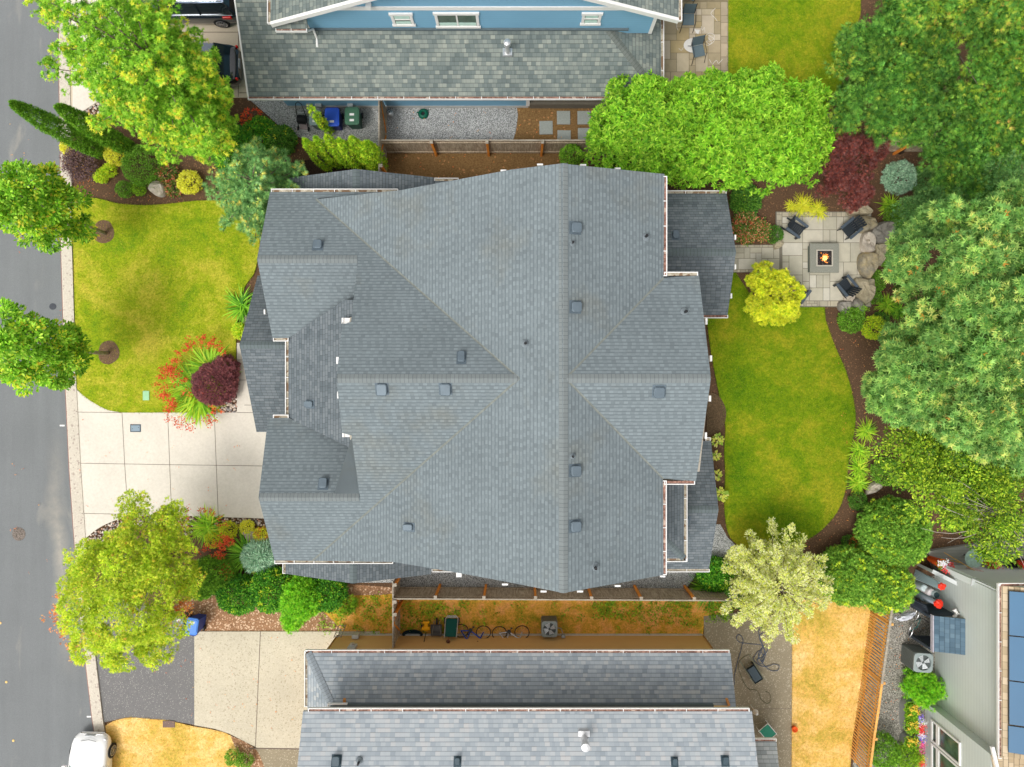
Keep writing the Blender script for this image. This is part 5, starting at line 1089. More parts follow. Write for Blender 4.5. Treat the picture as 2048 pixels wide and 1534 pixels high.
crown_tree('small_fir', 'soft blue-green conifer between the daylilies and the big-leaf maple', 'tree', P(1840, 440), [(1868, 430, 3.0, 1.35, 1.15, 1.3, 420), (1830, 450, 2.2, .8, .8, .9, 160), (2015, 370, 4.5, 1.3, 1.2, 1.4, 260)], dict(CED, pal='pine', tip=None, size=.12), None, .1)
WIL = dict(t=L_DIA, size=.12, pal='willow', R=.24, per=14, fill=.8, lobe=.5, cvar=.28, lift=.1, top=-.2)
crown_tree('birch_tree', 'thin-leaved tree with bare grey twigs above the lower right deck', 'tree', P(1900, 930), [(1850, 905, 4.6, 1.9, 1.3, 1.4, 760), (1900, 980, 5.2, 2.0, 1.4, 1.5, 640), (1990, 1010, 5.6, 1.8, 1.9, 1.5, 380), (1960, 925, 4.8, 2.0, 1.3, 1.2, 560), (1985, 1090, 5.6, 1.6, .9, .9, 110)], WIL, None, .16, limbs=30, bark=M_BARKP)
tw = MB(); q0 = P(1995, 1025, 5.6)
for k in range(46):
    a = random.uniform(math.pi * .75, math.pi * 1.9); l_ = random.uniform(.8, 3.0); e = q0 + Vector((math.cos(a) * l_, math.sin(a) * l_ * .8, random.uniform(-.2, .9))); limb(tw, q0 + Vector((random.uniform(-.3, .3), random.uniform(-.3, .3), 0)), e, .022, .006, .12)
bt = [o for o in COL.objects if o.name.startswith('birch_tree')][0]; tw.build('bare_twigs', M_BARKP, bt, world=True)
# red japanese maple, yellow-green maple, silver tree, golden conifer
ST_R = dict(t=L_FEATH, size=.12, pal='purpletree', R=.15, per=15, fill=.4, cvar=.2, top=-.2, lobe=.34, perlobe=12)
crown_tree('japanese_maple', 'dark red japanese maple above the yellow grass at the back of the fire pit patio', 'tree', P(1668, 372), [(1693, 322, 2.2, 1.15, 1.15, 1.0, 400), (1690, 385, 1.7, 1.1, .8, .9, 290), (1672, 280, 1.9, .6, .5, .6, 100), (1740, 300, 1.8, .6, .5, .6, 80)], ST_R, None, .07)
ST_Y = dict(t=L_MAPLE, size=.10, pal='yellowgreen', R=.13, per=13, fill=.3, cvar=.14, lobe=.3, perlobe=12)
crown_tree('golden_maple', 'small yellow-green maple covering the lower left corner of the fire pit patio', 'tree', P(1530, 600), [(1543, 590, 1.9, 1.15, 1.1, .9, 560), (1525, 560, 1.5, .7, .6, .6, 150), (1560, 620, 1.4, .7, .6, .6, 150)], ST_Y, None, .06)
ST_S = dict(t=L_OVAL, size=.10, pal='silver', R=.13, per=16, step=.06, w=.42, cvar=.14, tipp2=0, tipp=0)
radial_tree('silver_willow', 'pale cream and green variegated willow beside the lower end of the back lawn', 'tree', P(1508, 1130), P(1568, 1186, 3.6), 0, 0, ST_S, tr=.08,
            rings=[(.35, 12, 1.7, .15), (.5, 19, 2.35, .22), (.62, 19, 2.2, .3), (.75, 14, 1.8, .4), (.9, 10, 1.2, .7)])
ST_C = dict(t=L_SPRAY, size=.12, pal='conifgold', tip='conifgold_tip', tipp=.12, R=.17, per=16, fill=.45, cvar=.16, wid=.9, lobe=.46, perlobe=13, lvar=.18)
crown_tree('golden_cypress', 'large ragged yellow-green cypress with rusty tips between the kerb and the lower driveway', 'tree', P(330, 1118), [(300, 1090, 4.6, 1.5, 1.3, 1.5, 480), (235, 1140, 5.6, 1.5, 1.2, 1.5, 460), (250, 1225, 5.2, 1.6, 1.4, 1.5, 480), (325, 1165, 4.4, 1.3, 1.4, 1.4, 400), (160, 1225, 5.4, .7, .9, .8, 130), (190, 1290, 4.9, .8, .7, .7, 120), (245, 1310, 4.6, .5, .5, .6, 70), (310, 1290, 3.8, .8, .6, .7, 110), (345, 1250, 3.6, .6, .5, .7, 80), (345, 1050, 4.0, .35, .9, .8, 80), (275, 1025, 4.4, .45, .8, .8, 80), (180, 1110, 5.0, .6, .45, .6, 80), (375, 1150, 3.8, .5, .7, .8, 90), (160, 1155, 5.2, .6, .35, .5, 50)], ST_C, None, .18, limbs=30, bark=M_BARKP)
gc = [o for o in COL.objects if o.name.startswith('golden_cypress')][0]; lv = Leaves()
for px, py, n in ((118, 1205, 14), (112, 1235, 10), (125, 1260, 16), (135, 1290, 10), (350, 1222, 30), (365, 1215, 24), (165, 1310, 6), (245, 1285, 10)):
    c = P(px, py, 4.2); cs = np.array(c)[None, :] + rnd(n) * .2; clumps(lv, cs.astype('f'), unit(rnd(n)), .15, 9, L_SPRAY, .10, 'rust', wid=.9)
lv.build('rusty_needles', M_NEEDLE, gc)
# ------------------------------------------------------------ shrubs and bedding
shrub('boxwood_shrub', 'largest clipped round green boxwood in the upper left bed', 284, 330, 44, 1.1, ST_BOX)
shrub('boxwood_shrub', 'small round boxwood to the left of the grey boulder in the upper left bed', 248, 378, 16, .6, ST_BOX)
shrub('boxwood_shrub', 'loose little green shrub touching the left side of the grey boulder', 277, 377, 13, .5, dict(ST_BOX, pal='weed'))
shrub('golden_privet', 'golden yellow shrub squeezed between the thin cypress and the large boxwood', 232, 305, 25, .8, ST_GOLD)
shrub('golden_privet', 'golden yellow round shrub to the right of the grey boulder', 378, 364, 24, .7, dict(ST_GOLD))
shrub('golden_privet', 'small yellow shrub beside the kerb under the road cypress', 134, 296, 12, .5, ST_GOLD)
shrub('golden_privet', 'tiny orange-yellow shrub peeping out between the two cypresses', 184, 270, 10, .5, ST_GOLD)
shrub('barberry_shrub', 'sparse dark purple barberry next to the kerb', 160, 326, 32, .9, dict(ST_DARK), n=330)
shrub('lime_shrub', 'left one of two small lime shrubs in the upper left mulch', 202, 352, 12, .4, ST_LIME, group='small lime shrubs in the mulch')
shrub('lime_shrub', 'right one of two small lime shrubs in the upper left mulch', 219, 340, 11, .4, ST_LIME, group='small lime shrubs in the mulch')
shrub('spirea_shrub', 'thin reddish green shrub below the golden shrub in the upper left bed', 348, 378, 14, .4, ST_ROSE, n=50)
shrub('spirea_shrub', 'loose green shrub with reddish leaves behind the grey boulder', 335, 350, 18, .6, ST_ROSE, n=70)
shrub('rhododendron', 'dark green shrub under the right side of the maple tree', 470, 300, 50, 1.4, ST_DKG)
shrub('rhododendron', 'dark green shrub under the maple next to the pine', 420, 255, 45, 1.2, dict(ST_DKG, pal='maple'))
shrub('azalea', 'low shrub with pinkish red blooms at the corner of the bin gravel', 505, 238, 22, .8, S_(L_DIA, .09, 'red', .12, 8), n=40)
shrub('azalea', 'green shrub below the pinkish red blooms', 520, 268, 34, .9, dict(ST_DKG))
shrub('laurel_shrub', 'dark green shrub at the left end of the bin gravel', 562, 280, 28, .9, dict(ST_DKG, pal='boxdk'))
shrub('thuja_globe', 'round green conifer shrub between the back fence and the laurel', 1141, 310, 22, 1.6, dict(ST_CYP, size=.09), cat='shrub', mat=M_NEEDLE)
shrub('hydrangea', 'small shrub with blue blooms between the laurel and the red maple', 1662, 240, 12, .6, S_(L_DIA, .08, 'bluegrey', .1, 8), n=30)
shrub('dwarf_spruce', 'round silvery blue dwarf spruce right of the red maple', 1800, 354, 32, .9, ST_BLUE, mat=M_NEEDLE)
shrub('dwarf_spruce', 'darker round dwarf spruce right beside the silvery one', 1850, 362, 26, .8, dict(ST_BLUE, pal='pine'), mat=M_NEEDLE)
shrub('heather_shrub', 'shrub with reddish new leaves at the top end of the paved path', 1492, 455, 28, .7, ST_ROSE, sy=1.1)
shrub('heather_shrub', 'small bushy shrub with reddish leaves right of the larger one at the path', 1520, 462, 18, .6, ST_ROSE)
shrub('boxwood_shrub', 'small green shrub at the left edge of the fire pit patio', 1549, 469, 17, .6, dict(ST_BOX, pal='boxdk'))
shrub('dark_groundcover', 'dark leafy shrub under the laurel near the upper gutter', 1492, 400, 30, .5, dict(ST_DKG, pal='boxdk'))
shrub('leafy_shrub', 'green shrub behind the laurel in the upper right bed', 1790, 430, 22, .6, dict(ST_BOX))
for lb, px, py, r_, st in (('low green shrub at the lower edge of the patio boulders', 1703, 640, 26, dict(ST_BOX, size=.07)), ('bright green cushion plant in front of the small grey boulder', 1713, 621, 13, dict(ST_FERN, pal='limegreen', size=.07)),
                       ('round light green shrub at the left edge of the big-leaf maple', 1748, 655, 24, dict(ST_BOX, pal='lime', size=.07)), ('dark round shrub above the lighter shrub beside the big-leaf maple', 1762, 640, 16, dict(ST_BOXDK)),
                       ('small round shrub right of the large flat boulder', 1758, 570, 10, ST_BOX), ('tiny round shrub right of the split boulder', 1752, 549, 8, ST_BOX), ('small leafy shrub below the flat boulder', 1752, 596, 12, ST_BOX), ('tiny shrub right of the narrow boulder', 1774, 527, 8, ST_BOX),
                       ('small shrub near the maple shade at the right of the patio', 1803, 578, 14, ST_BOXDK), ('little shrub beside the topmost right boulder', 1783, 497, 10, ST_BOX), ('leafy shrub under the maple right of the narrow mulch path', 1786, 690, 18, ST_BOXDK)):
    shrub('small_shrub', lb, px, py, r_, .2 + r_ * .018, st)
shrub('boxwood_shrub', 'round bright green boxwood right of the row of daylilies', 1772, 943, 29, .9, dict(ST_BOX, size=.065))
shrub('boxwood_shrub', 'small dark round boxwood at the lower end of the daylily row', 1716, 1002, 18, .6, ST_BOXDK)
shrub('hedge_conifer', 'large round bright green conifer at the top of the three lower right conifers', 1790, 1066, 73, 2.4, S_(L_SPRAY, .12, 'hedge', .15, 15, tip='arbor_tip', tipp=.1, fill=.3, jag=.05), mat=M_NEEDLE)
shrub('hedge_conifer', 'middle large round conifer beside the silver willow', 1698, 1152, 62, 2.2, S_(L_SPRAY, .12, 'hedge', .15, 15, tip='arbor_tip', tipp=.12, fill=.3, jag=.05), mat=M_NEEDLE)
shrub('hedge_conifer', 'lowest round conifer at the top end of the slatted fence', 1768, 1170, 56, 2.3, S_(L_SPRAY, .12, 'hedge', .15, 15, tip='arbor_tip', tipp=.25, fill=.3, jag=.06), mat=M_NEEDLE)
shrub('spirea_shrub', 'rust and yellow shrub wedged between the round conifers', 1718, 1090, 16, .7, dict(ST_GOLD, pal='rust'), sy=1.4)
shrub('small_shrub', 'little dark shrub left of the rust-coloured one', 1697, 1084, 12, .6, ST_BOXDK)
shrub('rhododendron', 'dark green shrub at the lower right corner of the main house', 1430, 1150, 34, 1.0, ST_DKG)
shrub('leafy_shrub', 'dark shrub under the silver willow', 1480, 1180, 40, .9, ST_BOXDK)
# front beds
shrub('laceleaf_maple', 'mounded purple laceleaf maple at the corner of the front lawn by the house', 428, 768, 47, 1.2, dict(ST_PURP), sy=.95)
shrub('laceleaf_maple', 'smaller upper lobe of purple maple foliage next to the house walk', 450, 738, 27, 1.1, dict(ST_PURP))
shrub('small_shrub', 'small lime green shrub against the front wall below the strap-leaved clump', 480, 662, 14, .5, ST_LIME)
shrub('round_spirea', 'round yellow-green spirea in the lower front bed, nearest the driveway', 457, 1061, 17, .5, dict(ST_LIME, pal='yellowgreen', size=.07))
shrub('round_spirea', 'yellow-green spirea below the crocosmia in the lower front bed', 427, 1080, 16, .5, dict(ST_LIME, pal='yellowgreen', size=.07))
shrub('round_spirea', 'small golden spirea left of the grey rock in the lower front bed', 494, 1055, 13, .4, ST_GOLD)
shrub('round_spirea', 'orange-gold spirea against the house wall in the lower front bed', 523, 1070, 15, .5, dict(ST_GOLD, pal='groundgold', tip='rust', tipp=.35))
shrub('blue_fescue', 'silvery blue-green feathery shrub at the lower left corner of the house', 520, 1112, 29, .8, dict(ST_BLUE, t=L_NEED, size=.24, wid=1.6, per=20), mat=M_NEEDLE)
shrub('small_shrub', 'yellow-green low shrub below the silvery feathery one', 525, 1143, 20, .5, dict(ST_LIME, size=.06), sy=.6)
shrub('juniper', 'dark green juniper with raked plumes at the edge of the lower front bed', 425, 1148, 46, 1.5, dict(ST_CYP, size=.13, R=.16), sy=.75, mat=M_NEEDLE)
shrub('juniper', 'lower plume of dark juniper beside the golden cypress', 400, 1172, 34, 1.2, dict(ST_CYP, size=.13, R=.16), sy=.7, mat=M_NEEDLE)
shrub('cherry_laurel', 'broad glossy dark green shrub at the lower left of the house, nearest the juniper', 478, 1190, 46, 1.3, ST_DKG, sy=.85)
shrub('cherry_laurel', 'glossy dark green shrub at the lower left of the house, middle of the three', 545, 1180, 48, 1.4, ST_DKG, sy=.95)
shrub('cherry_laurel', 'glossy dark green shrub at the lower left of the house, nearest the wooden fence', 650, 1185, 44, 1.3, ST_DKG, sy=.85)
shrub('elder_shrub', 'bright lime feathery shrub among the dark glossy shrubs', 603, 1195, 42, 1.8, ST_FERN, sy=1.05)
shrub('elder_shrub', 'small bright lime sprig reaching down over the mulch', 585, 1238, 20, .8, ST_FERN)
shrub('small_shrub', 'scrappy green shrub between the glossy shrubs and the fence', 690, 1205, 22, .6, dict(ST_FERN, pal='weed'), n=60)
shrub('boxwood_shrub', 'left one of two clipped balls at the bottom edge beside the dry grass', 466, 1514, 15, .7, ST_BOX)
shrub('boxwood_shrub', 'right one of two clipped balls at the bottom edge beside the dry grass', 489, 1523, 16, .7, ST_BOX)
shrub('conifer_shrub', 'dark green conifer at the foot of the slatted fence by the bottom edge', 1766, 1502, 30, 1.6, dict(ST_CYP), sy=1.2, mat=M_NEEDLE)
shrub('fern_bush', 'light green feathery bush below the grey air conditioner', 1844, 1375, 30, 1.2, dict(ST_FERN, size=.14, jag=.14))
shrub('flower_bush', 'green leafy bush beneath the round planter at the bottom edge', 1815, 1512, 26, .7, dict(ST_FERN, pal='weed', size=.09))
# strap-leaved plants
blade_plant('daylily', 'strap-leaved clump at the left front wall of the house', 484, 612, 40, 110, .055, 'blade', lean=(-.35, 0))
for i, (px, py, r_, pal, lb) in enumerate(((1783, 411, 20, 'bladey', 'topmost daylily near the blue spruces'), (1806, 443, 22, 'blade', 'daylily half hidden by the soft conifer'), (1775, 610, 20, 'bladey', 'daylily right of the flat boulder'), (1798, 622, 16, 'blade', 'darker daylily beside the one right of the flat boulder'),
        (1794, 548, 12, 'bladey', 'small grassy tuft in the mulch right of the boulders'), (1806, 530, 10, 'blade', 'tiny sparse tuft under the big-leaf maple edge'), (1734, 862, 20, 'bladey', 'topmost daylily of the row beside the lawn'), (1721, 902, 21, 'bladey', 'second daylily of the row beside the lawn'),
        (1720, 936, 21, 'bladey', 'third daylily of the row beside the lawn'), (1718, 967, 21, 'bladey', 'fourth daylily of the row beside the lawn'))):
    blade_plant('daylily', lb, px, py, r_ * 1.15, 130 if r_ > 15 else 50, .034, pal, group='daylilies in the back beds')
blade_plant('iris_clump', 'large dark strap-leaved clump at the lower right corner of the house', 1418, 1175, 40, 170, .045, 'blade', lean=(-.1, -.2))
blade_plant('forest_grass', 'left clump of yellow forest grass at the back of the patio', 1606, 410, 25, 200, .024, 'groundgold', arch=1.2, lean=(0, -.3))
blade_plant('forest_grass', 'right clump of yellow forest grass at the back of the patio', 1636, 420, 22, 180, .024, 'groundgold', arch=1.2, lean=(0, -.3))
blade_plant('forest_grass', 'small tuft of yellow grass left of the other yellow grasses', 1584, 412, 13, 70, .022, 'groundgold', arch=1.2)
blade_plant('crocosmia', 'crocosmia with orange-red flowers, uppermost at the front lawn corner', 420, 735, 46, 170, .075, 'bladey', lean=(-.55, .45), flowers=46, flen=1.12, up=(.3, 1.1))
blade_plant('crocosmia', 'crocosmia with orange-red flowers spilling left onto the front lawn', 392, 770, 48, 170, .075, 'bladey', lean=(-1.0, -.1), flowers=38, flen=1.1)
blade_plant('crocosmia', 'crocosmia with red flowers leaning over the driveway edge', 400, 795, 50, 170, .075, 'bladey', lean=(-.2, -.75), flowers=30, flen=1.05)
blade_plant('crocosmia', 'crocosmia with red flowers beside the river rock in the lower front bed', 415, 1052, 38, 120, .06, 'bladey', lean=(0, .35), flowers=24, flen=1.05)
blade_plant('crocosmia', 'crocosmia with dense red flowers left of the grey rock', 497, 1108, 46, 130, .065, 'blade', lean=(-.9, 0), flowers=44, flen=.95)
blade_plant('grass_tuft', 'pale green grass tuft left of the crocosmia in the lower front bed', 393, 1068, 19, 80, .016, 'bladey')
# hostas along the back wall
for i, (px, py, r_) in enumerate(((1434, 880, 16), (1431, 912, 13), (1434, 950, 13), (1443, 988, 19))):
    c = P(px, py, .3); root = thing('hosta', '%s variegated cream and green hosta along the back wall' % ['topmost', 'second', 'third', 'lowest and largest'][i], 'plant', (c.x, c.y, 0), group='hostas along the back wall'); lv = Leaves(); n = 46
    a = RNG.uniform(0, 6.28, n); rr_ = RNG.uniform(.02, .55, n) * r_ * .024; d = np.stack([np.cos(a), np.sin(a), RNG.uniform(-.1, .5, n)], 1); pos = np.stack([c.x + np.cos(a) * rr_, c.y + np.sin(a) * rr_, .36 - rr_ * .3], 1)
    lv.add(L_OVAL, pos.astype('f'), d.astype('f'), np.tile(np.array([[0, 0, 1.]]), (n, 1)) + rnd(n) * .15, r_ * .011 * RNG.uniform(.7, 1.1, n), colr(n, PAL['hosta'], .12), 1.5); lv.build('foliage', M_LEAF, root)
# weeds and clover in the lower side yard, ground ivy, dry leaves
def scatter(name, label_kind, polys, n, tmpl, size, pal, z=(.03, .1), clump=8, wid=1.):
    lv = Leaves()
    for poly, k in polys:
        xs = [p[0] for p in poly]; ys = [p[1] for p in poly]; m = int(k * 3) + 10; x = RNG.uniform(min(xs), max(xs), m); y = RNG.uniform(min(ys), max(ys), m); q = in_poly(x, y, poly); x = x[q][:k]; y = y[q][:k]
        X = (x - XV) * H / F; Y = (YV - y) * H / F; c = np.repeat(np.stack([X, Y, np.zeros(len(X))], 1), clump, 0); N = len(c)
        c[:, :2] += RNG.normal(0, size * .9, (N, 2)); c[:, 2] = RNG.uniform(z[0], z[1], N); d = rnd(N); d[:, 2] = np.abs(d[:, 2]) * .4
        lv.add(tmpl, c.astype('f'), d, np.tile(np.array([[0, 0, 1.]]), (N, 1)) + rnd(N) * .3, size * RNG.uniform(.6, 1.3, N), colr(N, PAL[pal], .2), wid)
    o = lv.build(name, M_LEAF); o['kind'] = 'stuff'; return o
scatter('weeds', 0, [([(800, 1200), (1400, 1203), (1400, 1262), (800, 1262)], 60), ([(1190, 1200), (1380, 1202), (1385, 1250), (1190, 1235)], 120), ([(800, 1205), (940, 1205), (900, 1250), (800, 1262)], 60), ([(1405, 1200), (1460, 1205), (1470, 1235), (1410, 1240)], 60), ([(640, 1190), (780, 1190), (780, 1262), (640, 1262)], 90)], 0, L_SPRAY, .10, 'weed', (.04, .16), 9)
scatter('fallen_leaves', 0, [([(770, 310), (1150, 310), (1150, 330), (770, 380)], 26), ([(772, 200), (1160, 200), (1160, 300), (772, 300)], 30), ([(1740, 600), (1830, 480), (1830, 640), (1760, 700)], 30), ([(1650, 640), (1700, 640), (1735, 760), (1720, 900), (1700, 1060), (1600, 1100), (1690, 980)], 40), ([(150, 350), (400, 400), (350, 405), (150, 395)], 40), ([(1760, 1200), (1850, 1200), (1840, 1400), (1740, 1500)], 70), ([(500, 230), (600, 260), (600, 340), (520, 330)], 50), ([(150, 830), (500, 830), (500, 1030), (170, 1030)], 26), ([(195, 1260), (600, 1270), (600, 1480), (400, 1440)], 40), ([(20, 200), (118, 200), (150, 1200), (20, 1200)], 26)], 0, L_DIA, .05, 'rust', (.085, .1), 2, 1.3)

# real grass blades over the lawns, greener and strawier in drifts, ragged at the edges
def grass(name, polys, dens, size, pa, pb, z, sc=.8, bias=0., seed=0):
    lv = Leaves()
    for poly in polys:
        xs = [p[0] for p in poly]; ys = [p[1] for p in poly]; w_ = max(xs) - min(xs); h_ = min(1560, max(ys)) - max(-30, min(ys)); n = int(w_ * h_ * (H / F) ** 2 * dens)
        x = RNG.uniform(min(xs), max(xs), n); y = RNG.uniform(max(-30, min(ys)), min(1560, max(ys)), n); q = in_poly(x, y, poly); x = x[q]; y = y[q]
        ex = []; 
        for i in range(len(poly)):
            a, b = poly[i], poly[(i + 1) % len(poly)]; L = math.hypot(b[0] - a[0], b[1] - a[1]); k = int(L * 1.6); t = RNG.uniform(0, 1, k); ex.append(np.stack([a[0] + (b[0] - a[0]) * t, a[1] + (b[1] - a[1]) * t], 1) + RNG.normal(0, .8, (k, 2)))
        ex = np.concatenate(ex); ex = ex[(ex[:, 1] > -30) & (ex[:, 1] < 1560)]; x = np.concatenate([x, ex[:, 0]]); y = np.concatenate([y, ex[:, 1]]); N = len(x)
        X = (x - XV) * H / F; Y = (YV - y) * H / F; f = np.array([mnoise.noise(Vector((a * sc, b * sc, seed))) + .6 * mnoise.noise(Vector((a * sc * 3.1, b * sc * 3.1, seed + 5))) for a, b in zip(X, Y)]) + bias + RNG.normal(0, .22, N)
        col = np.where((f > 0)[:, None], colr(N, PAL[pa], .2), colr(N, PAL[pb], .2)); d = rnd(N); d[:, 2] = np.abs(d[:, 2]) * .5 + .1
        lv.add(L_NEED, np.stack([X, Y, np.full(N, z)], 1).astype('f'), d, rnd(N), size * RNG.uniform(.6, 1.3, N), col, 1.9)
    o = lv.build(name, M_LEAF); o['kind'] = 'stuff'; return o
PAL['gr_green'] = lp((3, (88, 124, 20)), (3, (108, 142, 24)), (1, (64, 100, 14))); PAL['gr_straw'] = lp((3, (152, 152, 34)), (2, (172, 160, 56)), (1, (128, 142, 26)))
PAL['gr_dk'] = lp((3, (72, 108, 14)), (3, (92, 124, 16)), (1, (52, 88, 10))); PAL['gr_ol'] = lp((3, (122, 132, 22)), (2, (144, 140, 34)), (1, (100, 120, 18))); PAL['gr_dry'] = lp((3, (190, 154, 82)), (2, (204, 172, 110)), (1, (160, 134, 60))); PAL['gr_dryg'] = lp((3, (150, 140, 50)), (2, (176, 146, 66)))
grass('lawn_grass', [fl], 420, .065, 'gr_green', 'gr_straw', .07, .75, -.06)
grass('lawn_grass', [bl, [(1455, -80), (1455, 175), (1640, 240), (1680, 180), (1700, 90), (1720, 30), (1722, -80)]], 420, .065, 'gr_dk', 'gr_ol', .06, .7, .12, 9)
grass('dry_grass', [[(212, 1450), (232, 1440), (262, 1434), (300, 1437), (335, 1440), (390, 1452), (430, 1459), (462, 1470), (495, 1500), (520, 1560), (225, 1560)], [(1584, 1235), (1600, 1200), (1760, 1180), (1744, 1290), (1722, 1400), (1705, 1470), (1695, 1560), (1582, 1560)]], 330, .07, 'gr_dryg', 'gr_dry', .05, .9, -.3, 17)
# ------------------------------------------------------------ fences
def plank_mat(name, c0, c1, sc=(1, 1, .12)):
    m = NT(name, .85, spec=.15); o = m.coord(); g_ = m.n('ShaderNodeMapping'); m.put(g_.inputs[0], o); g_.inputs['Scale'].default_value = sc
    a = m.noise(16, 4, .7, g_.outputs[0]); inf = m.n('ShaderNodeAttribute', attribute_name='col'); b = m.math('MULTIPLY_ADD', m.noise(1.1, 3), .6, .7)
    c = m.mix(m.math('MULTIPLY_ADD', a, 2.4, -.7, True), c0, c1); m.base(m.mix(1, c, m.comb(b, b, b), 'MULTIPLY')); m.bump(a, .4); return m.m
W_GREY = plank_mat('weathered_boards', (.24, .18, .12), (.60, .49, .36)); W_ORANGE = plank_mat('orange_cedar', lin((222, 124, 44)), lin((246, 166, 76))); W_TOP = plank_mat('bleached_rail', (.24, .2, .15), (.46, .41, .33), (.2, 1, 1))
W_CEDAR = plank_mat('new_cedar', lin((206, 138, 62)), lin((240, 190, 118)))
def fence(name, label, a, b, h, posts, side, board=W_GREY, bw=.14, gap=.006, rail=W_TOP, group=None, post=W_ORANGE, cap=True, braces=False):
    """board fence from a to b (world xy); posts at fractions; side = which side of the boards the posts stand (+1 left of a->b)"""
    a = Vector(a).to_2d(); b = Vector(b).to_2d(); d = b - a; L = d.length; d.normalize(); n_ = Vector((-d.y, d.x)) * side
    root = thing(name, label, 'fence', (a.x, a.y, 0)); rr = random.Random(int(L * 100))
    def slab(mb, s0, s1, o0, o1, z0, z1):
        q = [a + d * s0 + n_ * o0, a + d * s1 + n_ * o0, a + d * s1 + n_ * o1, a + d * s0 + n_ * o1]
        mb.add([(v.x, v.y, z) for z in (z0, z1) for v in q], [(3, 2, 1, 0), (4, 5, 6, 7), (0, 1, 5, 4), (1, 2, 6, 5), (2, 3, 7, 6), (3, 0, 4, 7)])
    mb = MB(); s = 0
    while s < L - .03:
        slab(mb, s, min(L, s + bw), rr.uniform(0, .004), .02 + rr.uniform(0, .006), .04, h - .05 - rr.uniform(0, .015)); s += bw + gap
    mb.build('board_panel', board, root, world=True)
    mb = MB(); slab(mb, 0, L, -.012, .045, h - .045, h); mb.build('top_rail', rail, root, world=True)
    for z in (.25, h - .3):
        mb = MB(); slab(mb, 0, L, .03, .068, z, z + .09); mb.build('rail', board, root, world=True)
    for p in posts:
        mb = MB(); slab(mb, p - .05, p + .05, .07, .17, 0, h + .04); mb.build('post', post, root, world=True)
        if cap: mb = MB(); slab(mb, p - .07, p + .07, .02, .19, h + .045, h + .085); mb.build('post_cap', rail, root, world=True)
    if braces:
        for s0, s1, z0, z1 in braces:
            mb = MB(); q0 = a + d * s0 + n_ * .05; q1 = a + d * s1 + n_ * .05; mb.bar((q0.x, q0.y, z0), (q1.x, q1.y, z1), .03, .09, up=Vector((0, 0, 1))); mb.build('brace', post, root, world=True)
    return root
def gx_(px, z=1.83): return P(px, 0, z).x
yb_ = P(0, 306).y; x0 = gx_(757)
fence('board_fence', 'weathered brown board fence with orange posts between the main house and the top side yard', (x0 + .1, yb_), (3.2, yb_), 1.83, [gx_(p) - x0 - .1 for p in (863, 974, 1085)], -1)
yg = P(0, 216).y; fence('side_gate', 'wooden gate and board fence closing the top side yard beside the bins', (x0, yg - .05), (x0, yb_ - 2.0), 1.83, [3.2, 4.25], 1, braces=[(.1, 1.2, 1.7, .3), (1.35, 2.6, .3, 1.7)])
fence('board_fence', 'weathered board fence with an orange post below the cedars at the right', (13.5, P(0, 303).y), (24, P(0, 303).y), 1.83, [P(1822, 0, 1.83).x - 13.5 + .2, 7.6], -1)
yb2 = P(0, 1174).y; x1 = gx_(785)
fence('board_fence', 'long weathered grey board fence with orange posts below the main house', (x1, yb2), (9.3, yb2 - .08), 1.83, [gx_(p) - x1 for p in (871, 968, 1071, 1183, 1282, 1388)], 1)
fence('side_gate', 'short wooden fence and gate running from the long fence to the tan house', (x1, yb2 + .75), (x1, -11.85), 1.83, [.1, .85, 1.4], 1, braces=[(1.0, 1.9, .2, 1.7), (1.9, 2.7, 1.7, .2)])
# the leaning slatted fence: separated pickets
tops = [(1787, 1200), (1780, 1250), (1772, 1310), (1764, 1368), (1757, 1420), (1748, 1480), (1738, 1560)]
root = thing('slatted_fence', 'new orange cedar fence of narrow separated slats along the dry strip at the lower right', 'fence', (P(1764, 1380, 1.83).x, P(1764, 1380, 1.83).y, 0))
tp = [P(x, y, 1.83) for x, y in tops]; sl = MB(); rl = MB()
for i in range(len(tp) - 1):
    L = (tp[i + 1] - tp[i]).length; n = int(L / .135)
    for k in range(n):
        p = tp[i].lerp(tp[i + 1], k / n); d = (tp[i + 1] - tp[i]).normalized(); e = Vector((-d.y, d.x, 0)); q = p + d * .07; off = e * random.uniform(0, .015)
        vs = [Vector((v.x, v.y, z)) + off + e * s for z in (.05, 1.78) for v, s in ((p, 0), (q, 0), (q, .02), (p, .02))]
        sl.add(vs, [(3, 2, 1, 0), (4, 5, 6, 7), (0, 1, 5, 4), (1, 2, 6, 5), (2, 3, 7, 6), (3, 0, 4, 7)])
    for z in (.4, 1.45):
        r_ = MB(); r_.bar(Vector((tp[i].x, tp[i].y, z)) + Vector((.05, 0, 0)), Vector((tp[i + 1].x, tp[i + 1].y, z)) + Vector((.05, 0, 0)), .04, .09); r_.build('rail', W_CEDAR, root, world=True)
    r_ = MB(); r_.bar(Vector((tp[i].x, tp[i].y, 1.815)), Vector((tp[i + 1].x, tp[i + 1].y, 1.815)), .1, .04); r_.build('top_rail', W_TOP if i < 3 else W_CEDAR, root, world=True)
sl.build('slats', W_CEDAR, root, world=True)
for p in (tp[1], tp[3], tp[5]):
    r_ = MB(); r_.bx(p.x + .08, p.x + .18, p.y - .05, p.y + .05, 0, 1.79); r_.build('post', W_CEDAR, root, world=True)

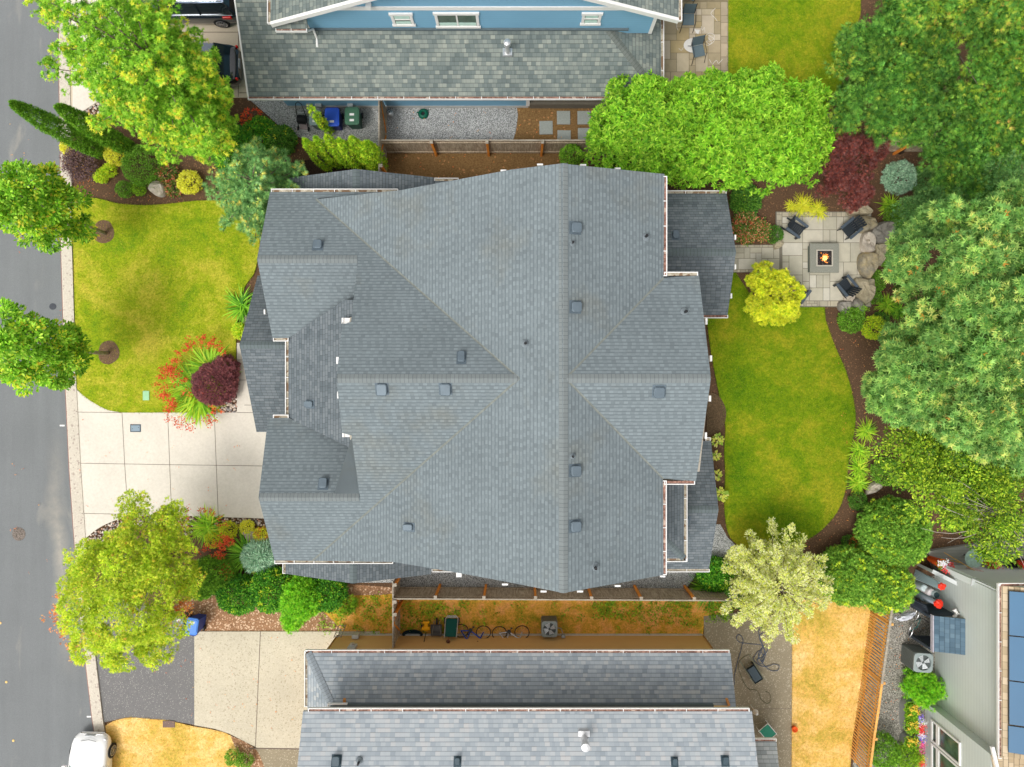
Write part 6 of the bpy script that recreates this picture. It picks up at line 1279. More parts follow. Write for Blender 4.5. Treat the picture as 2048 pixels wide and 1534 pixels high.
# ------------------------------------------------------------ boulders
M_ROCK = {}
def rockmat(name, a, b, c):
    m = NT(name, .9, spec=.2); n1 = m.noise(1.6, 5, .65); n2 = m.noise(14, 4, .7)
    co = m.ramp(m.math('MULTIPLY_ADD', n1, 2.2, -.6, True), [(0, a), (.5, b), (1, c)]); k = m.math('MULTIPLY_ADD', n2, .6, .68); m.base(m.mix(1, co, m.comb(k, k, k), 'MULTIPLY')); m.bump(n2, .6, .03); return m.m
RK_T = rockmat('tan_rock', lin((146, 134, 108)), lin((172, 160, 134)), lin((136, 130, 118))); RK_G = rockmat('grey_rock', lin((118, 114, 108)), lin((148, 142, 132)), lin((168, 160, 146)))
RK_M = rockmat('mixed_rock', lin((112, 112, 110)), lin((160, 148, 122)), lin((182, 160, 108))); RK_P = rockmat('pale_rock', lin((166, 154, 140)), lin((196, 184, 168)), lin((178, 172, 164)))
def boulder(label, outline, h, mat, group='boulders around the fire pit patio', seed=0, name='boulder'):
    """flat-topped boulder standing on the ground inside the given outline"""
    pts = [P(x, y, h * .7) for x, y in crv(outline, 4, True)]; c = sum(pts, Vector()) / len(pts); root = None; n = len(pts); rr = random.Random(seed); vs = []; fs = []
    rings = [(1.0, -.02), (1.03, .35), (.97, .72), (.84, .93), (.55, 1.0), (.25, 1.02)]
    for ri, (k, z) in enumerate(rings):
        for i, p in enumerate(pts):
            d = p - c; q = Vector((c.x + d.x * k, c.y + d.y * k, 0)); nn = mnoise.noise(Vector((q.x * 2.2, q.y * 2.2, seed * 3.1 + z * 2))); n2 = mnoise.noise(Vector((q.x * 6, q.y * 6, seed + z * 4)))
            zz = h * z + (nn * .2 + n2 * .09) * (1 if ri > 1 else .3); vs.append((q.x + d.x * nn * .06, q.y + d.y * nn * .06, max(-.02, zz)))
    for r_ in range(len(rings) - 1):
        for i in range(n): fs.append((r_ * n + i, r_ * n + (i + 1) % n, (r_ + 1) * n + (i + 1) % n, (r_ + 1) * n + i))
    vs.append((c.x, c.y, h * 1.02)); L = len(vs) - 1; o = (len(rings) - 1) * n
    for i in range(n): fs.append((o + i, o + (i + 1) % n, L))
    a = sum(pts[i].x * pts[(i + 1) % n].y - pts[(i + 1) % n].x * pts[i].y for i in range(n))
    if a < 0: fs = [f[::-1] for f in fs]
    mb = MB(); mb.add([(x - c.x, y - c.y, z) for x, y, z in vs], fs); ob = mb.build(name, mat); ob.location = (c.x, c.y, 0); tag(ob, label, 'boulder', group); return ob
B = boulder
B('tan pointed boulder under the red maple at the top of the patio', [(1704, 408), (1726, 405), (1744, 424), (1734, 428), (1702, 428)], .55, RK_T, seed=1)
B('mixed grey and tan boulder right behind the upper right chair', [(1722, 432), (1745, 434), (1757, 448), (1742, 460), (1724, 464), (1718, 450)], .5, RK_M, seed=2)
B('large round grey boulder, the rightmost of the patio edge', [(1744, 462), (1760, 445), (1782, 442), (1791, 458), (1788, 475), (1772, 487), (1754, 480)], .55, RK_G, seed=3)
B('upright tan-grey boulder left of the large round grey one', [(1728, 468), (1738, 462), (1750, 474), (1751, 500), (1730, 505), (1724, 488)], .45, RK_P, seed=4)
B('narrow pale boulder below the large round grey one', [(1753, 488), (1775, 490), (1768, 528), (1755, 524), (1750, 505)], .42, RK_T, seed=5)
B('split tan and grey boulder right of the fire table', [(1722, 508), (1740, 503), (1754, 512), (1756, 534), (1740, 557), (1726, 548), (1719, 528)], .5, RK_M, seed=6)
B('large flat tan boulder behind the lower right chair', [(1714, 555), (1732, 558), (1750, 560), (1748, 592), (1734, 608), (1716, 592), (1708, 572)], .48, RK_T, seed=7)
B('small pale slab under the lower right chair', [(1690, 590), (1708, 585), (1706, 604), (1690, 603)], .22, RK_P, seed=8)
B('grey boulder at the lower patio edge, left of two small ones', [(1680, 604), (1704, 605), (1702, 620), (1694, 628), (1680, 618)], .35, RK_G, seed=9)
B('blue-grey pointed boulder at the lower patio edge, right of two small ones', [(1707, 600), (1716, 594), (1728, 604), (1726, 626), (1720, 626), (1706, 612)], .38, RK_G, seed=10)
B('small pale slab behind the upper right chair', [(1700, 430), (1722, 430), (1722, 440), (1708, 442)], .2, RK_P, seed=11)
B('small tan boulder at the left edge of the patio next to the path', [(1550, 482), (1562, 478), (1567, 488), (1560, 495), (1550, 497)], .3, RK_T, group=None, seed=12)
B('round grey boulder in the upper left planting bed', [(296, 378), (303, 365), (318, 362), (328, 372), (324, 388), (312, 391)], .5, RK_P, group=None, seed=13)
B('grey and pink rock beside the golden spirea in the lower front bed', [(487, 1066), (500, 1062), (516, 1072), (508, 1090), (497, 1088)], .35, RK_P, group=None, seed=14)
B('pale rock hidden between the daylilies and the dark round boxwood', [(1742, 970), (1760, 962), (1764, 975), (1748, 985), (1733, 990)], .25, RK_P, group=None, seed=15)
B('tan slab partly under the eave at the left front wall', [(484, 632), (494, 624), (500, 640), (486, 650)], .15, RK_P, group=None, seed=16)
# river rock
def stones(name, poly, n, rmin, rmax, cols, seed=1):
    rg = np.random.default_rng(seed); xs = [p[0] for p in poly]; ys = [p[1] for p in poly]; m = n * 4; x = rg.uniform(min(xs), max(xs), m); y = rg.uniform(min(ys), max(ys), m); q = in_poly(x, y, poly); x = x[q][:n]; y = y[q][:n]; n = len(x)
    ic = bmesh.new(); bmesh.ops.create_icosphere(ic, subdivisions=1, radius=1); V0 = np.array([v.co[:] for v in ic.verts]); F0 = np.array([[v.index for v in f.verts] for f in ic.faces]); ic.free()
    r_ = rg.uniform(rmin, rmax, n); a = rg.uniform(0, 6.28, n); ax = rg.uniform(.6, 1, n)
    V = V0[None] * np.stack([r_, r_ * ax, r_ * .5], 1)[:, None, :]; V = V * (1 + .12 * rg.normal(size=V.shape[:2] + (1,)))
    X = V[..., 0] * np.cos(a)[:, None] - V[..., 1] * np.sin(a)[:, None] + ((x - XV) * H / F)[:, None]; Y = V[..., 0] * np.sin(a)[:, None] + V[..., 1] * np.cos(a)[:, None] + ((YV - y) * H / F)[:, None]; Z = V[..., 2] + (r_ * .3)[:, None] + .02
    k = len(V0); VV = np.stack([X, Y, Z], -1).reshape(-1, 3); FF = (F0[None] + (np.arange(n) * k)[:, None, None]).reshape(-1, 3)
    lv = Leaves(); lv.V = [VV.astype('f')]; lv.Fi = [FF.ravel()]; lv.Fn = [np.full(len(FF), 3)]; cc = np.array(cols)[rg.integers(0, len(cols), n)]; lv.C = [np.repeat(cc * rg.uniform(.8, 1.1, (n, 1)), k, 0).astype('f')]
    o = lv.build(name, M_PAVER); o['kind'] = 'stuff'; return o
RC = [lin(c) for c in ((214, 196, 178), (186, 172, 158), (160, 152, 146), (226, 214, 200), (190, 150, 130), (140, 134, 130))]
stones('river_rock', [(420, 812), (446, 808), (464, 760), (475, 735), (476, 825), (420, 825)], 150, .05, .095, RC, 2)
stones('river_rock', crv([(171, 1080), (195, 1060), (228, 1044), (262, 1034), (310, 1032), (400, 1032), (520, 1038)], 4) + [(530, 1052), (440, 1046), (400, 1060), (372, 1070), (340, 1046), (260, 1052), (215, 1070), (196, 1100), (173, 1096)], 560, .035, .065, RC, 3)
stones('river_rock', [(148, 236), (160, 228), (205, 200), (225, 200), (232, 210), (190, 232), (175, 240), (182, 262), (160, 262), (148, 256)], 170, .04, .08, RC, 4)

# ------------------------------------------------------------ wheelie bins
def bin_(name, label, px, py, rz, body, lid, w=.6, d=.68, h=1.02, group=None, labels=1, open_=False):
    c = P(px, py, h); r = thing(name, label, 'bin', (c.x, c.y, 0), rz, group)
    mb = MB(); b = lambda s, z, oy=0: [(-w / 2 * s, -d / 2 * s + oy, z), (w / 2 * s, -d / 2 * s + oy, z), (w / 2 * s, d / 2 * s + oy, z), (-w / 2 * s, d / 2 * s + oy, z)]
    R4 = b(.74, .04) + b(.80, .3) + b(.93, .92) + b(1.0, .93) + b(1.0, .98); fs = [(3, 2, 1, 0)]
    for k in range(4): fs += [(k * 4 + i, k * 4 + (i + 1) % 4, k * 4 + 4 + (i + 1) % 4, k * 4 + 4 + i) for i in range(4)]
    mb.add(R4, fs + [(16, 17, 18, 19)]); mb.build('body', body, r, bevel=.02)
    mb = MB(); q = [(-w / 2 - .01, -d / 2 - .05), (w / 2 + .01, -d / 2 - .05), (w / 2 + .01, d / 2 - .02), (-w / 2 - .01, d / 2 - .02)]; k = .07
    o8 = lambda s, z: [((x * s), (y * s), z) for x, y in ((-w / 2 + k, -d / 2 - .05), (w / 2 - k, -d / 2 - .05), (w / 2 + .01, -d / 2 + .02), (w / 2 + .01, d / 2 - .08), (w / 2 - k, d / 2), (-w / 2 + k, d / 2), (-w / 2 - .01, d / 2 - .08), (-w / 2 - .01, -d / 2 + .02))]
    rs = o8(1.0, .985) + o8(1.0, 1.02) + o8(.92, 1.045) + o8(.86, 1.04) + o8(.8, 1.06); fs = [tuple(range(8))[::-1]]
    for kk in range(4): fs += [(kk * 8 + i, kk * 8 + (i + 1) % 8, kk * 8 + 8 + (i + 1) % 8, kk * 8 + 8 + i) for i in range(8)]
    mb.add(rs, fs + [tuple(range(32, 40))]); lo = mb.build('lid', lid, r, bevel=.008)
    for i in range(labels):
        mb = MB(); y = -d * .30 + i * .26; mb.bx(-.1, .1, y - .05, y + .05, 1.062, 1.066); mb.build('sticker', plain('white_sticker', (.75, .74, .72), .5, var=.15, scale=40), lo)
    mb = MB(); mb.tube([(-w / 2 + .05, d / 2 + .03, .97), (w / 2 - .05, d / 2 + .03, .97)], .018, 8); mb.bx(-w / 2 + .08, -w / 2 + .12, d / 2 - .03, d / 2 + .03, .94, .98); mb.bx(w / 2 - .12, w / 2 - .08, d / 2 - .03, d / 2 + .03, .94, .98); mb.build('handle', body, r)
    for s in (-1, 1):
        mb = MB(); mb.tube([(s * (w / 2 - .09), d / 2 - .04, .13), (s * (w / 2 - .02), d / 2 - .04, .13)], .13, 16); mb.build('wheel', M_BLACK, r)
    return r
def plas(name, c): return plain(name, lin(c), .45, var=.05, scale=2)
bin_('rubbish_bin', 'grey wheelie bin against the blue house wall, left of the blue bin', 630, 234, 0, plas('grey_plastic_dark', (90, 104, 106)), plas('grey_plastic', (128, 146, 148)), w=.50, d=.66, h=1.0)
bin_('recycling_bin', 'blue wheelie bin with one white sticker between the grey and green bins', 664, 233, 0, plas('navy_plastic', (20, 34, 120)), plas('blue_plastic', (44, 84, 190)), w=.64, d=.78)
bin_('garden_bin', 'green wheelie bin with two white stickers nearest the side gate', 704, 231, 0, plas('deep_green_plastic', (14, 74, 56)), plas('green_plastic', (66, 106, 84)), w=.64, d=.74, labels=2)
bin_('recycling_bin', 'bright blue wheelie bin at the corner of the lower driveway', 384, 1254, R(172), plas('blue_body', (30, 62, 150)), plas('bright_blue_plastic', (70, 128, 214)), w=.52, d=.72)
bin_('rubbish_bin', 'grey-green wheelie bin left of the bright blue bin under the golden cypress', 357, 1248, R(176), plas('green_grey_body', (60, 76, 74)), plas('green_grey_lid', (120, 138, 136)), w=.46, d=.62)
# hose reel cart beside the bins
c = P(603, 236, .5); r = thing('hose_reel_cart', 'black hose reel cart with a curved handle left of the grey bin', 'hose reel', (c.x, c.y, 0), R(-6))
mb = MB(); mb.tube([(-.22, -.4, .05), (-.25, .2, .5), (-.22, .5, .85), (-.1, .58, .9), (.05, .5, .85), (.2, .1, .5), (.22, -.4, .05)], .018, 8); mb.build('frame', M_BLACK, r)
mb = MB(); mb.tube([(-.2, -.05, .45), (.2, -.05, .45)], .16, 16)
for k in range(6): mb.tube([(-.16 + k * .062 + .01, -.05 + .19 * math.cos(t), .45 + .19 * math.sin(t)) for t in [i * math.pi / 8 for i in range(16)]], .02, 6, closed=True)
mb.build('hose_coil', M_BLACK, r)
mb = MB(); mb.bx(-.2, .2, -.42, -.38, .02, .06); mb.bx(-.2, .2, .22, .25, .52, .56); mb.build('crossbar', M_GALV, r)
mb = MB(); mb.bx(-.18, .18, -.37, -.1, .02, .08); mb.build('base_tray', plain('pinkish_tray', (.35, .28, .28), .7), r)
for s in (-1, 1): mb = MB(); mb.tube([(s * .22, -.35, .1), (s * .26, -.35, .1)], .1, 14); mb.build('wheel', M_BLACK, r)
# propane tank, round stand
c = P(780, 227, .25); r = thing('propane_tank', 'small grey propane tank against the blue wall right of the gate', 'gas tank', (c.x, c.y, 0))
mb = MB(); mb.lathe(0, 0, [(.10, 0), (.155, .05), (.16, .1), (.16, .3), (.12, .38), (.05, .41)], 20); mb.build('body', M_GALV, r, smooth=True)
mb = MB(); mb.tube([(.1 * math.cos(t), .1 * math.sin(t), .46) for t in [i * math.pi / 6 for i in range(10)]], .014, 6); mb.tube([(0, 0, .4), (0, 0, .46)], .03, 8); mb.build('valve_collar', M_DKGREY, r)
c = P(846, 226, .15); r = thing('tree_stand', 'round dark green plastic stand lying on the grey gravel', 'stand', (c.x, c.y, 0)); MG = plas('dark_green_plastic', (10, 92, 70))
mb = MB(); mb.lathe(0, 0, [(.24, 0), (.25, .06), (.2, .14), (.13, .18), (.10, .17), (.09, .06)], 26); mb.build('base', MG, r, smooth=True)
mb = MB(); mb.cyl(0, 0, .05, .075, .088, n=18); mb.build('socket', M_BLACK, r); mb = MB(); mb.bar((-.3, .04, .1), (-.2, .03, .1), .05, .03); mb.bar((.2, .12, .12), (.27, .16, .12), .04, .03); mb.build('lug', MG, r)
mb = MB(); c = P(790, 212, .2); mb.bx(-.15, .15, -.08, .08, 0, .3)
# stepping stones
MS = speck_mat('grey_paver', lin((140, 146, 140)), lin((162, 166, 160)), 22, bigamt=.15, bump=.2)
for i, (px, py, lb) in enumerate(((1092, 256, 'left stepping stone in the brown side yard'), (1127, 236, 'top middle stepping stone in the brown side yard'), (1128, 272, 'stained stepping stone nearest the fence'), (1168, 236, 'upper stepping stone partly under the laurel'), (1169, 270, 'lower stepping stone partly under the laurel'))):
    p = P(px, py); mb = MB(); mb.bx(-.31, .31, -.31 if i != 2 else -.22, .31 if i != 2 else .25, 0, .055); o = mb.build('stepping_stone', MS, bevel=.008); o.location = (p.x, p.y, .005); o.rotation_euler.z = random.uniform(-.02, .02); tag(o, lb, 'stepping stone', 'stepping stones in the side yard')
# ------------------------------------------------------------ fire table
c = P(1649, 516, .5); r = thing('fire_table', 'square grey concrete fire pit table with burning flames', 'fire pit', (c.x, c.y, 0))
MF = speck_mat('grey_concrete_table', lin((122, 122, 112)), lin((148, 148, 136)), 18, bigamt=.15, bump=.15); MF2 = speck_mat('pale_concrete_rim', lin((176, 168, 154)), lin((196, 190, 176)), 22)
s = .665; mb = MB()
for x0, x1, y0, y1 in ((-s, s, .36, s), (-s, s, -s, -.36), (-s, -.36, -.36, .36), (.36, s, -.36, .36)): mb.bx(x0, x1, y0, y1, .42, .5)
mb.build('table_top', MF, r)
mb = MB(); mb.bx(-.6, .6, -.6, .6, 0, .419); mb.build('base', plain('base_concrete', lin((110, 118, 110)), .85), r)
mb = MB()
for x0, x1, y0, y1 in ((-.38, .38, .33, .38), (-.38, .38, -.38, -.33), (-.38, -.33, -.33, .33), (.33, .38, -.33, .33)): mb.bx(x0, x1, y0, y1, .501, .53)
mb.build('burner_rim', MF2, r)
mb = MB(); mb.bx(-.329, .329, -.329, .329, .421, .455); mb.build('burner_tray', M_BLACK, r)
rk = MB(); rg = random.Random(5)
for k in range(260):
    x, y = rg.uniform(-.31, .31), rg.uniform(-.31, .31); q = rg.uniform(.012, .026); M = Matrix.Translation((x, y, .455 + q)) @ Matrix.Rotation(rg.uniform(0, 3), 4, 'Z') @ Matrix.Rotation(rg.uniform(0, 3), 4, 'X'); rk.box(0, 0, 0, q * 2, q * 1.5, q, M)
o = rk.build('lava_rock', gravel_mat('lava_rock', [(.03, .025, .025), (.09, .07, .07), (.25, .2, .2), (.05, .04, .04)], 30), r); o['kind'] = 'stuff'
mf = bpy.data.materials.new('flame'); mf.use_nodes = True; nt_ = mf.node_tree; nt_.nodes.clear(); em = nt_.nodes.new('ShaderNodeEmission'); ou = nt_.nodes.new('ShaderNodeOutputMaterial'); at = nt_.nodes.new('ShaderNodeAttribute'); at.attribute_name = 'col'; nt_.links.new(at.outputs[0], em.inputs[0]); em.inputs[1].default_value = 1.6; nt_.links.new(em.outputs[0], ou.inputs[0])
fl = Leaves(); n = 110; a = RNG.uniform(0, 6.28, n); q = np.abs(RNG.normal(0, .085, n)); pos = np.stack([c.x + np.cos(a) * q, c.y + np.sin(a) * q * 1.15, .48 + RNG.uniform(0, .03, n)], 1); d = np.stack([np.cos(a) * .5, np.sin(a) * .5, RNG.uniform(.3, 1.2, n)], 1) + rnd(n) * .3
cf = np.where((q < .07)[:, None], np.array([[1, .72, .2]]), np.array([[1, .30, .05]])) * RNG.uniform(.7, 1.1, (n, 1)); fl.add(L_OVAL, pos.astype('f'), d, rnd(n), .10 * RNG.uniform(.5, 1.3, n), cf, .9); fl.build('flame', mf, r)
# ------------------------------------------------------------ adirondack chairs
MC = plain('charcoal_poly', lin((44, 50, 56)), .5, var=.1); MCa = plain('charcoal_poly_top', lin((74, 84, 94)), .45, var=.08)
def adirondack():
    r = thing('adirondack_chair', 'x', 'chair', (0, 0, 0), group='adirondack chairs around the fire table')
    mb = MB()
    for k in range(6):
        y = .30 - k * .095; z = .38 - k * .028; mb.box(0, y, z, .52, .086, .022, None)
    mb.build('seat', MC, r)
    mb = MB()
    for k in range(5):
        x = -.2 + k * .1; hh = .78 + .05 * (1 - abs(k - 2) / 2); b0 = Vector((x, -.20, .22)); t0 = Vector((x * 1.32, -.20 - hh * .42, .22 + hh * .84)); mb.bar(b0, t0, .092, .02, up=Vector((0, 1, .45)))
    mb.bar((-.27, -.30, .46), (.27, -.30, .46), .03, .07); mb.bar((-.29, -.44, .76), (.29, -.44, .76), .03, .06); mb.build('backrest', MC, r)
    for s in (-1, 1):
        mb = MB(); mb.bar((s * .335, .40, .56), (s * .335, -.42, .54), .14, .025); mb.build('armrest', MCa, r, bevel=.006)
        mb = MB(); mb.bar((s * .30, .33, 0), (s * .30, .33, .545), .03, .12, up=Vector((0, 1, 0))); mb.build('leg', MC, r)
        mb = MB(); mb.bar((s * .275, .38, .33), (s * .275, -.62, .03), .03, .13); mb.build('leg', MC, r)
        mb = MB(); mb.bar((s * .30, -.33, .1), (s * .30, -.36, .53), .03, .08, up=Vector((0, 1, 0))); mb.build('arm_support', MC, r)
    return r
A0 = adirondack(); tc = P(1649, 516)
first = True
for px, py, tx, ty, lb in ((1592, 457, -.82, .62, 'upper left black adirondack chair on the fire pit patio'), (1700, 458, .80, .66, 'upper right black adirondack chair in front of the boulders'), (1691, 572, .70, -.80, 'lower right black adirondack chair in front of the flat boulder'), (1598, 586, -.6, -.8, 'lower left black adirondack chair mostly hidden by the golden maple')):
    p = P(px, py, .4); ang = math.atan2(-ty, -tx) - math.pi / 2
    if first: A0.location = (p.x, p.y, .073); A0.rotation_euler = (0, 0, ang); A0['label'] = lb; A0.scale = (.93,) * 3; first = False
    else: dup(A0, (p.x, p.y, .073), ang, lb, (.93,) * 3)
# ------------------------------------------------------------ patio chairs at the top
MM = plain('blue_grey_mesh', lin((92, 108, 114)), .6, var=.08)
def patio_chair():
    r = thing('patio_chair', 'x', 'chair', (0, 0, 0)); mb = MB(); mb.bx(-.26, .26, -.27, .25, .42, .44); mb.build('seat', MM, r)
    mb = MB(); q = [Vector((x, y, z)) for x, y, z in ((-.26, .27, .43), (.26, .27, .43), (.26, .42, .95), (-.26, .42, .95))]; mb.add(q + [v + Vector((0, .015, 0)) for v in q], [(0, 1, 2, 3), (7, 6, 5, 4), (0, 4, 5, 1), (1, 5, 6, 2), (2, 6, 7, 3), (3, 7, 4, 0)]); mb.build('backrest', MM, r)
    for s in (-1, 1):
        mb = MB(); mb.tube([(s * .28, .5, 0), (s * .28, .28, .43), (s * .28, .44, .97)], .014, 8); mb.build('leg', M_BLACK, r)
        mb = MB(); mb.tube([(s * .30, -.42, 0), (s * .29, -.28, .43), (s * .29, -.24, .64), (s * .29, -.15, .67), (s * .29, .36, .68)], .014, 8); mb.build('leg', M_BLACK, r)
    return r
c0 = patio_chair(); p = P(1376, 40, .43); c0.location = (p.x, p.y, .065); c0.rotation_euler.z = R(180); c0['label'] = 'upper blue-grey mesh patio chair beside the blue house roof corner'; c0['group'] = 'mesh chairs on the neighbour patio'
c0.rotation_euler.z = 0
p = P(1396, 103, .43); dup(c0, (p.x, p.y, .065), R(12), 'lower blue-grey mesh patio chair among the chalk drawings'); p = P(1382, -12, .43); dup(c0, (p.x, p.y, .065), R(-30), 'patio chair cut off by the top edge of the picture')
mb = MB(); mb.disc(0, 0, 0, .45, 26, .75); o = mb.build('chalk_patch', M_CHALK); p = P(1386, 92); o.location = (p.x, p.y, .069); o['category'] = 'chalk drawing'; o['label'] = 'white smudged chalk patch beside the lower patio chair'
# ------------------------------------------------------------ cars
M_TYRE = plain('tyre_rubber', (.02, .02, .02), .9); M_RIM = plain('alloy_rim', (.55, .55, .57), .3, .8); M_CGL = NT('car_glass', .05, spec=.9); M_CGL.base((.02, .03, .035)); M_CGL = M_CGL.m
def paint(name, c, met=.0, r_=.25):
    m = NT(name, r_, met, .5); m.base(c); m.b.inputs['Coat Weight'].default_value = 1.0; m.b.inputs['Coat Roughness'].default_value = .05; return m.m
M_LAMPR = plain('red_lamp', lin((210, 24, 16)), .2); M_CLEAR = plain('clear_lamp', (.6, .62, .64), .15, .3); M_CHROME = plain('chrome_trim', (.75, .75, .76), .2, .9)
def car(name, label, loc, rz, L, W, Hc, body, kind='suv', glassm=None, roofm=None):
    """nose towards +x in its own space"""
    r = thing(name, label, 'car', loc, rz); hw = W / 2; g = glassm or M_CGL
    if kind == 'suv': st = [(-.5, .74, .40, .62, .92), (-.49, .86, .30, .80, .98), (-.46, .95, .24, .92, 1.02), (-.36, 1, .20, .98, 1.04), (-.2, 1, .19, .98, 1.04), (0, 1, .19, .96, 1.02), (.17, 1, .19, .92, 1.0), (.26, .99, .20, .88, .98), (.36, .97, .22, .82, .94), (.44, .92, .24, .72, .84), (.48, .82, .28, .60, .70), (.5, .66, .34, .5, .56)]
    else: st = [(-.5, .70, .36, .60, .84), (-.485, .84, .28, .72, .92), (-.44, .95, .22, .84, .96), (-.34, 1, .19, .88, .95), (-.15, 1, .18, .88, .94), (.05, 1, .18, .86, .92), (.20, 1, .18, .82, .92), (.29, .98, .19, .78, .88), (.37, .95, .21, .72, .81), (.43, .93, .23, .64, .74), (.475, .84, .27, .54, .64), (.5, .64, .33, .46, .53)]
    k_ = Hc / (1.75 if kind == 'suv' else 1.5); vs = []; fs = []; nn = 11
    for f, w_, zb, zs, zt in st:
        x = f * L; w2 = hw * w_; zb *= k_; zs *= k_; zt *= k_
        half = [(w2 * .88, zb), (w2 * .98, zb + .08), (w2, (zb + zs) / 2), (w2 * .985, zs - .06), (w2 * .90, zs + .01 + (zt - zs) * .5)]
        ring = half + [(w2 * .55, zt)] + [(0, zt + .02)] + [(-w2 * .55, zt)] + [(-a, b) for a, b in half[::-1]]
        nn = len(ring); vs += [(x, y, z) for y, z in ring]
    for i in range(len(st) - 1):
        for j in range(nn): fs.append((i * nn + j, (i + 1) * nn + j, (i + 1) * nn + (j + 1) % nn, i * nn + (j + 1) % nn)[::-1])
    fs += [tuple(range(nn)), tuple((len(st) - 1) * nn + j for j in range(nn))[::-1]]
    mb = MB(); mb.add(vs, fs); bo = mb.build('body', body, r, smooth=True); sm = bo.modifiers.new('s', 'SUBSURF'); sm.levels = sm.render_levels = 2
    zbt = (.96 if kind == 'suv' else .88) * k_; zr = Hc
    if kind == 'suv': cab = [(-.485, .80, zbt + .02, .78), (-.42, .84, 0, .90), (-.1, .86, 0, 1.0), (.10, .85, 0, .99), (.30, .80, zbt, .8)]; x0, x1, x2, x3 = -.485 * L, -.43 * L, .10 * L, .27 * L
    else: x0, x1, x2, x3 = -.44 * L, -.30 * L, .0 * L, .215 * L
    wb, wt = hw * .90, hw * .70
    def ring2(x, w_, z): return [(x, -w_, z), (x, w_, z)]
    # greenhouse: glass body, roof panel on top
    gv = [(x0, -wb * .88, zbt), (x0, wb * .88, zbt), (x1, -wt * .96, zr - .06), (x1, wt * .96, zr - .06), (x2, -wt, zr - .07), (x2, wt, zr - .07), (x3, -wb * .95, zbt), (x3, wb * .95, zbt), ((x3 + .06), 0, zbt), ((x0 - .03), 0, zbt)]
    mb = MB(); xm0 = x0 * .5 + x1 * .5
    prof = [(x0, zbt - .03, wb * .86), (x0 * .6 + x1 * .4, zbt + (zr - zbt) * .5, wb * .86 * .6 + wt * .4), (x1, zr - .07, wt * .95), ((x1 + x2) / 2, zr - .035, wt), (x2, zr - .06, wt * .98), (x2 * .5 + x3 * .5, (zbt + zr) / 2 - .01, (wb + wt) / 2), (x3, zbt - .03, wb * .92)]
    vs = []; 
    for x, z, w_ in prof: 
        low = zbt - .05; wl = wb * (.88 if x in (x0, ) else .97); vs += [(x, -wl, low), (x, -w_, z), (x, -w_ * .5, z + .015), (x, 0, z + .02), (x, w_ * .5, z + .015), (x, w_, z), (x, wl, low)]
    fs = [(i * 7 + j, i * 7 + j + 1, (i + 1) * 7 + j + 1, (i + 1) * 7 + j) for i in range(len(prof) - 1) for j in range(6)] + [tuple(range(7))[::-1], tuple((len(prof) - 1) * 7 + j for j in range(7))]
    mb.add(vs, [f[::-1] for f in fs]); mb.build('window', g, r, smooth=False)
    mb = MB(); n = 8; xs = [x1 - .02 + (x2 - x1 + .02) * i / n for i in range(n + 1)]; vs = []
    for i, x in enumerate(xs):
        e = 1 - .05 * abs(2 * i / n - 1) ** 2; z = zr - .03 * abs(2 * i / n - 1) ** 2
        vs += [(x, -wt * 1.02 * e, z - .05), (x, -wt * .8 * e, z), (x, 0, z + .02), (x, wt * .8 * e, z), (x, wt * 1.02 * e, z - .05)]
    mb.add(vs, [(i * 5 + j, (i + 1) * 5 + j, (i + 1) * 5 + j + 1, i * 5 + j + 1) for i in range(n) for j in range(4)]); mb.build('roof', roofm or body, r, smooth=True)
    for s in (-1, 1):
        for a, b in (((x0, zbt - .02, wb * .9), (x1, zr - .06, wt * .97)), ((x3, zbt - .02, wb * .95), (x2, zr - .06, wt * 1.0)), (((x1 + x2) / 2, zbt - .02, wb * .99), ((x1 + x2) / 2, zr - .06, wt * 1.01))):
            mb = MB(); mb.bar((a[0], s * a[2], a[1]), (b[0], s * b[2], b[1]), .05, .05); mb.build('pillar', body, r)
        if kind == 'suv':
            mb = MB(); mb.tube([(x1 + .1, s * wt * .93, zr - .02), (x1 + .25, s * wt * .95, zr + .05), (x2 - .2, s * wt * .95, zr + .05), (x2, s * wt * .93, zr - .02)], .02, 8); mb.build('roof_rail', M_CHROME, r)
            mb = MB(); mb.tube([(x0 + .12, s * wb * 1.005, zbt + .01), (x3 - .05, s * wb * 1.03, zbt + .01)], .014, 6); mb.build('window_trim', M_CHROME, r)
        for xx in (-.31 * L, .315 * L):
            rw = .36 if kind == 'suv' else .325
            mb = MB(); mb.tube([(xx, s * (hw - .23), rw), (xx, s * (hw - .005), rw), (xx, s * (hw + .012), rw)], [rw, rw, rw * .93], 26); w_ = mb.build('wheel', M_TYRE, r)
            mb = MB(); mb.tube([(xx + rw * .66 * math.cos(t), s * (hw + .018), rw + rw * .66 * math.sin(t)) for t in [i * math.pi / 12 for i in range(24)]], .018, 6, closed=True)
            for i in range(10): t = i * math.pi / 5; mb.bar((xx, s * (hw + .02), rw), (xx + rw * .64 * math.cos(t), s * (hw + .018), rw + rw * .64 * math.sin(t)), .035, .02)
            mb.build('rim', M_RIM, w_)
        mb = MB(); mb.box(.205 * L, s * (hw + .06), zbt + .03, .12, .19, .12); mb.build('mirror', body, r, bevel=.03)
        mb = MB(); mb.box(-.40 * L if kind == 'suv' else -.485 * L, s * hw * (.94 if kind == 'suv' else .8), (.84 * k_), (.42 if kind == 'suv' else .1), .10, .17); mb.build('tail_lamp', M_LAMPR, r, bevel=.03)
        mb = MB(); mb.box((.43 if kind == 'suv' else .442) * L, s * hw * (.78 if kind == 'suv' else .70), (.68 if kind == 'suv' else .60) * k_, .2, .2, .07, Matrix.Identity(4)); mb.build('headlight', M_CLEAR, r, bevel=.03)
    return r
gx0, gy0 = P(478, 0, .7).x, 17.3
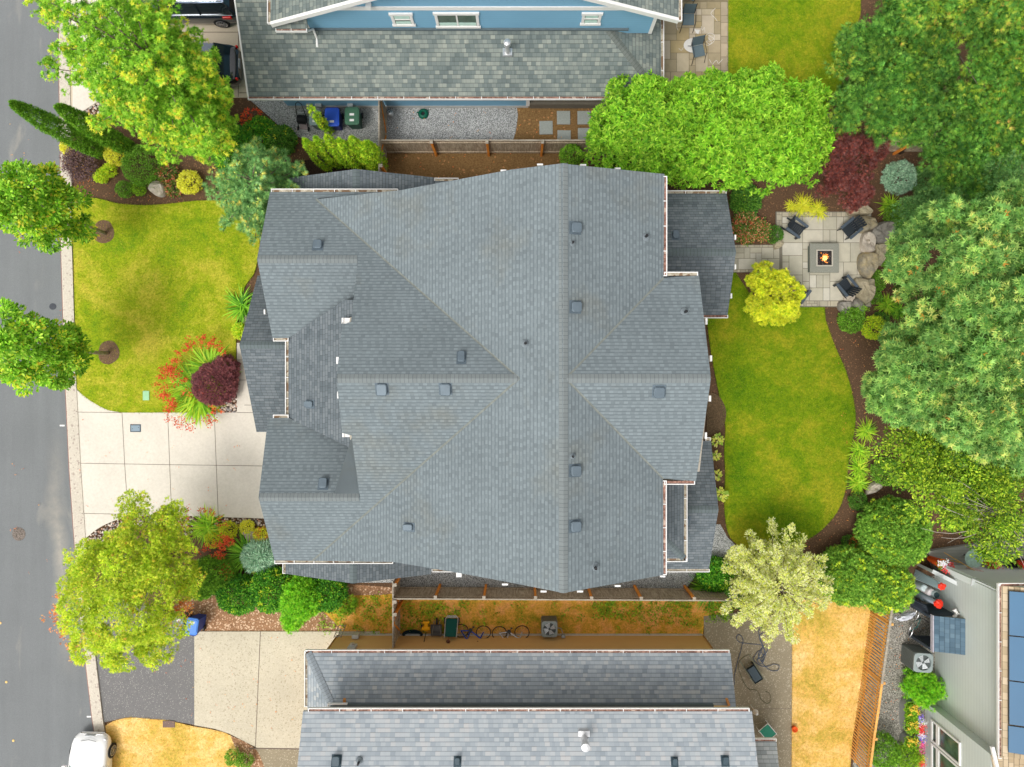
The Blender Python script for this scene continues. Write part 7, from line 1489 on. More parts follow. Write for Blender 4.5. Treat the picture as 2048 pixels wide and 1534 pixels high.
car('parked_suv', 'dark blue-black estate car with silver roof rails at the top of the neighbour driveway', (gx0 + 2.42, 17.22, .07), R(180), 4.85, 1.92, 1.72, paint('midnight_blue_paint', (.02, .035, .055), .4), 'suv', roofm=paint('blue_roof_paint', (.20, .26, .36), .5))
c = bpy.data.objects
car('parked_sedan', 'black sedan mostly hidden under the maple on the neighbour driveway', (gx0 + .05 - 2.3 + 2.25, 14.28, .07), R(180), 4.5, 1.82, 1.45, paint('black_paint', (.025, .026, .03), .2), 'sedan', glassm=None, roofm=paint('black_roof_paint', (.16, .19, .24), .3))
bpy.data.objects['parked_sedan'].location.x = P(480, 0, .7).x - 2.25; bpy.data.objects['parked_suv'].location.x = P(479, 0, .7).x - 2.42
bpy.data.objects['parked_suv'].rotation_euler.z = 0; bpy.data.objects['parked_sedan'].rotation_euler.z = 0
for nm in ('parked_suv', 'parked_sedan'): bpy.data.objects[nm].rotation_euler.z = R(180)
wc = car('parked_hatchback', 'white compact car parked at the kerb in the lower left corner', (-19.68, -18.5, .01), R(90), 4.5, 1.80, 1.48, paint('white_car_paint', (.80, .79, .77), 0), 'sedan', glassm=plain('sky_painted_glass', (.26, .40, .40), .15, var=.2, scale=1.5, spec=.8))  # pale teal glass colour has the sky's reflection painted in
wc.rotation_euler.z = R(88)
mb = MB(); mb.box(2.235, 0, .62, .03, .42, .12); mb.build('number_plate', plain('plate_grey', (.45, .47, .47), .5), wc)
mb = MB(); mb.tube([(2.02, -.35, .735), (2.10, 0, .745), (2.02, .35, .735)], .012, 6); mb.build('bonnet_line', M_DKGREY, wc)
mb = MB(); mb.tube([(1.06, -.62, .80), (1.12, 0, .84), (1.06, .62, .80)], .018, 6); mb.build('wiper_gap', M_BLACK, wc)
sv = bpy.data.objects['parked_sedan']; mb = MB(); mb.box(-2.27, 0, .75, .03, .42, .13); mb.build('number_plate', plain('plate_grey', (.45, .47, .47), .5), sv)
# ------------------------------------------------------------ air conditioners
def aircon(label, px, py, w, h, rz, name='air_conditioner'):
    c = P(px, py, h); r = thing(name, label, 'air conditioner', (c.x, c.y, .05), rz); MB_ = plain('aircon_grey', lin((142, 152, 150)), .5, var=.05)
    mb = MB(); mb.bx(-w / 2 + .02, w / 2 - .02, -w / 2 + .02, w / 2 - .02, 0, h - .07); mb.build('coil', plain('coil_dark', (.10, .115, .11), .6), r)
    mb = MB()
    for s in (-1, 1):
        for k in range(15):
            t = -w / 2 + .05 + k * (w - .1) / 14; mb.box(t, s * (w / 2 - .008), (h - .07) / 2, .016, .014, h - .08); mb.box(s * (w / 2 - .008), t, (h - .07) / 2, .014, .016, h - .08)
    mb.build('grille', MB_, r)
    mb = MB(); q = []; n = 32
    def sq(t): m_ = max(abs(math.cos(t)), abs(math.sin(t))); k = min(1 / m_, 1.26); return k * w / 2 * math.cos(t), k * w / 2 * math.sin(t)
    o_ = [sq(2 * math.pi * i / n) for i in range(n)]; ri = w * .40
    vs = [(x, y, h - .07) for x, y in o_] + [(x, y, h - .01) for x, y in o_] + [(x * .95, y * .95, h) for x, y in o_] + [(ri * math.cos(2 * math.pi * i / n), ri * math.sin(2 * math.pi * i / n), h + .005) for i in range(n)] + [(ri * .98 * math.cos(2 * math.pi * i / n), ri * .98 * math.sin(2 * math.pi * i / n), h - .14) for i in range(n)]
    mb.add(vs, [(k * n + i, k * n + (i + 1) % n, (k + 1) * n + (i + 1) % n, (k + 1) * n + i) for k in range(4) for i in range(n)]); mb.build('top_shroud', MB_, r)
    mb = MB(); mb.disc(0, 0, h - .2, ri * .98, 24); mb.build('fan_well', plain('fan_well', (.12, .15, .155), .6), r)
    mb = MB(); mb.lathe(0, 0, [(.06, h - .19), (.06, h - .1), (.02, h - .08)], 14)
    for k in range(4):
        a = k * math.pi / 2 + .4; u = Vector((math.cos(a), math.sin(a), 0)); v = Vector((-u.y, u.x, 0)); mb.add([u * .05 - v * .04 + Vector((0, 0, h - .06)), u * ri * .88 - v * .12 + Vector((0, 0, h - .07)), u * ri * .9 + v * .13 + Vector((0, 0, h - .02)), u * .05 + v * .05 + Vector((0, 0, h - .03))], [(0, 1, 2, 3)])
    mb.build('fan', plain('fan_grey', (.62, .65, .66), .4, .2), r)
    mb = MB()
    for k in range(1, 5): mb.tube([(ri * k / 5 * math.cos(t), ri * k / 5 * math.sin(t), h + .005) for t in [i * math.pi / 12 for i in range(24)]], .004, 4, closed=True)
    mb.build('guard', M_DKGREY, r); return r
aircon('beige-grey air conditioner unit against the tan house foundation', 1099, 1258, .72, .8, 0)
aircon('grey air conditioner unit beside the lean-to on the gravel strip', 1846, 1325, .86, 1.1, R(-4))
bb = [o for o in COL.objects if o.name == 'air_conditioner'][0]; mb = MB(); mb.tube([(.36, -.1, .3), (.55, -.15, .25), (.62, -.3, .4)], .02, 6); mb.bx(.56, .72, -.46, -.34, .35, .6); mb.build('power_conduit', plain('meter_grey', (.35, .38, .38), .6), bb)
# ------------------------------------------------------------ bicycles
def bike(label, px, py, lean, flip, frame_c, rz=0.):
    c = P(px, py, .3); r = thing('bicycle', label, 'bicycle', (c.x, c.y, .03), rz, 'bicycles against the tan house'); fm = plain('bike_frame_' + flip, frame_c, .35, .2)
    Mx = Matrix.Rotation(lean, 4, 'X')
    for x in (-.52, .52):
        mb = MB(); mb.tube([(x + .33 * math.cos(t), 0, .34 + .33 * math.sin(t)) for t in [i * math.pi / 16 for i in range(32)]], .021, 7, closed=True); w_ = mb.build('wheel', plain('bike_tyre', (.045, .035, .03), .9), r, M=Mx)
        mb = MB()
        for i in range(12): t = i * math.pi / 6; mb.tube([(x, 0, .34), (x + .32 * math.cos(t), 0, .34 + .32 * math.sin(t))], .003, 3)
        mb.build('spokes', M_GALV, w_, M=Mx)
    mb = MB(); bb_ = (-.08, 0, .3); st_ = (-.2, 0, .78); hd = (.36, 0, .82); hb = (.40, 0, .66)
    for a, b in ((bb_, st_), (st_, hd), (bb_, hb), (bb_, (-.52, 0, .34)), (st_, (-.52, 0, .34)), (hd, hb), (hb, (.52, 0, .34))): mb.tube([a, b], .028, 6)
    mb.build('frame', fm, r, M=Mx)
    mb = MB(); mb.tube([(.30, -.3, .98), (.38, -.15, 1.0), (.36, 0, .93), (.38, .15, 1.0), (.30, .3, .98)], .014, 6); mb.tube([hd, (.36, 0, .95)], .016, 6); mb.build('handlebar', M_BLACK, r, M=Mx)
    mb = MB(); mb.tube([st_, (-.22, 0, .9)], .014, 6); mb.tube([(-.36, 0, .93), (-.28, 0, .935), (-.14, 0, .92)], [.07, .07, .025], 8); mb.build('saddle', M_BLACK, r, M=Mx)
    mb = MB(); mb.tube([(-.08, -.06, .3), (-.08, .06, .3)], .09, 16); mb.bar((-.08, .07, .3), (.05, .07, .18), .02, .02); mb.bar((-.08, -.07, .3), (-.21, -.07, .42), .02, .02); mb.bx(0, .09, .07, .15, .16, .19); mb.bx(-.25, -.16, -.15, -.07, .41, .44); mb.build('crank', M_DKGREY, r, M=Mx)
    return r
bike('blue bicycle leaning on the tan wall beside the green handcart', 945, 1254, R(38), 'blue', lin((40, 80, 170)), R(-4))
bike('white and brown bicycle leaning on the tan wall nearest the air conditioner', 1021, 1256, R(42), 'white', lin((190, 190, 190)), R(2))
# handcart (green), barrow, toy, watering things
c = P(902, 1257, .6); r = thing('garden_cart', 'dark green garden cart upended against the tan wall', 'cart', (c.x, c.y, 0)); MG2 = plas('green_tub', (12, 84, 76))
mb = MB(); mb.add([(-.26, .3, .15), (.26, .3, .15), (.28, -.28, .85), (-.28, -.28, .85), (-.24, .24, .08), (.24, .24, .08), (.26, -.33, .75), (-.26, -.33, .75)], [(0, 1, 2, 3), (7, 6, 5, 4), (0, 4, 5, 1), (1, 5, 6, 2), (2, 6, 7, 3), (3, 7, 4, 0)]); mb.build('tub', MG2, r)
mb = MB(); mb.tube([(-.27, -.3, .9), (-.29, .32, .2), (-.2, .42, .15), (.2, .42, .15), (.29, .32, .2), (.27, -.3, .9)], .02, 8); mb.tube([(-.2, .36, .18), (.2, .36, .18)], .02, 6); mb.build('frame', M_GALV, r)
for s in (-1, 1): mb = MB(); mb.tube([(s * .3, .2, .14), (s * .35, .2, .14)], .14, 16); mb.build('wheel', M_BLACK, r)
c = P(896, 1284, 1.2); r = thing('plunger_tool', 'brown round-headed tool standing against the tan wall behind the green cart', 'tool', (c.x, c.y, 0)); mb = MB(); mb.tube([(0, .25, .05), (0, 0, 1.1)], .015, 6); mb.build('pole', plain('red_pole', (.45, .1, .04), .5), r); mb = MB(); mb.lathe(0, 0, [(.07, 1.1), (.09, 1.14), (.03, 1.2)], 12); mb.build('tool_head', plain('brown_rubber', (.12, .05, .03), .7), r)
c = P(873, 1260, .3); r = thing('wheelbarrow', 'old grey wheelbarrow left of the green cart', 'wheelbarrow', (c.x, c.y, 0)); mb = MB(); q = [(-.25, -.22, .42), (.25, -.22, .42), (.25, .3, .42), (-.25, .3, .42), (-.14, -.1, .2), (.14, -.1, .2), (.14, .16, .2), (-.14, .16, .2)]
mb.add(q, [(4, 5, 6, 7), (0, 1, 5, 4), (1, 2, 6, 5), (2, 3, 7, 6), (3, 0, 4, 7)]); mb.build('tray', plain('old_steel', (.14, .13, .12), .7, .3), r); mb = MB(); mb.tube([(0, .36, .17), (0, .36, .18)], .02, 6); mb.tube([(-.03, .36, .17), (.03, .36, .17)], .16, 16); mb.build('wheel', M_BLACK, r)
for s in (-1, 1): mb = MB(); mb.tube([(s * .12, .36, .17), (s * .2, -.2, .35), (s * .22, -.55, .5)], .016, 6); mb.build('handle', plain('grey_wood', (.3, .27, .22), .8), r)
c = P(852, 1256, .3); r = thing('yellow_scooter', 'yellow ride-on toy with a white handle standing on end against the tan wall', 'toy', (c.x, c.y, 0)); MY = plas('yellow_plastic', (246, 176, 16))
mb = MB(); mb.bx(-.09, .09, -.15, .3, .22, .3); mb.bx(-.2, .2, -.1, .05, .2, .34); mb.bx(-.16, .16, .2, .3, .2, .32); mb.build('deck', MY, r, bevel=.03); mb = MB(); mb.tube([(0, -.2, .25), (0, -.42, 1.1)], .018, 6); mb.build('stem', M_BLACK, r)
mb = MB(); mb.tube([(-.1, -.42, 1.12), (-.09, -.5, 1.12), (0, -.53, 1.12), (.09, -.5, 1.12), (.1, -.42, 1.12)], .018, 8); mb.build('handlebar', plain('cream_grip', (.7, .6, .45), .5), r)
for s in (-1, 1): mb = MB(); mb.tube([(s * .2, -.02, .1), (s * .25, -.02, .1)], .1, 12); mb.build('wheel', M_BLACK, r)
c = P(826, 1266, .1); mb = MB(); mb.lathe(0, 0, [(.2, 0), (.28, .22), (.3, .24), (.26, .23), (.18, .03)], 20); o = mb.build('black_tub', plas('teal_black', (14, 44, 50)), smooth=True); o.location = (c.x, c.y, .02); o.scale = (1.6, .7, 1); tag(o, 'low black tub in the weeds at the foot of the tan wall', 'tub')
c = P(714, 1256, .6); r = thing('trellis', 'small wooden trellis panel leaning near the left corner of the tan wall', 'trellis', (P(679, 1270, .6).x, P(679, 1270, .6).y, 0))
mb = MB()
for k in range(4): mb.bar((-.16, .25 - k * .07, .1 + k * .26), (.16, .25 - k * .07, .1 + k * .26), .03, .02)
for s in (-1, 0, 1): mb.bar((s * .16, .28, .02), (s * .16, .02, 1.0), .025, .02)
mb.build('lattice', plain('grey_wood', (.3, .27, .22), .8), r)
# ------------------------------------------------------------ small things on roads and lawns
def tagm(o, lb, cat, grp=None): return tag(o, lb, cat, grp)
c = P(294, 791); mb = MB(); mb.bx(-.15, .15, -.22, .22, 0, .03); o = mb.build('utility_box_lid', plas('pale_green_lid', (150, 196, 150)), bevel=.02); o.location = (c.x, c.y, .07); tag(o, 'pale green rectangular utility lid in the front lawn', 'utility lid')
c = P(273, 856); r = thing('water_meter_box', 'dark grey rectangular meter lid set in the front driveway', 'meter lid', (c.x, c.y, .076)); mb = MB(); mb.bx(-.25, .25, -.18, .18, 0, .012); mb.build('frame', plas('meter_frame', (70, 84, 92)), r, bevel=.008); mb = MB(); mb.bx(-.2, .2, -.13, .13, .0125, .02); lo = mb.build('lid', plas('meter_lid', (128, 146, 158)), r)
for s in (-1, 1): mb = MB(); mb.disc(s * .14, .03 * s, .022, .018, 10); mb.build('lid_hole', M_BLACK, lo)
c = P(38, 1068); mb = MB(); mb.lathe(0, 0, [(.31, 0), (.31, .006), (.25, .007), (.245, .005)], 32); o = mb.build('manhole_cover', gravel_mat('rusty_iron', [lin((150, 138, 128)), lin((128, 118, 110)), lin((164, 150, 138))], 30)); o.location = (c.x, c.y, .010); tag(o, 'round rusty manhole cover in the road at the lower left', 'manhole cover')
c = P(106, 613); mb = MB(); mb.disc(0, 0, 0, .17, 16, .9); o = mb.build('asphalt_patch', plain('fresh_tar', (.055, .06, .07), .7)); o.location = (c.x, c.y, .013); tag(o, 'small round dark tar patch in the road near the kerb', 'road patch')
for px, py, lb in ((1, 1246, 'uppermost'), (13, 1364, 'middle'), (27, 1481, 'lowest')):
    c = P(px, py); mb = MB(); mb.lathe(0, 0, [(.06, 0), (.05, .015), (.02, .02)], 10); o = mb.build('road_stud', plas('yellow_stud', (232, 192, 110))); o.location = (c.x, c.y, .010); tag(o, '%s yellow road stud at the left edge of the road' % lb, 'road stud', 'yellow road studs')
for x0, x1, y, lb in ((120, 131, 851, 'short white line on the road opposite the front driveway'), (174, 184, 1433, 'short white line on the road above the white car')):
    a = P(x0, y); b = P(x1, y); mb = MB(); mb.bx(0, b.x - a.x - .03, -.035, .035, 0, .002); o = mb.build('road_marking', M_WHITE); o.location = (a.x, a.y, .0145); o['kind'] = 'structure'
c = P(339, 1447); mb = MB(); mb.bx(-.28, .28, -.15, .15, 0, .02); o = mb.build('utility_box_lid', plain('brown_lid', (.17, .11, .09), .7)); o.location = (c.x, c.y, .055); tag(o, 'brown rectangular utility lid at the edge of the asphalt and dry grass', 'utility lid')
# hoses and cart on the stained patio
def hose(name, label, pts, z, r_, mat, cat='hose'):
    q = [P(x, y) for x, y in crv(pts, 6)]; n = len(q); mb = MB(); o0 = q[0]; mb.tube([(p.x - o0.x, p.y - o0.y, z + r_ + .012 * math.sin(i * .9) + .012) for i, p in enumerate(q)], r_, 6); o = mb.build(name, mat, smooth=True); o.location = (o0.x, o0.y, 0); tag(o, label, cat); return o
MH = plain('blue_grey_hose', lin((78, 92, 116)), .5); MH2 = plain('olive_hose', lin((110, 108, 80)), .5)
hose('garden_hose', 'blue-grey garden hose looping down beside the tan house eave', [(1468, 1368), (1468, 1350), (1475, 1320), (1482, 1295), (1485, 1278), (1478, 1268), (1472, 1274), (1478, 1283), (1495, 1286), (1515, 1288), (1530, 1292), (1534, 1300), (1524, 1312), (1512, 1318)], .04, .014, MH)
hose('garden_hose', 'dark blue garden hose tangled in a heap near the silver willow', [(1524, 1253), (1516, 1262), (1519, 1276), (1524, 1290), (1520, 1305), (1514, 1320), (1522, 1326), (1530, 1308), (1524, 1294), (1516, 1308), (1522, 1322), (1526, 1312), (1518, 1300), (1510, 1308), (1506, 1318), (1520, 1330), (1535, 1331), (1545, 1327), (1557, 1330), (1554, 1339), (1543, 1340), (1532, 1334), (1522, 1320), (1528, 1300), (1520, 1282), (1518, 1270), (1526, 1264)], .055, .014, MH)
hose('garden_hose', 'olive garden hose curling under the grey utility cart', [(1500, 1308), (1488, 1312), (1478, 1322), (1476, 1336), (1482, 1352), (1488, 1366), (1498, 1378), (1508, 1378), (1516, 1384), (1522, 1398), (1534, 1406), (1541, 1398), (1538, 1386), (1530, 1382)], .04, .012, MH2)
c = P(1509, 1348, .5); r = thing('utility_cart', 'dark grey plastic utility cart with long olive handles on the stained patio', 'cart', (c.x, c.y, .04), R(32)); MU = plas('dark_tub', (64, 78, 86)); MO = plain('olive_frame', lin((110, 112, 92)), .6)
mb = MB(); q = [(-.22, -.42, .45), (.22, -.42, .45), (.22, .36, .45), (-.22, .36, .45), (-.19, -.38, .3), (.19, -.38, .3), (.19, .32, .3), (-.19, .32, .3)]; mb.add(q, [(4, 5, 6, 7), (0, 1, 5, 4), (1, 2, 6, 5), (2, 3, 7, 6), (3, 0, 4, 7), ]); mb.bx(-.19, .19, -.13, -.11, .3, .42); mb.bx(-.18, .18, -.37, .31, .41, .43); mb.build('tub', MU, r)
mb = MB()
for s in (-1, 1): mb.bar((s * .25, -.45, .42), (s * .25, .9, .5), .035, .045)
mb.build('frame', MO, r)
for s in (-1, 1):
    for y in (-.3, .25): mb = MB(); mb.tube([(s * .2, y, .12), (s * .24, y, .12)], .12, 14); mb.build('wheel', M_BLACK, r)
c = P(1537, 1467, .5); r = thing('folding_chair', 'green folding lounge chair with a white frame beside the porch roof', 'chair', (c.x, c.y, .04), R(40)); mb = MB(); mb.add([(-.25, -.3, .35), (.25, -.3, .35), (.25, .2, .35), (-.25, .2, .35), (.25, .55, .8), (-.25, .55, .8)], [(0, 1, 2, 3), (3, 2, 4, 5)]); mb.build('sling', plas('green_sling', (36, 132, 104)), r)
mb = MB(); mb.tube([(-.27, -.32, .36), (.27, -.32, .36), (.27, .2, .36), (.27, .6, .84), (-.27, .6, .84), (-.27, .2, .36), (-.27, -.32, .36)], .018, 6); mb.tube([(-.27, -.3, .36), (-.27, .3, 0)], .016, 6); mb.tube([(.27, -.3, .36), (.27, .3, 0)], .016, 6); mb.tube([(-.27, .2, .36), (-.27, -.3, 0)], .016, 6); mb.tube([(.27, .2, .36), (.27, -.3, 0)], .016, 6); mb.build('frame', M_WHITE, r)
c = P(1513, 1427, .9); r = thing('white_lantern', 'white cone-shaped lantern standing at the lower right corner of the tan house', 'lantern', (c.x, c.y, .04)); mb = MB(); mb.lathe(0, 0, [(.03, 0), (.03, .7), (.13, .72), (.05, .95)], 14); mb.build('shade', M_WHITE, r)
c = P(1586, 1454); mb = MB(); mb.lathe(0, 0, [(.1, 0), (.13, .16), (.14, .2), (.11, .19), (.09, .12)], 18); o = mb.build('terracotta_pot', plain('terracotta', lin((226, 92, 30)), .7), smooth=True); o.location = (c.x, c.y, .05); tag(o, 'small terracotta pot at the edge of the dry side lawn', 'plant pot')
# ------------------------------------------------------------ things along the grey house
MBK = plas('dark_wood_grey', (58, 68, 78)); SH_LT = shingle('blue_lean_to_shingle', [lin((72, 92, 106)), lin((88, 110, 126)), lin((104, 126, 140))], row=.2, tab=.2, butt_shade=.75)
c = P(1880, 1260, 1.6); r = thing('lean_to_shed', 'small lean-to with blue-grey shingle roof and dark slatted sides against the grey house', 'shed', (c.x, c.y, 0))
x0, x1 = P(1862, 0, 1.9).x, P(1899, 0, 2.3).x; y0, y1 = P(0, 1303, 1.9).y, P(0, 1232, 1.9).y; ex = P(1866, 0, 1.85).x
rr_ = Roof(); pl = (1.9 - .35 * ex, .35, 0.); rr_.face(pl, [(ex, y0), (gx - .01, y0), (gx - .01, y1), (ex, y1)], t=.07, world=True); rr_.build('roof', SH_LT, r, world=True)
mb = MB(); mb.bx(ex - .05, ex - .003, y0 - .03, y1 + .03, 1.74, 1.93); mb.build('fascia', plain('lilac_fascia', lin((176, 172, 182)), .6), r, world=True)
for yy, nm in ((y0 + .02, 'slatted_side'), (y1 - .06, 'slatted_side')):
    mb = MB()
    for k in range(9): mb.bx(gx - 1.25, gx - .02, yy, yy + .04, .1 + k * .19, .1 + k * .19 + .155)
    mb.build(nm, MBK, r, world=True)
for xx in (gx - 1.25, ex + .02):
    for yy in (y0 + .07, y1 - .13): mb = MB(); mb.bx(xx, xx + .07, yy, yy + .06, 0, 1.72); mb.build('post', MBK, r, world=True)
mb = MB(); mb.bx(gx - .12, gx - .02, y0 + .1, y1 - .1, .1, 1.8)
# bicycle-like clutter under the lean-to: folded frames and a wrapped bundle
c = P(1842, 1253, .9)
r = thing('stored_bicycle', 'bicycle stored beneath the open front of the lean-to', 'bicycle', (c.x, c.y, 0), R(70))
for x in (-.42, .42):
    mb = MB(); mb.tube([(x + .31 * math.cos(t), .12 * math.sin(t), .34 + .31 * math.sin(t)) for t in [i * math.pi / 14 for i in range(28)]], .02, 6, closed=True); mb.build('wheel', M_GALV, r)
mb = MB(); mb.tube([(-.42, 0, .34), (-.1, .1, .8), (.35, .1, .85), (.42, 0, .34)], .02, 6); mb.tube([(-.1, .1, .8), (0, 0, .3), (.35, .1, .85)], .02, 6); mb.build('frame', plas('teal_frame', (40, 90, 84)), r); mb = MB(); mb.tube([(.3, -.2, 1.0), (.38, .1, .98), (.3, .35, 1.0)], .016, 6); mb.build('handlebar', M_BLACK, r)
c = P(1815, 1235, .9); r = thing('cloth_bundle', 'pale plastic-wrapped bundle leaning at the left end of the lean-to', 'bundle', (c.x, c.y, 0)); MW = plain('pale_plastic_wrap', lin((206, 208, 216)), .35, var=.12, scale=8)
ic = bmesh.new(); bmesh.ops.create_icosphere(ic, subdivisions=3, radius=1)
for v in ic.verts: n_ = mnoise.noise(v.co * 2.4) * .35 + mnoise.noise(v.co * 6) * .12; v.co *= 1 + n_; v.co = Vector((v.co.x * .42, v.co.y * .16 + v.co.x * .12, v.co.z * .22 + .75))
me = bpy.data.meshes.new('wrap'); ic.to_mesh(me); ic.free(); me.materials.append(MW); o = bpy.data.objects.new('wrap', me); COL.objects.link(o); o.parent = r
mb = MB(); mb.tube([(0, 0, 0), (0, 0, .6)], .03, 8); mb.build('stand', M_DKGREY, r)
# dark lattice panel leaning above
root = thing('lattice_panel', 'dark lattice panel leaning beside the lean-to towards the conifers', 'panel', (P(1830, 1215, .8).x, P(1830, 1215, .8).y, 0)); mb = MB(); a0 = P(1812, 1192, .2); a1 = P(1862, 1232, 1.7)
mb.add([(a0.x, a0.y, .05), (a1.x - .3, a1.y + .1, .05), (a1.x, a1.y, 1.6), (a0.x + .3, a0.y - .1, 1.3)], [(0, 1, 2, 3)]); mb.add([(a0.x + .02, a0.y + .03, .05), (a1.x - .28, a1.y + .13, .05), (a1.x + .02, a1.y + .03, 1.6), (a0.x + .32, a0.y - .07, 1.3)], [(3, 2, 1, 0)]); mb.build('panel_board', plas('charcoal_panel', (52, 58, 70)), root, world=True)
mb = MB()
for k in range(6): t = k / 5; p = Vector(a0).lerp(Vector((a1.x - .3, a1.y + .1, .05)), t); q = Vector((a0.x + .3, a0.y - .1, 1.3)).lerp(Vector((a1.x, a1.y, 1.6)), t); p.z = .06; mb.bar(p + Vector((0, -.03, 0)), q + Vector((0, -.03, 0)), .02, .02)
mb.build('batten', plas('lattice_line', (96, 104, 116)), root, world=True)
# storage tubes and jugs with red tops by the wall
def jug(label, px, py, r_, h, body, lidm, tilt=0):
    c = P(px, py, h); rt = thing('storage_tube', label, 'container', (c.x, c.y, 0), group='containers stacked against the grey wall'); mb = MB(); mb.lathe(0, 0, [(r_ * .9, 0), (r_, .05), (r_, h - .1), (r_ * .9, h - .02), (r_ * .6, h)], 18); mb.build('body', body, rt, smooth=True)
    if lidm: mb = MB(); mb.lathe(0, 0, [(r_ * .75, h - .015), (r_ * .8, h + .02), (r_ * .6, h + .05)], 16); mb.build('lid', lidm, rt, smooth=True)
PG = plas('pale_container', (192, 206, 206)); PG2 = plas('blue_grey_container', (160, 180, 184)); PR_ = plas('red_cover', (228, 52, 30)); PD_ = plas('dark_lid', (50, 74, 78))
for i, (px, py, r_, h, b_, l_, lb) in enumerate(((1850, 1177, .17, .7, PG, None, 'pale container below the furled umbrella bundle'), (1864, 1186, .18, .95, plas('pinkish_container', (214, 206, 206)), None, 'pinkish white container beside the dark-lidded box'), (1849, 1196, .17, .6, PG2, None, 'blue-grey container left of the wrapped one'), (1861, 1200, .17, .9, PG2, None, 'taller blue-grey container touching the red cloth'), (1873, 1190, .16, 1.1, PG, PD_, 'container with a dark green lid against the wall'))):
    jug(lb, px, py, r_, h, b_, l_)
def redcover(name, label, px, py, h, r_):
    c = P(px, py, h); rt = thing(name, label, 'umbrella', (c.x, c.y, 0)); ic = bmesh.new(); bmesh.ops.create_icosphere(ic, subdivisions=3, radius=r_)
    for v in ic.verts: n_ = mnoise.noise(v.co * 14) * .4; v.co *= 1 + n_; v.co.z = v.co.z * .6 + h
    me = bpy.data.meshes.new('cover'); ic.to_mesh(me); ic.free(); me.materials.append(PR_); o = bpy.data.objects.new('cover', me); COL.objects.link(o); o.parent = rt; return rt
u = redcover('furled_umbrella', 'bundle of grey furled poles with a red cloth top against the grey wall', 1884, 1173, 1.9, .15)
for k in range(6):
    mb = MB(); b0 = Vector((-.10 - .02 * k, .22 - .07 * k, .05)); t0 = Vector((-.06 + .01 * k, .14 - .055 * k, 1.85)); mb.tube([b0, t0], [.045, .035], 8); mb.build('pole', PG2, u)
u = redcover('furled_umbrella', 'white and blue wrapped pole with a crumpled red cloth top above the lean-to', 1877, 1208, 1.6, .19); mb = MB(); mb.tube([(-.15, 0, 0), (0, 0, 1.55)], [.09, .11], 12); mb.build('pole', plas('white_blue_wrap', (196, 206, 222)), u)
# planters
def planter(name, label, px, py, rx, ry, h, mat, pals):
    c = P(px, py, h); rt = thing(name, label, 'planter', (c.x, c.y, 0)); mb = MB(); n = 36
    def rg_(s, z):
        q = []
        for i in range(n):
            t = 2 * math.pi * i / n; x = rx * math.cos(t) * s; y = rx * math.sin(t) * s; y += (ry - rx) * (1 if math.sin(t) > 0 else -1); q.append((x, y, z))
        return q
    mb.add(rg_(.97, 0) + rg_(1, h - .03) + rg_(1.04, h) + rg_(.96, h - .01) + rg_(.94, h - .12), [(k * n + i, k * n + (i + 1) % n, (k + 1) * n + (i + 1) % n, (k + 1) * n + i) for k in range(4) for i in range(n)]); mb.build('tub', mat, rt)
    mb = MB(); mb.add(rg_(.945, h - .11), [tuple(range(n))]); mb.build('soil', plain('potting_soil', (.03, .02, .012), .95), rt)
    lv = Leaves(); m = int(90 * ry / rx); pos = np.stack([c.x + RNG.uniform(-rx, rx, m) * .9, c.y + RNG.uniform(-ry, ry, m) * .95, h + RNG.uniform(-.05, .12, m)], 1); clumps(lv, pos.astype('f'), unit(rnd(m) + np.array([0, 0, 1.])), .08, 8, L_DIA, .08, 'weed'); lv.build('foliage', M_LEAF, rt)
    for pal, cnt in pals:
        for _ in range(cnt):
            fl = Leaves(); p = np.array([c.x + random.uniform(-rx, rx) * .9, c.y + random.uniform(-ry, ry) * .95, h + .17]); k = 16; fl.add(L_DIA, (p + rnd(k) * .04).astype('f'), rnd(k) * np.array([1, 1, .3]), np.tile(np.array([[0, 0, 1.]]), (k, 1)), .055 * RNG.uniform(.7, 1.2, k), colr(k, PAL[pal], .1), 1.6); fl.build('flower', M_PETAL, rt)
    return rt
PAL['orange_fl'] = lp((3, (250, 170, 20)), (1, (240, 130, 20))); PAL['violet_fl'] = lp((3, (104, 84, 196)), (1, (140, 110, 210))); PAL['white_fl'] = lp((3, (240, 236, 236)),); PAL['red_fl'] = lp((3, (232, 40, 24)), (1, (196, 24, 50))); PAL['pink_fl'] = lp((3, (216, 60, 120)), (1, (230, 120, 160)))
MT = plain('galvanised_tub', (.40, .43, .43), .4, .6, var=.1)
planter('stock_tank_planter', 'long oval galvanised tub of orange flowers beside the grey house bay', 1822, 1436, .27, .72, .55, MT, [('orange_fl', 14)])
planter('round_planter', 'round galvanised tub planter below the long oval tub', 1823, 1487, .30, .30, .55, MT, [('orange_fl', 6)])
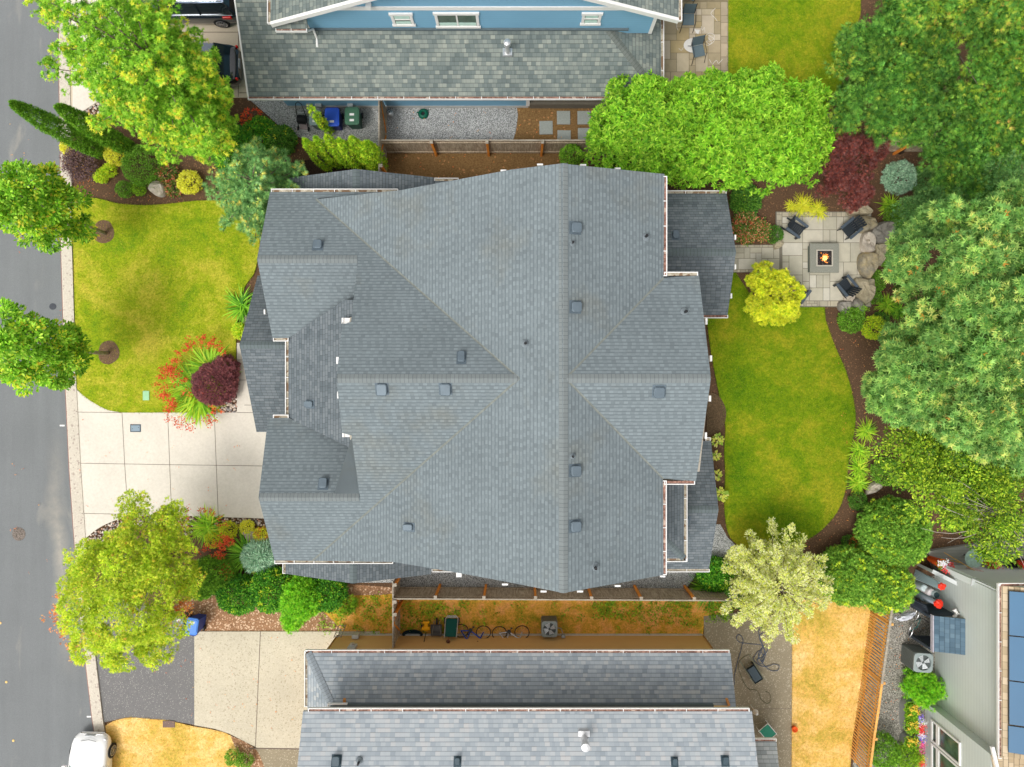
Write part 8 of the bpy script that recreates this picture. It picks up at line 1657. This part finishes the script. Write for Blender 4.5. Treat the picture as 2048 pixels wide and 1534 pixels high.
# flower boxes under the bay windows
for i, (y_, pals) in enumerate(((1438, 'violet_fl'), (1446, 'white_fl'), (1453, 'red_fl'), (1463, 'red_fl'), (1470, 'white_fl'), (1478, 'violet_fl'), (1488, 'pink_fl'), (1502, 'pink_fl'), (1518, 'orange_fl'), (1528, 'red_fl'))):
    c = P(1842 if i != 0 else 1839, y_, .5); rt = thing('flower_basket', ['topmost violet', 'upper white', 'upper orange-red', 'second red', 'lower white', 'lower violet', 'upper pink', 'lower pink', 'orange', 'lowest red'][i] + ' flowers in the row below the bay windows', 'flowers', (c.x, c.y, 0), group='flowers below the bay windows')
    mb = MB(); mb.lathe(0, 0, [(.07, 0), (.10, .3), (.11, .34), (.08, .33)], 14); mb.build('pot', plain('terracotta', lin((226, 92, 30)), .7), rt)
    lv = Leaves(); m = 12; pos = np.array([c.x, c.y, .4])[None] + rnd(m) * .05; clumps(lv, pos.astype('f'), unit(rnd(m) + np.array([0, 0, 1.])), .06, 8, L_DIA, .07, 'weed'); lv.build('foliage', M_LEAF, rt)
    fl = Leaves(); k = 170; fl.add(L_DIA, (np.array([c.x, c.y, .52])[None] + rnd(k) * np.array([.095, .10, .03])).astype('f'), rnd(k) * np.array([1, 1, .3]), np.tile(np.array([[0, 0, 1.]]), (k, 1)), .05 * RNG.uniform(.7, 1.2, k), colr(k, PAL[pals], .12), 1.6); fl.build('flower', M_PETAL, rt)
for px, py, lb in ((1820, 1387, 'upper bright blue ball beside the feathery bush'), (1823, 1395, 'lower bright blue ball beside the feathery bush')):
    c = P(px, py, .2); ic = bmesh.new(); bmesh.ops.create_uvsphere(ic, u_segments=20, v_segments=12, radius=.11); me = bpy.data.meshes.new('garden_ball'); ic.to_mesh(me); ic.free(); me.shade_smooth(); me.materials.append(plas('bright_blue', (64, 156, 226))); o = bpy.data.objects.new('garden_ball', me); COL.objects.link(o); o.location = (c.x, c.y, .13); tag(o, lb, 'ball', 'blue balls on the gravel')
# deck, railing and flower pots at the top end of the grey house
flat('grey_deck', siding('grey_deck_boards', lin((150, 150, 142)), .15, axis='y', dark=.8), [(1850, 1100), (2120, 1060), (2120, 1172), (1960, 1172), (1866, 1144)], .25, depth=.25)
a = P(1862, 1143, 1.1); b = P(1936, 1178, 2.2); r = thing('wing_wall', 'low grey wing wall with a white sloping cap at the top of the grey house', 'wall', (a.x, a.y, 0))
def wallseg(p, q, cap=True):
    mb = MB(); d = Vector((q.x - p.x, q.y - p.y, 0)).normalized(); e = Vector((-d.y, d.x, 0)) * .06
    vs = [Vector((v.x, v.y, 0)) + s * e for v in (p, q) for s in (-1, 1)] + [Vector(v) + s * e for v in (p, q) for s in (-1, 1)]
    mb.add(vs, [(0, 1, 3, 2), (4, 6, 7, 5), (0, 4, 5, 1), (2, 3, 7, 6), (0, 2, 6, 4), (1, 5, 7, 3)]); mb.build('wall_panel', SD_GREY, r, world=True)
    mb = MB(); mb.bar(Vector(p) + Vector((0, 0, .03)), Vector(q) + Vector((0, 0, .03)), .17, .05); mb.build('wall_cap', plain('cap_white', (.62, .64, .63), .6), r, world=True)
pA = P(1864, 1142, 1.15); pB = P(1940, 1180, 1.9); pC = P(1947, 1157, 3.3); pD = P(2003, 1183, 4.7)
wallseg(pA, pB); wallseg(pB, pC); wallseg(pC, pD)
mb = MB(); pts = [pA, pB, P(1947, 1158, 3.3), P(2003, 1184, 4.7)]
def pot(label, px, py, z, r_, pals, body=None):
    c = P(px, py, z); rt = thing('flower_pot', label, 'flower pot', (c.x, c.y, .25)); h = z - .25; mb = MB(); mb.lathe(0, 0, [(r_ * .6, 0), (r_, h), (r_ * 1.08, h + .03), (r_ * .9, h)], 18); mb.build('pot', body or plain('terracotta', lin((206, 100, 44)), .7), rt); lv = Leaves(); m = 26
    pos = np.array([c.x, c.y, z + .05])[None] + rnd(m) * np.array([r_ * .5, r_ * .5, .05]); clumps(lv, pos.astype('f'), unit(rnd(m) + np.array([0, 0, 1.])), .07, 8, L_DIA, .07, 'weed'); lv.build('foliage', M_LEAF, rt)
    for pal, dx, dy in pals:
        fl = Leaves(); k = 46; fl.add(L_DIA, (np.array([c.x + dx, c.y + dy, z + .17])[None] + rnd(k) * np.array([.09, .08, .03])).astype('f'), rnd(k) * np.array([1, 1, .3]), np.tile(np.array([[0, 0, 1.]]), (k, 1)), .06 * RNG.uniform(.7, 1.2, k), colr(k, PAL[pal], .12), 1.6); fl.build('flower', M_PETAL, rt)
pot('hanging pot of white and red flowers at the corner of the grey deck', 1884, 1128, 1.2, .22, [('white_fl', 0, .08), ('white_fl', .1, .02), ('white_fl', -.08, .05), ('red_fl', .08, -.2), ('red_fl', .25, -.22), ('red_fl', .3, .0), ('pink_fl', .12, -.08)])
pot('pot of mixed pink and orange flowers on the grey deck', 1985, 1128, .8, .2, [('pink_fl', 0, 0), ('red_fl', .1, -.05), ('orange_fl', .05, .1)])
pot('pot of red flowers cut off by the right picture edge', 2044, 1126, .8, .2, [('red_fl', 0, 0), ('red_fl', -.1, .05)])
c = P(1955, 1120, 1.2); r = thing('glass_table', 'round glass table with pale cloth on the grey deck', 'table', (c.x, c.y, .25)); mb = MB(); mb.cyl(0, 0, .7, .72, .42, n=28); mb.build('table_top', plain('pale_green_glass', lin((160, 186, 172)), .1, var=.3, scale=8), r); mb = MB(); mb.tube([(0, 0, 0), (0, 0, .7)], .03, 8); mb.build('leg', M_DKGREY, r)
c = P(2020, 1122, .5); r = thing('deck_chair', 'black folded deck chair on the grey deck', 'chair', (c.x, c.y, .25)); mb = MB(); mb.bx(-.25, .25, -.25, .2, .38, .42); mb.build('seat', M_BLACK, r); mb = MB(); mb.bx(-.25, .25, .2, .24, .38, .85); mb.build('backrest', M_BLACK, r)
for s in (-1, 1):
    for y in (-.22, .2): mb = MB(); mb.tube([(s * .22, y, 0), (s * .22, y, .4)], .018, 6); mb.build('leg', M_BLACK, r)
c = P(1962, 1150, 1.6); r = thing('patio_umbrella', 'furled pink and grey striped umbrella lying across the deck railing', 'umbrella', (c.x, c.y, .25), R(-20)); mb = MB(); mb.tube([(-.1, .1, .5), (.3, 0, 1.0)], [.10, .2], 10); mb.build('canopy', plain('striped_cloth', lin((196, 170, 164)), .8, var=.3, scale=14), r); mb = MB(); mb.tube([(-1.2, .35, .3), (.3, 0, 1.0)], .018, 6); mb.tube([(-.6, .1, 0), (-.6, .17, .62)], .02, 6); mb.build('pole', plain('wood_pole', lin((206, 160, 80)), .6), r)
mb = MB(); y = P(0, 1312, .3).y
c = P(1905, 1318, .9); mb.bx(-.08, .08, -.06, .06, 0, .5); o = mb.build('downpipe_stub', plain('terracotta', lin((226, 92, 30)), .7)); o.location = (P(1884, 0, .3).x, P(0, 1318, .6).y, 0); tag(o, 'short rusty clay pipe standing against the grey wall below the lean-to', 'pipe')
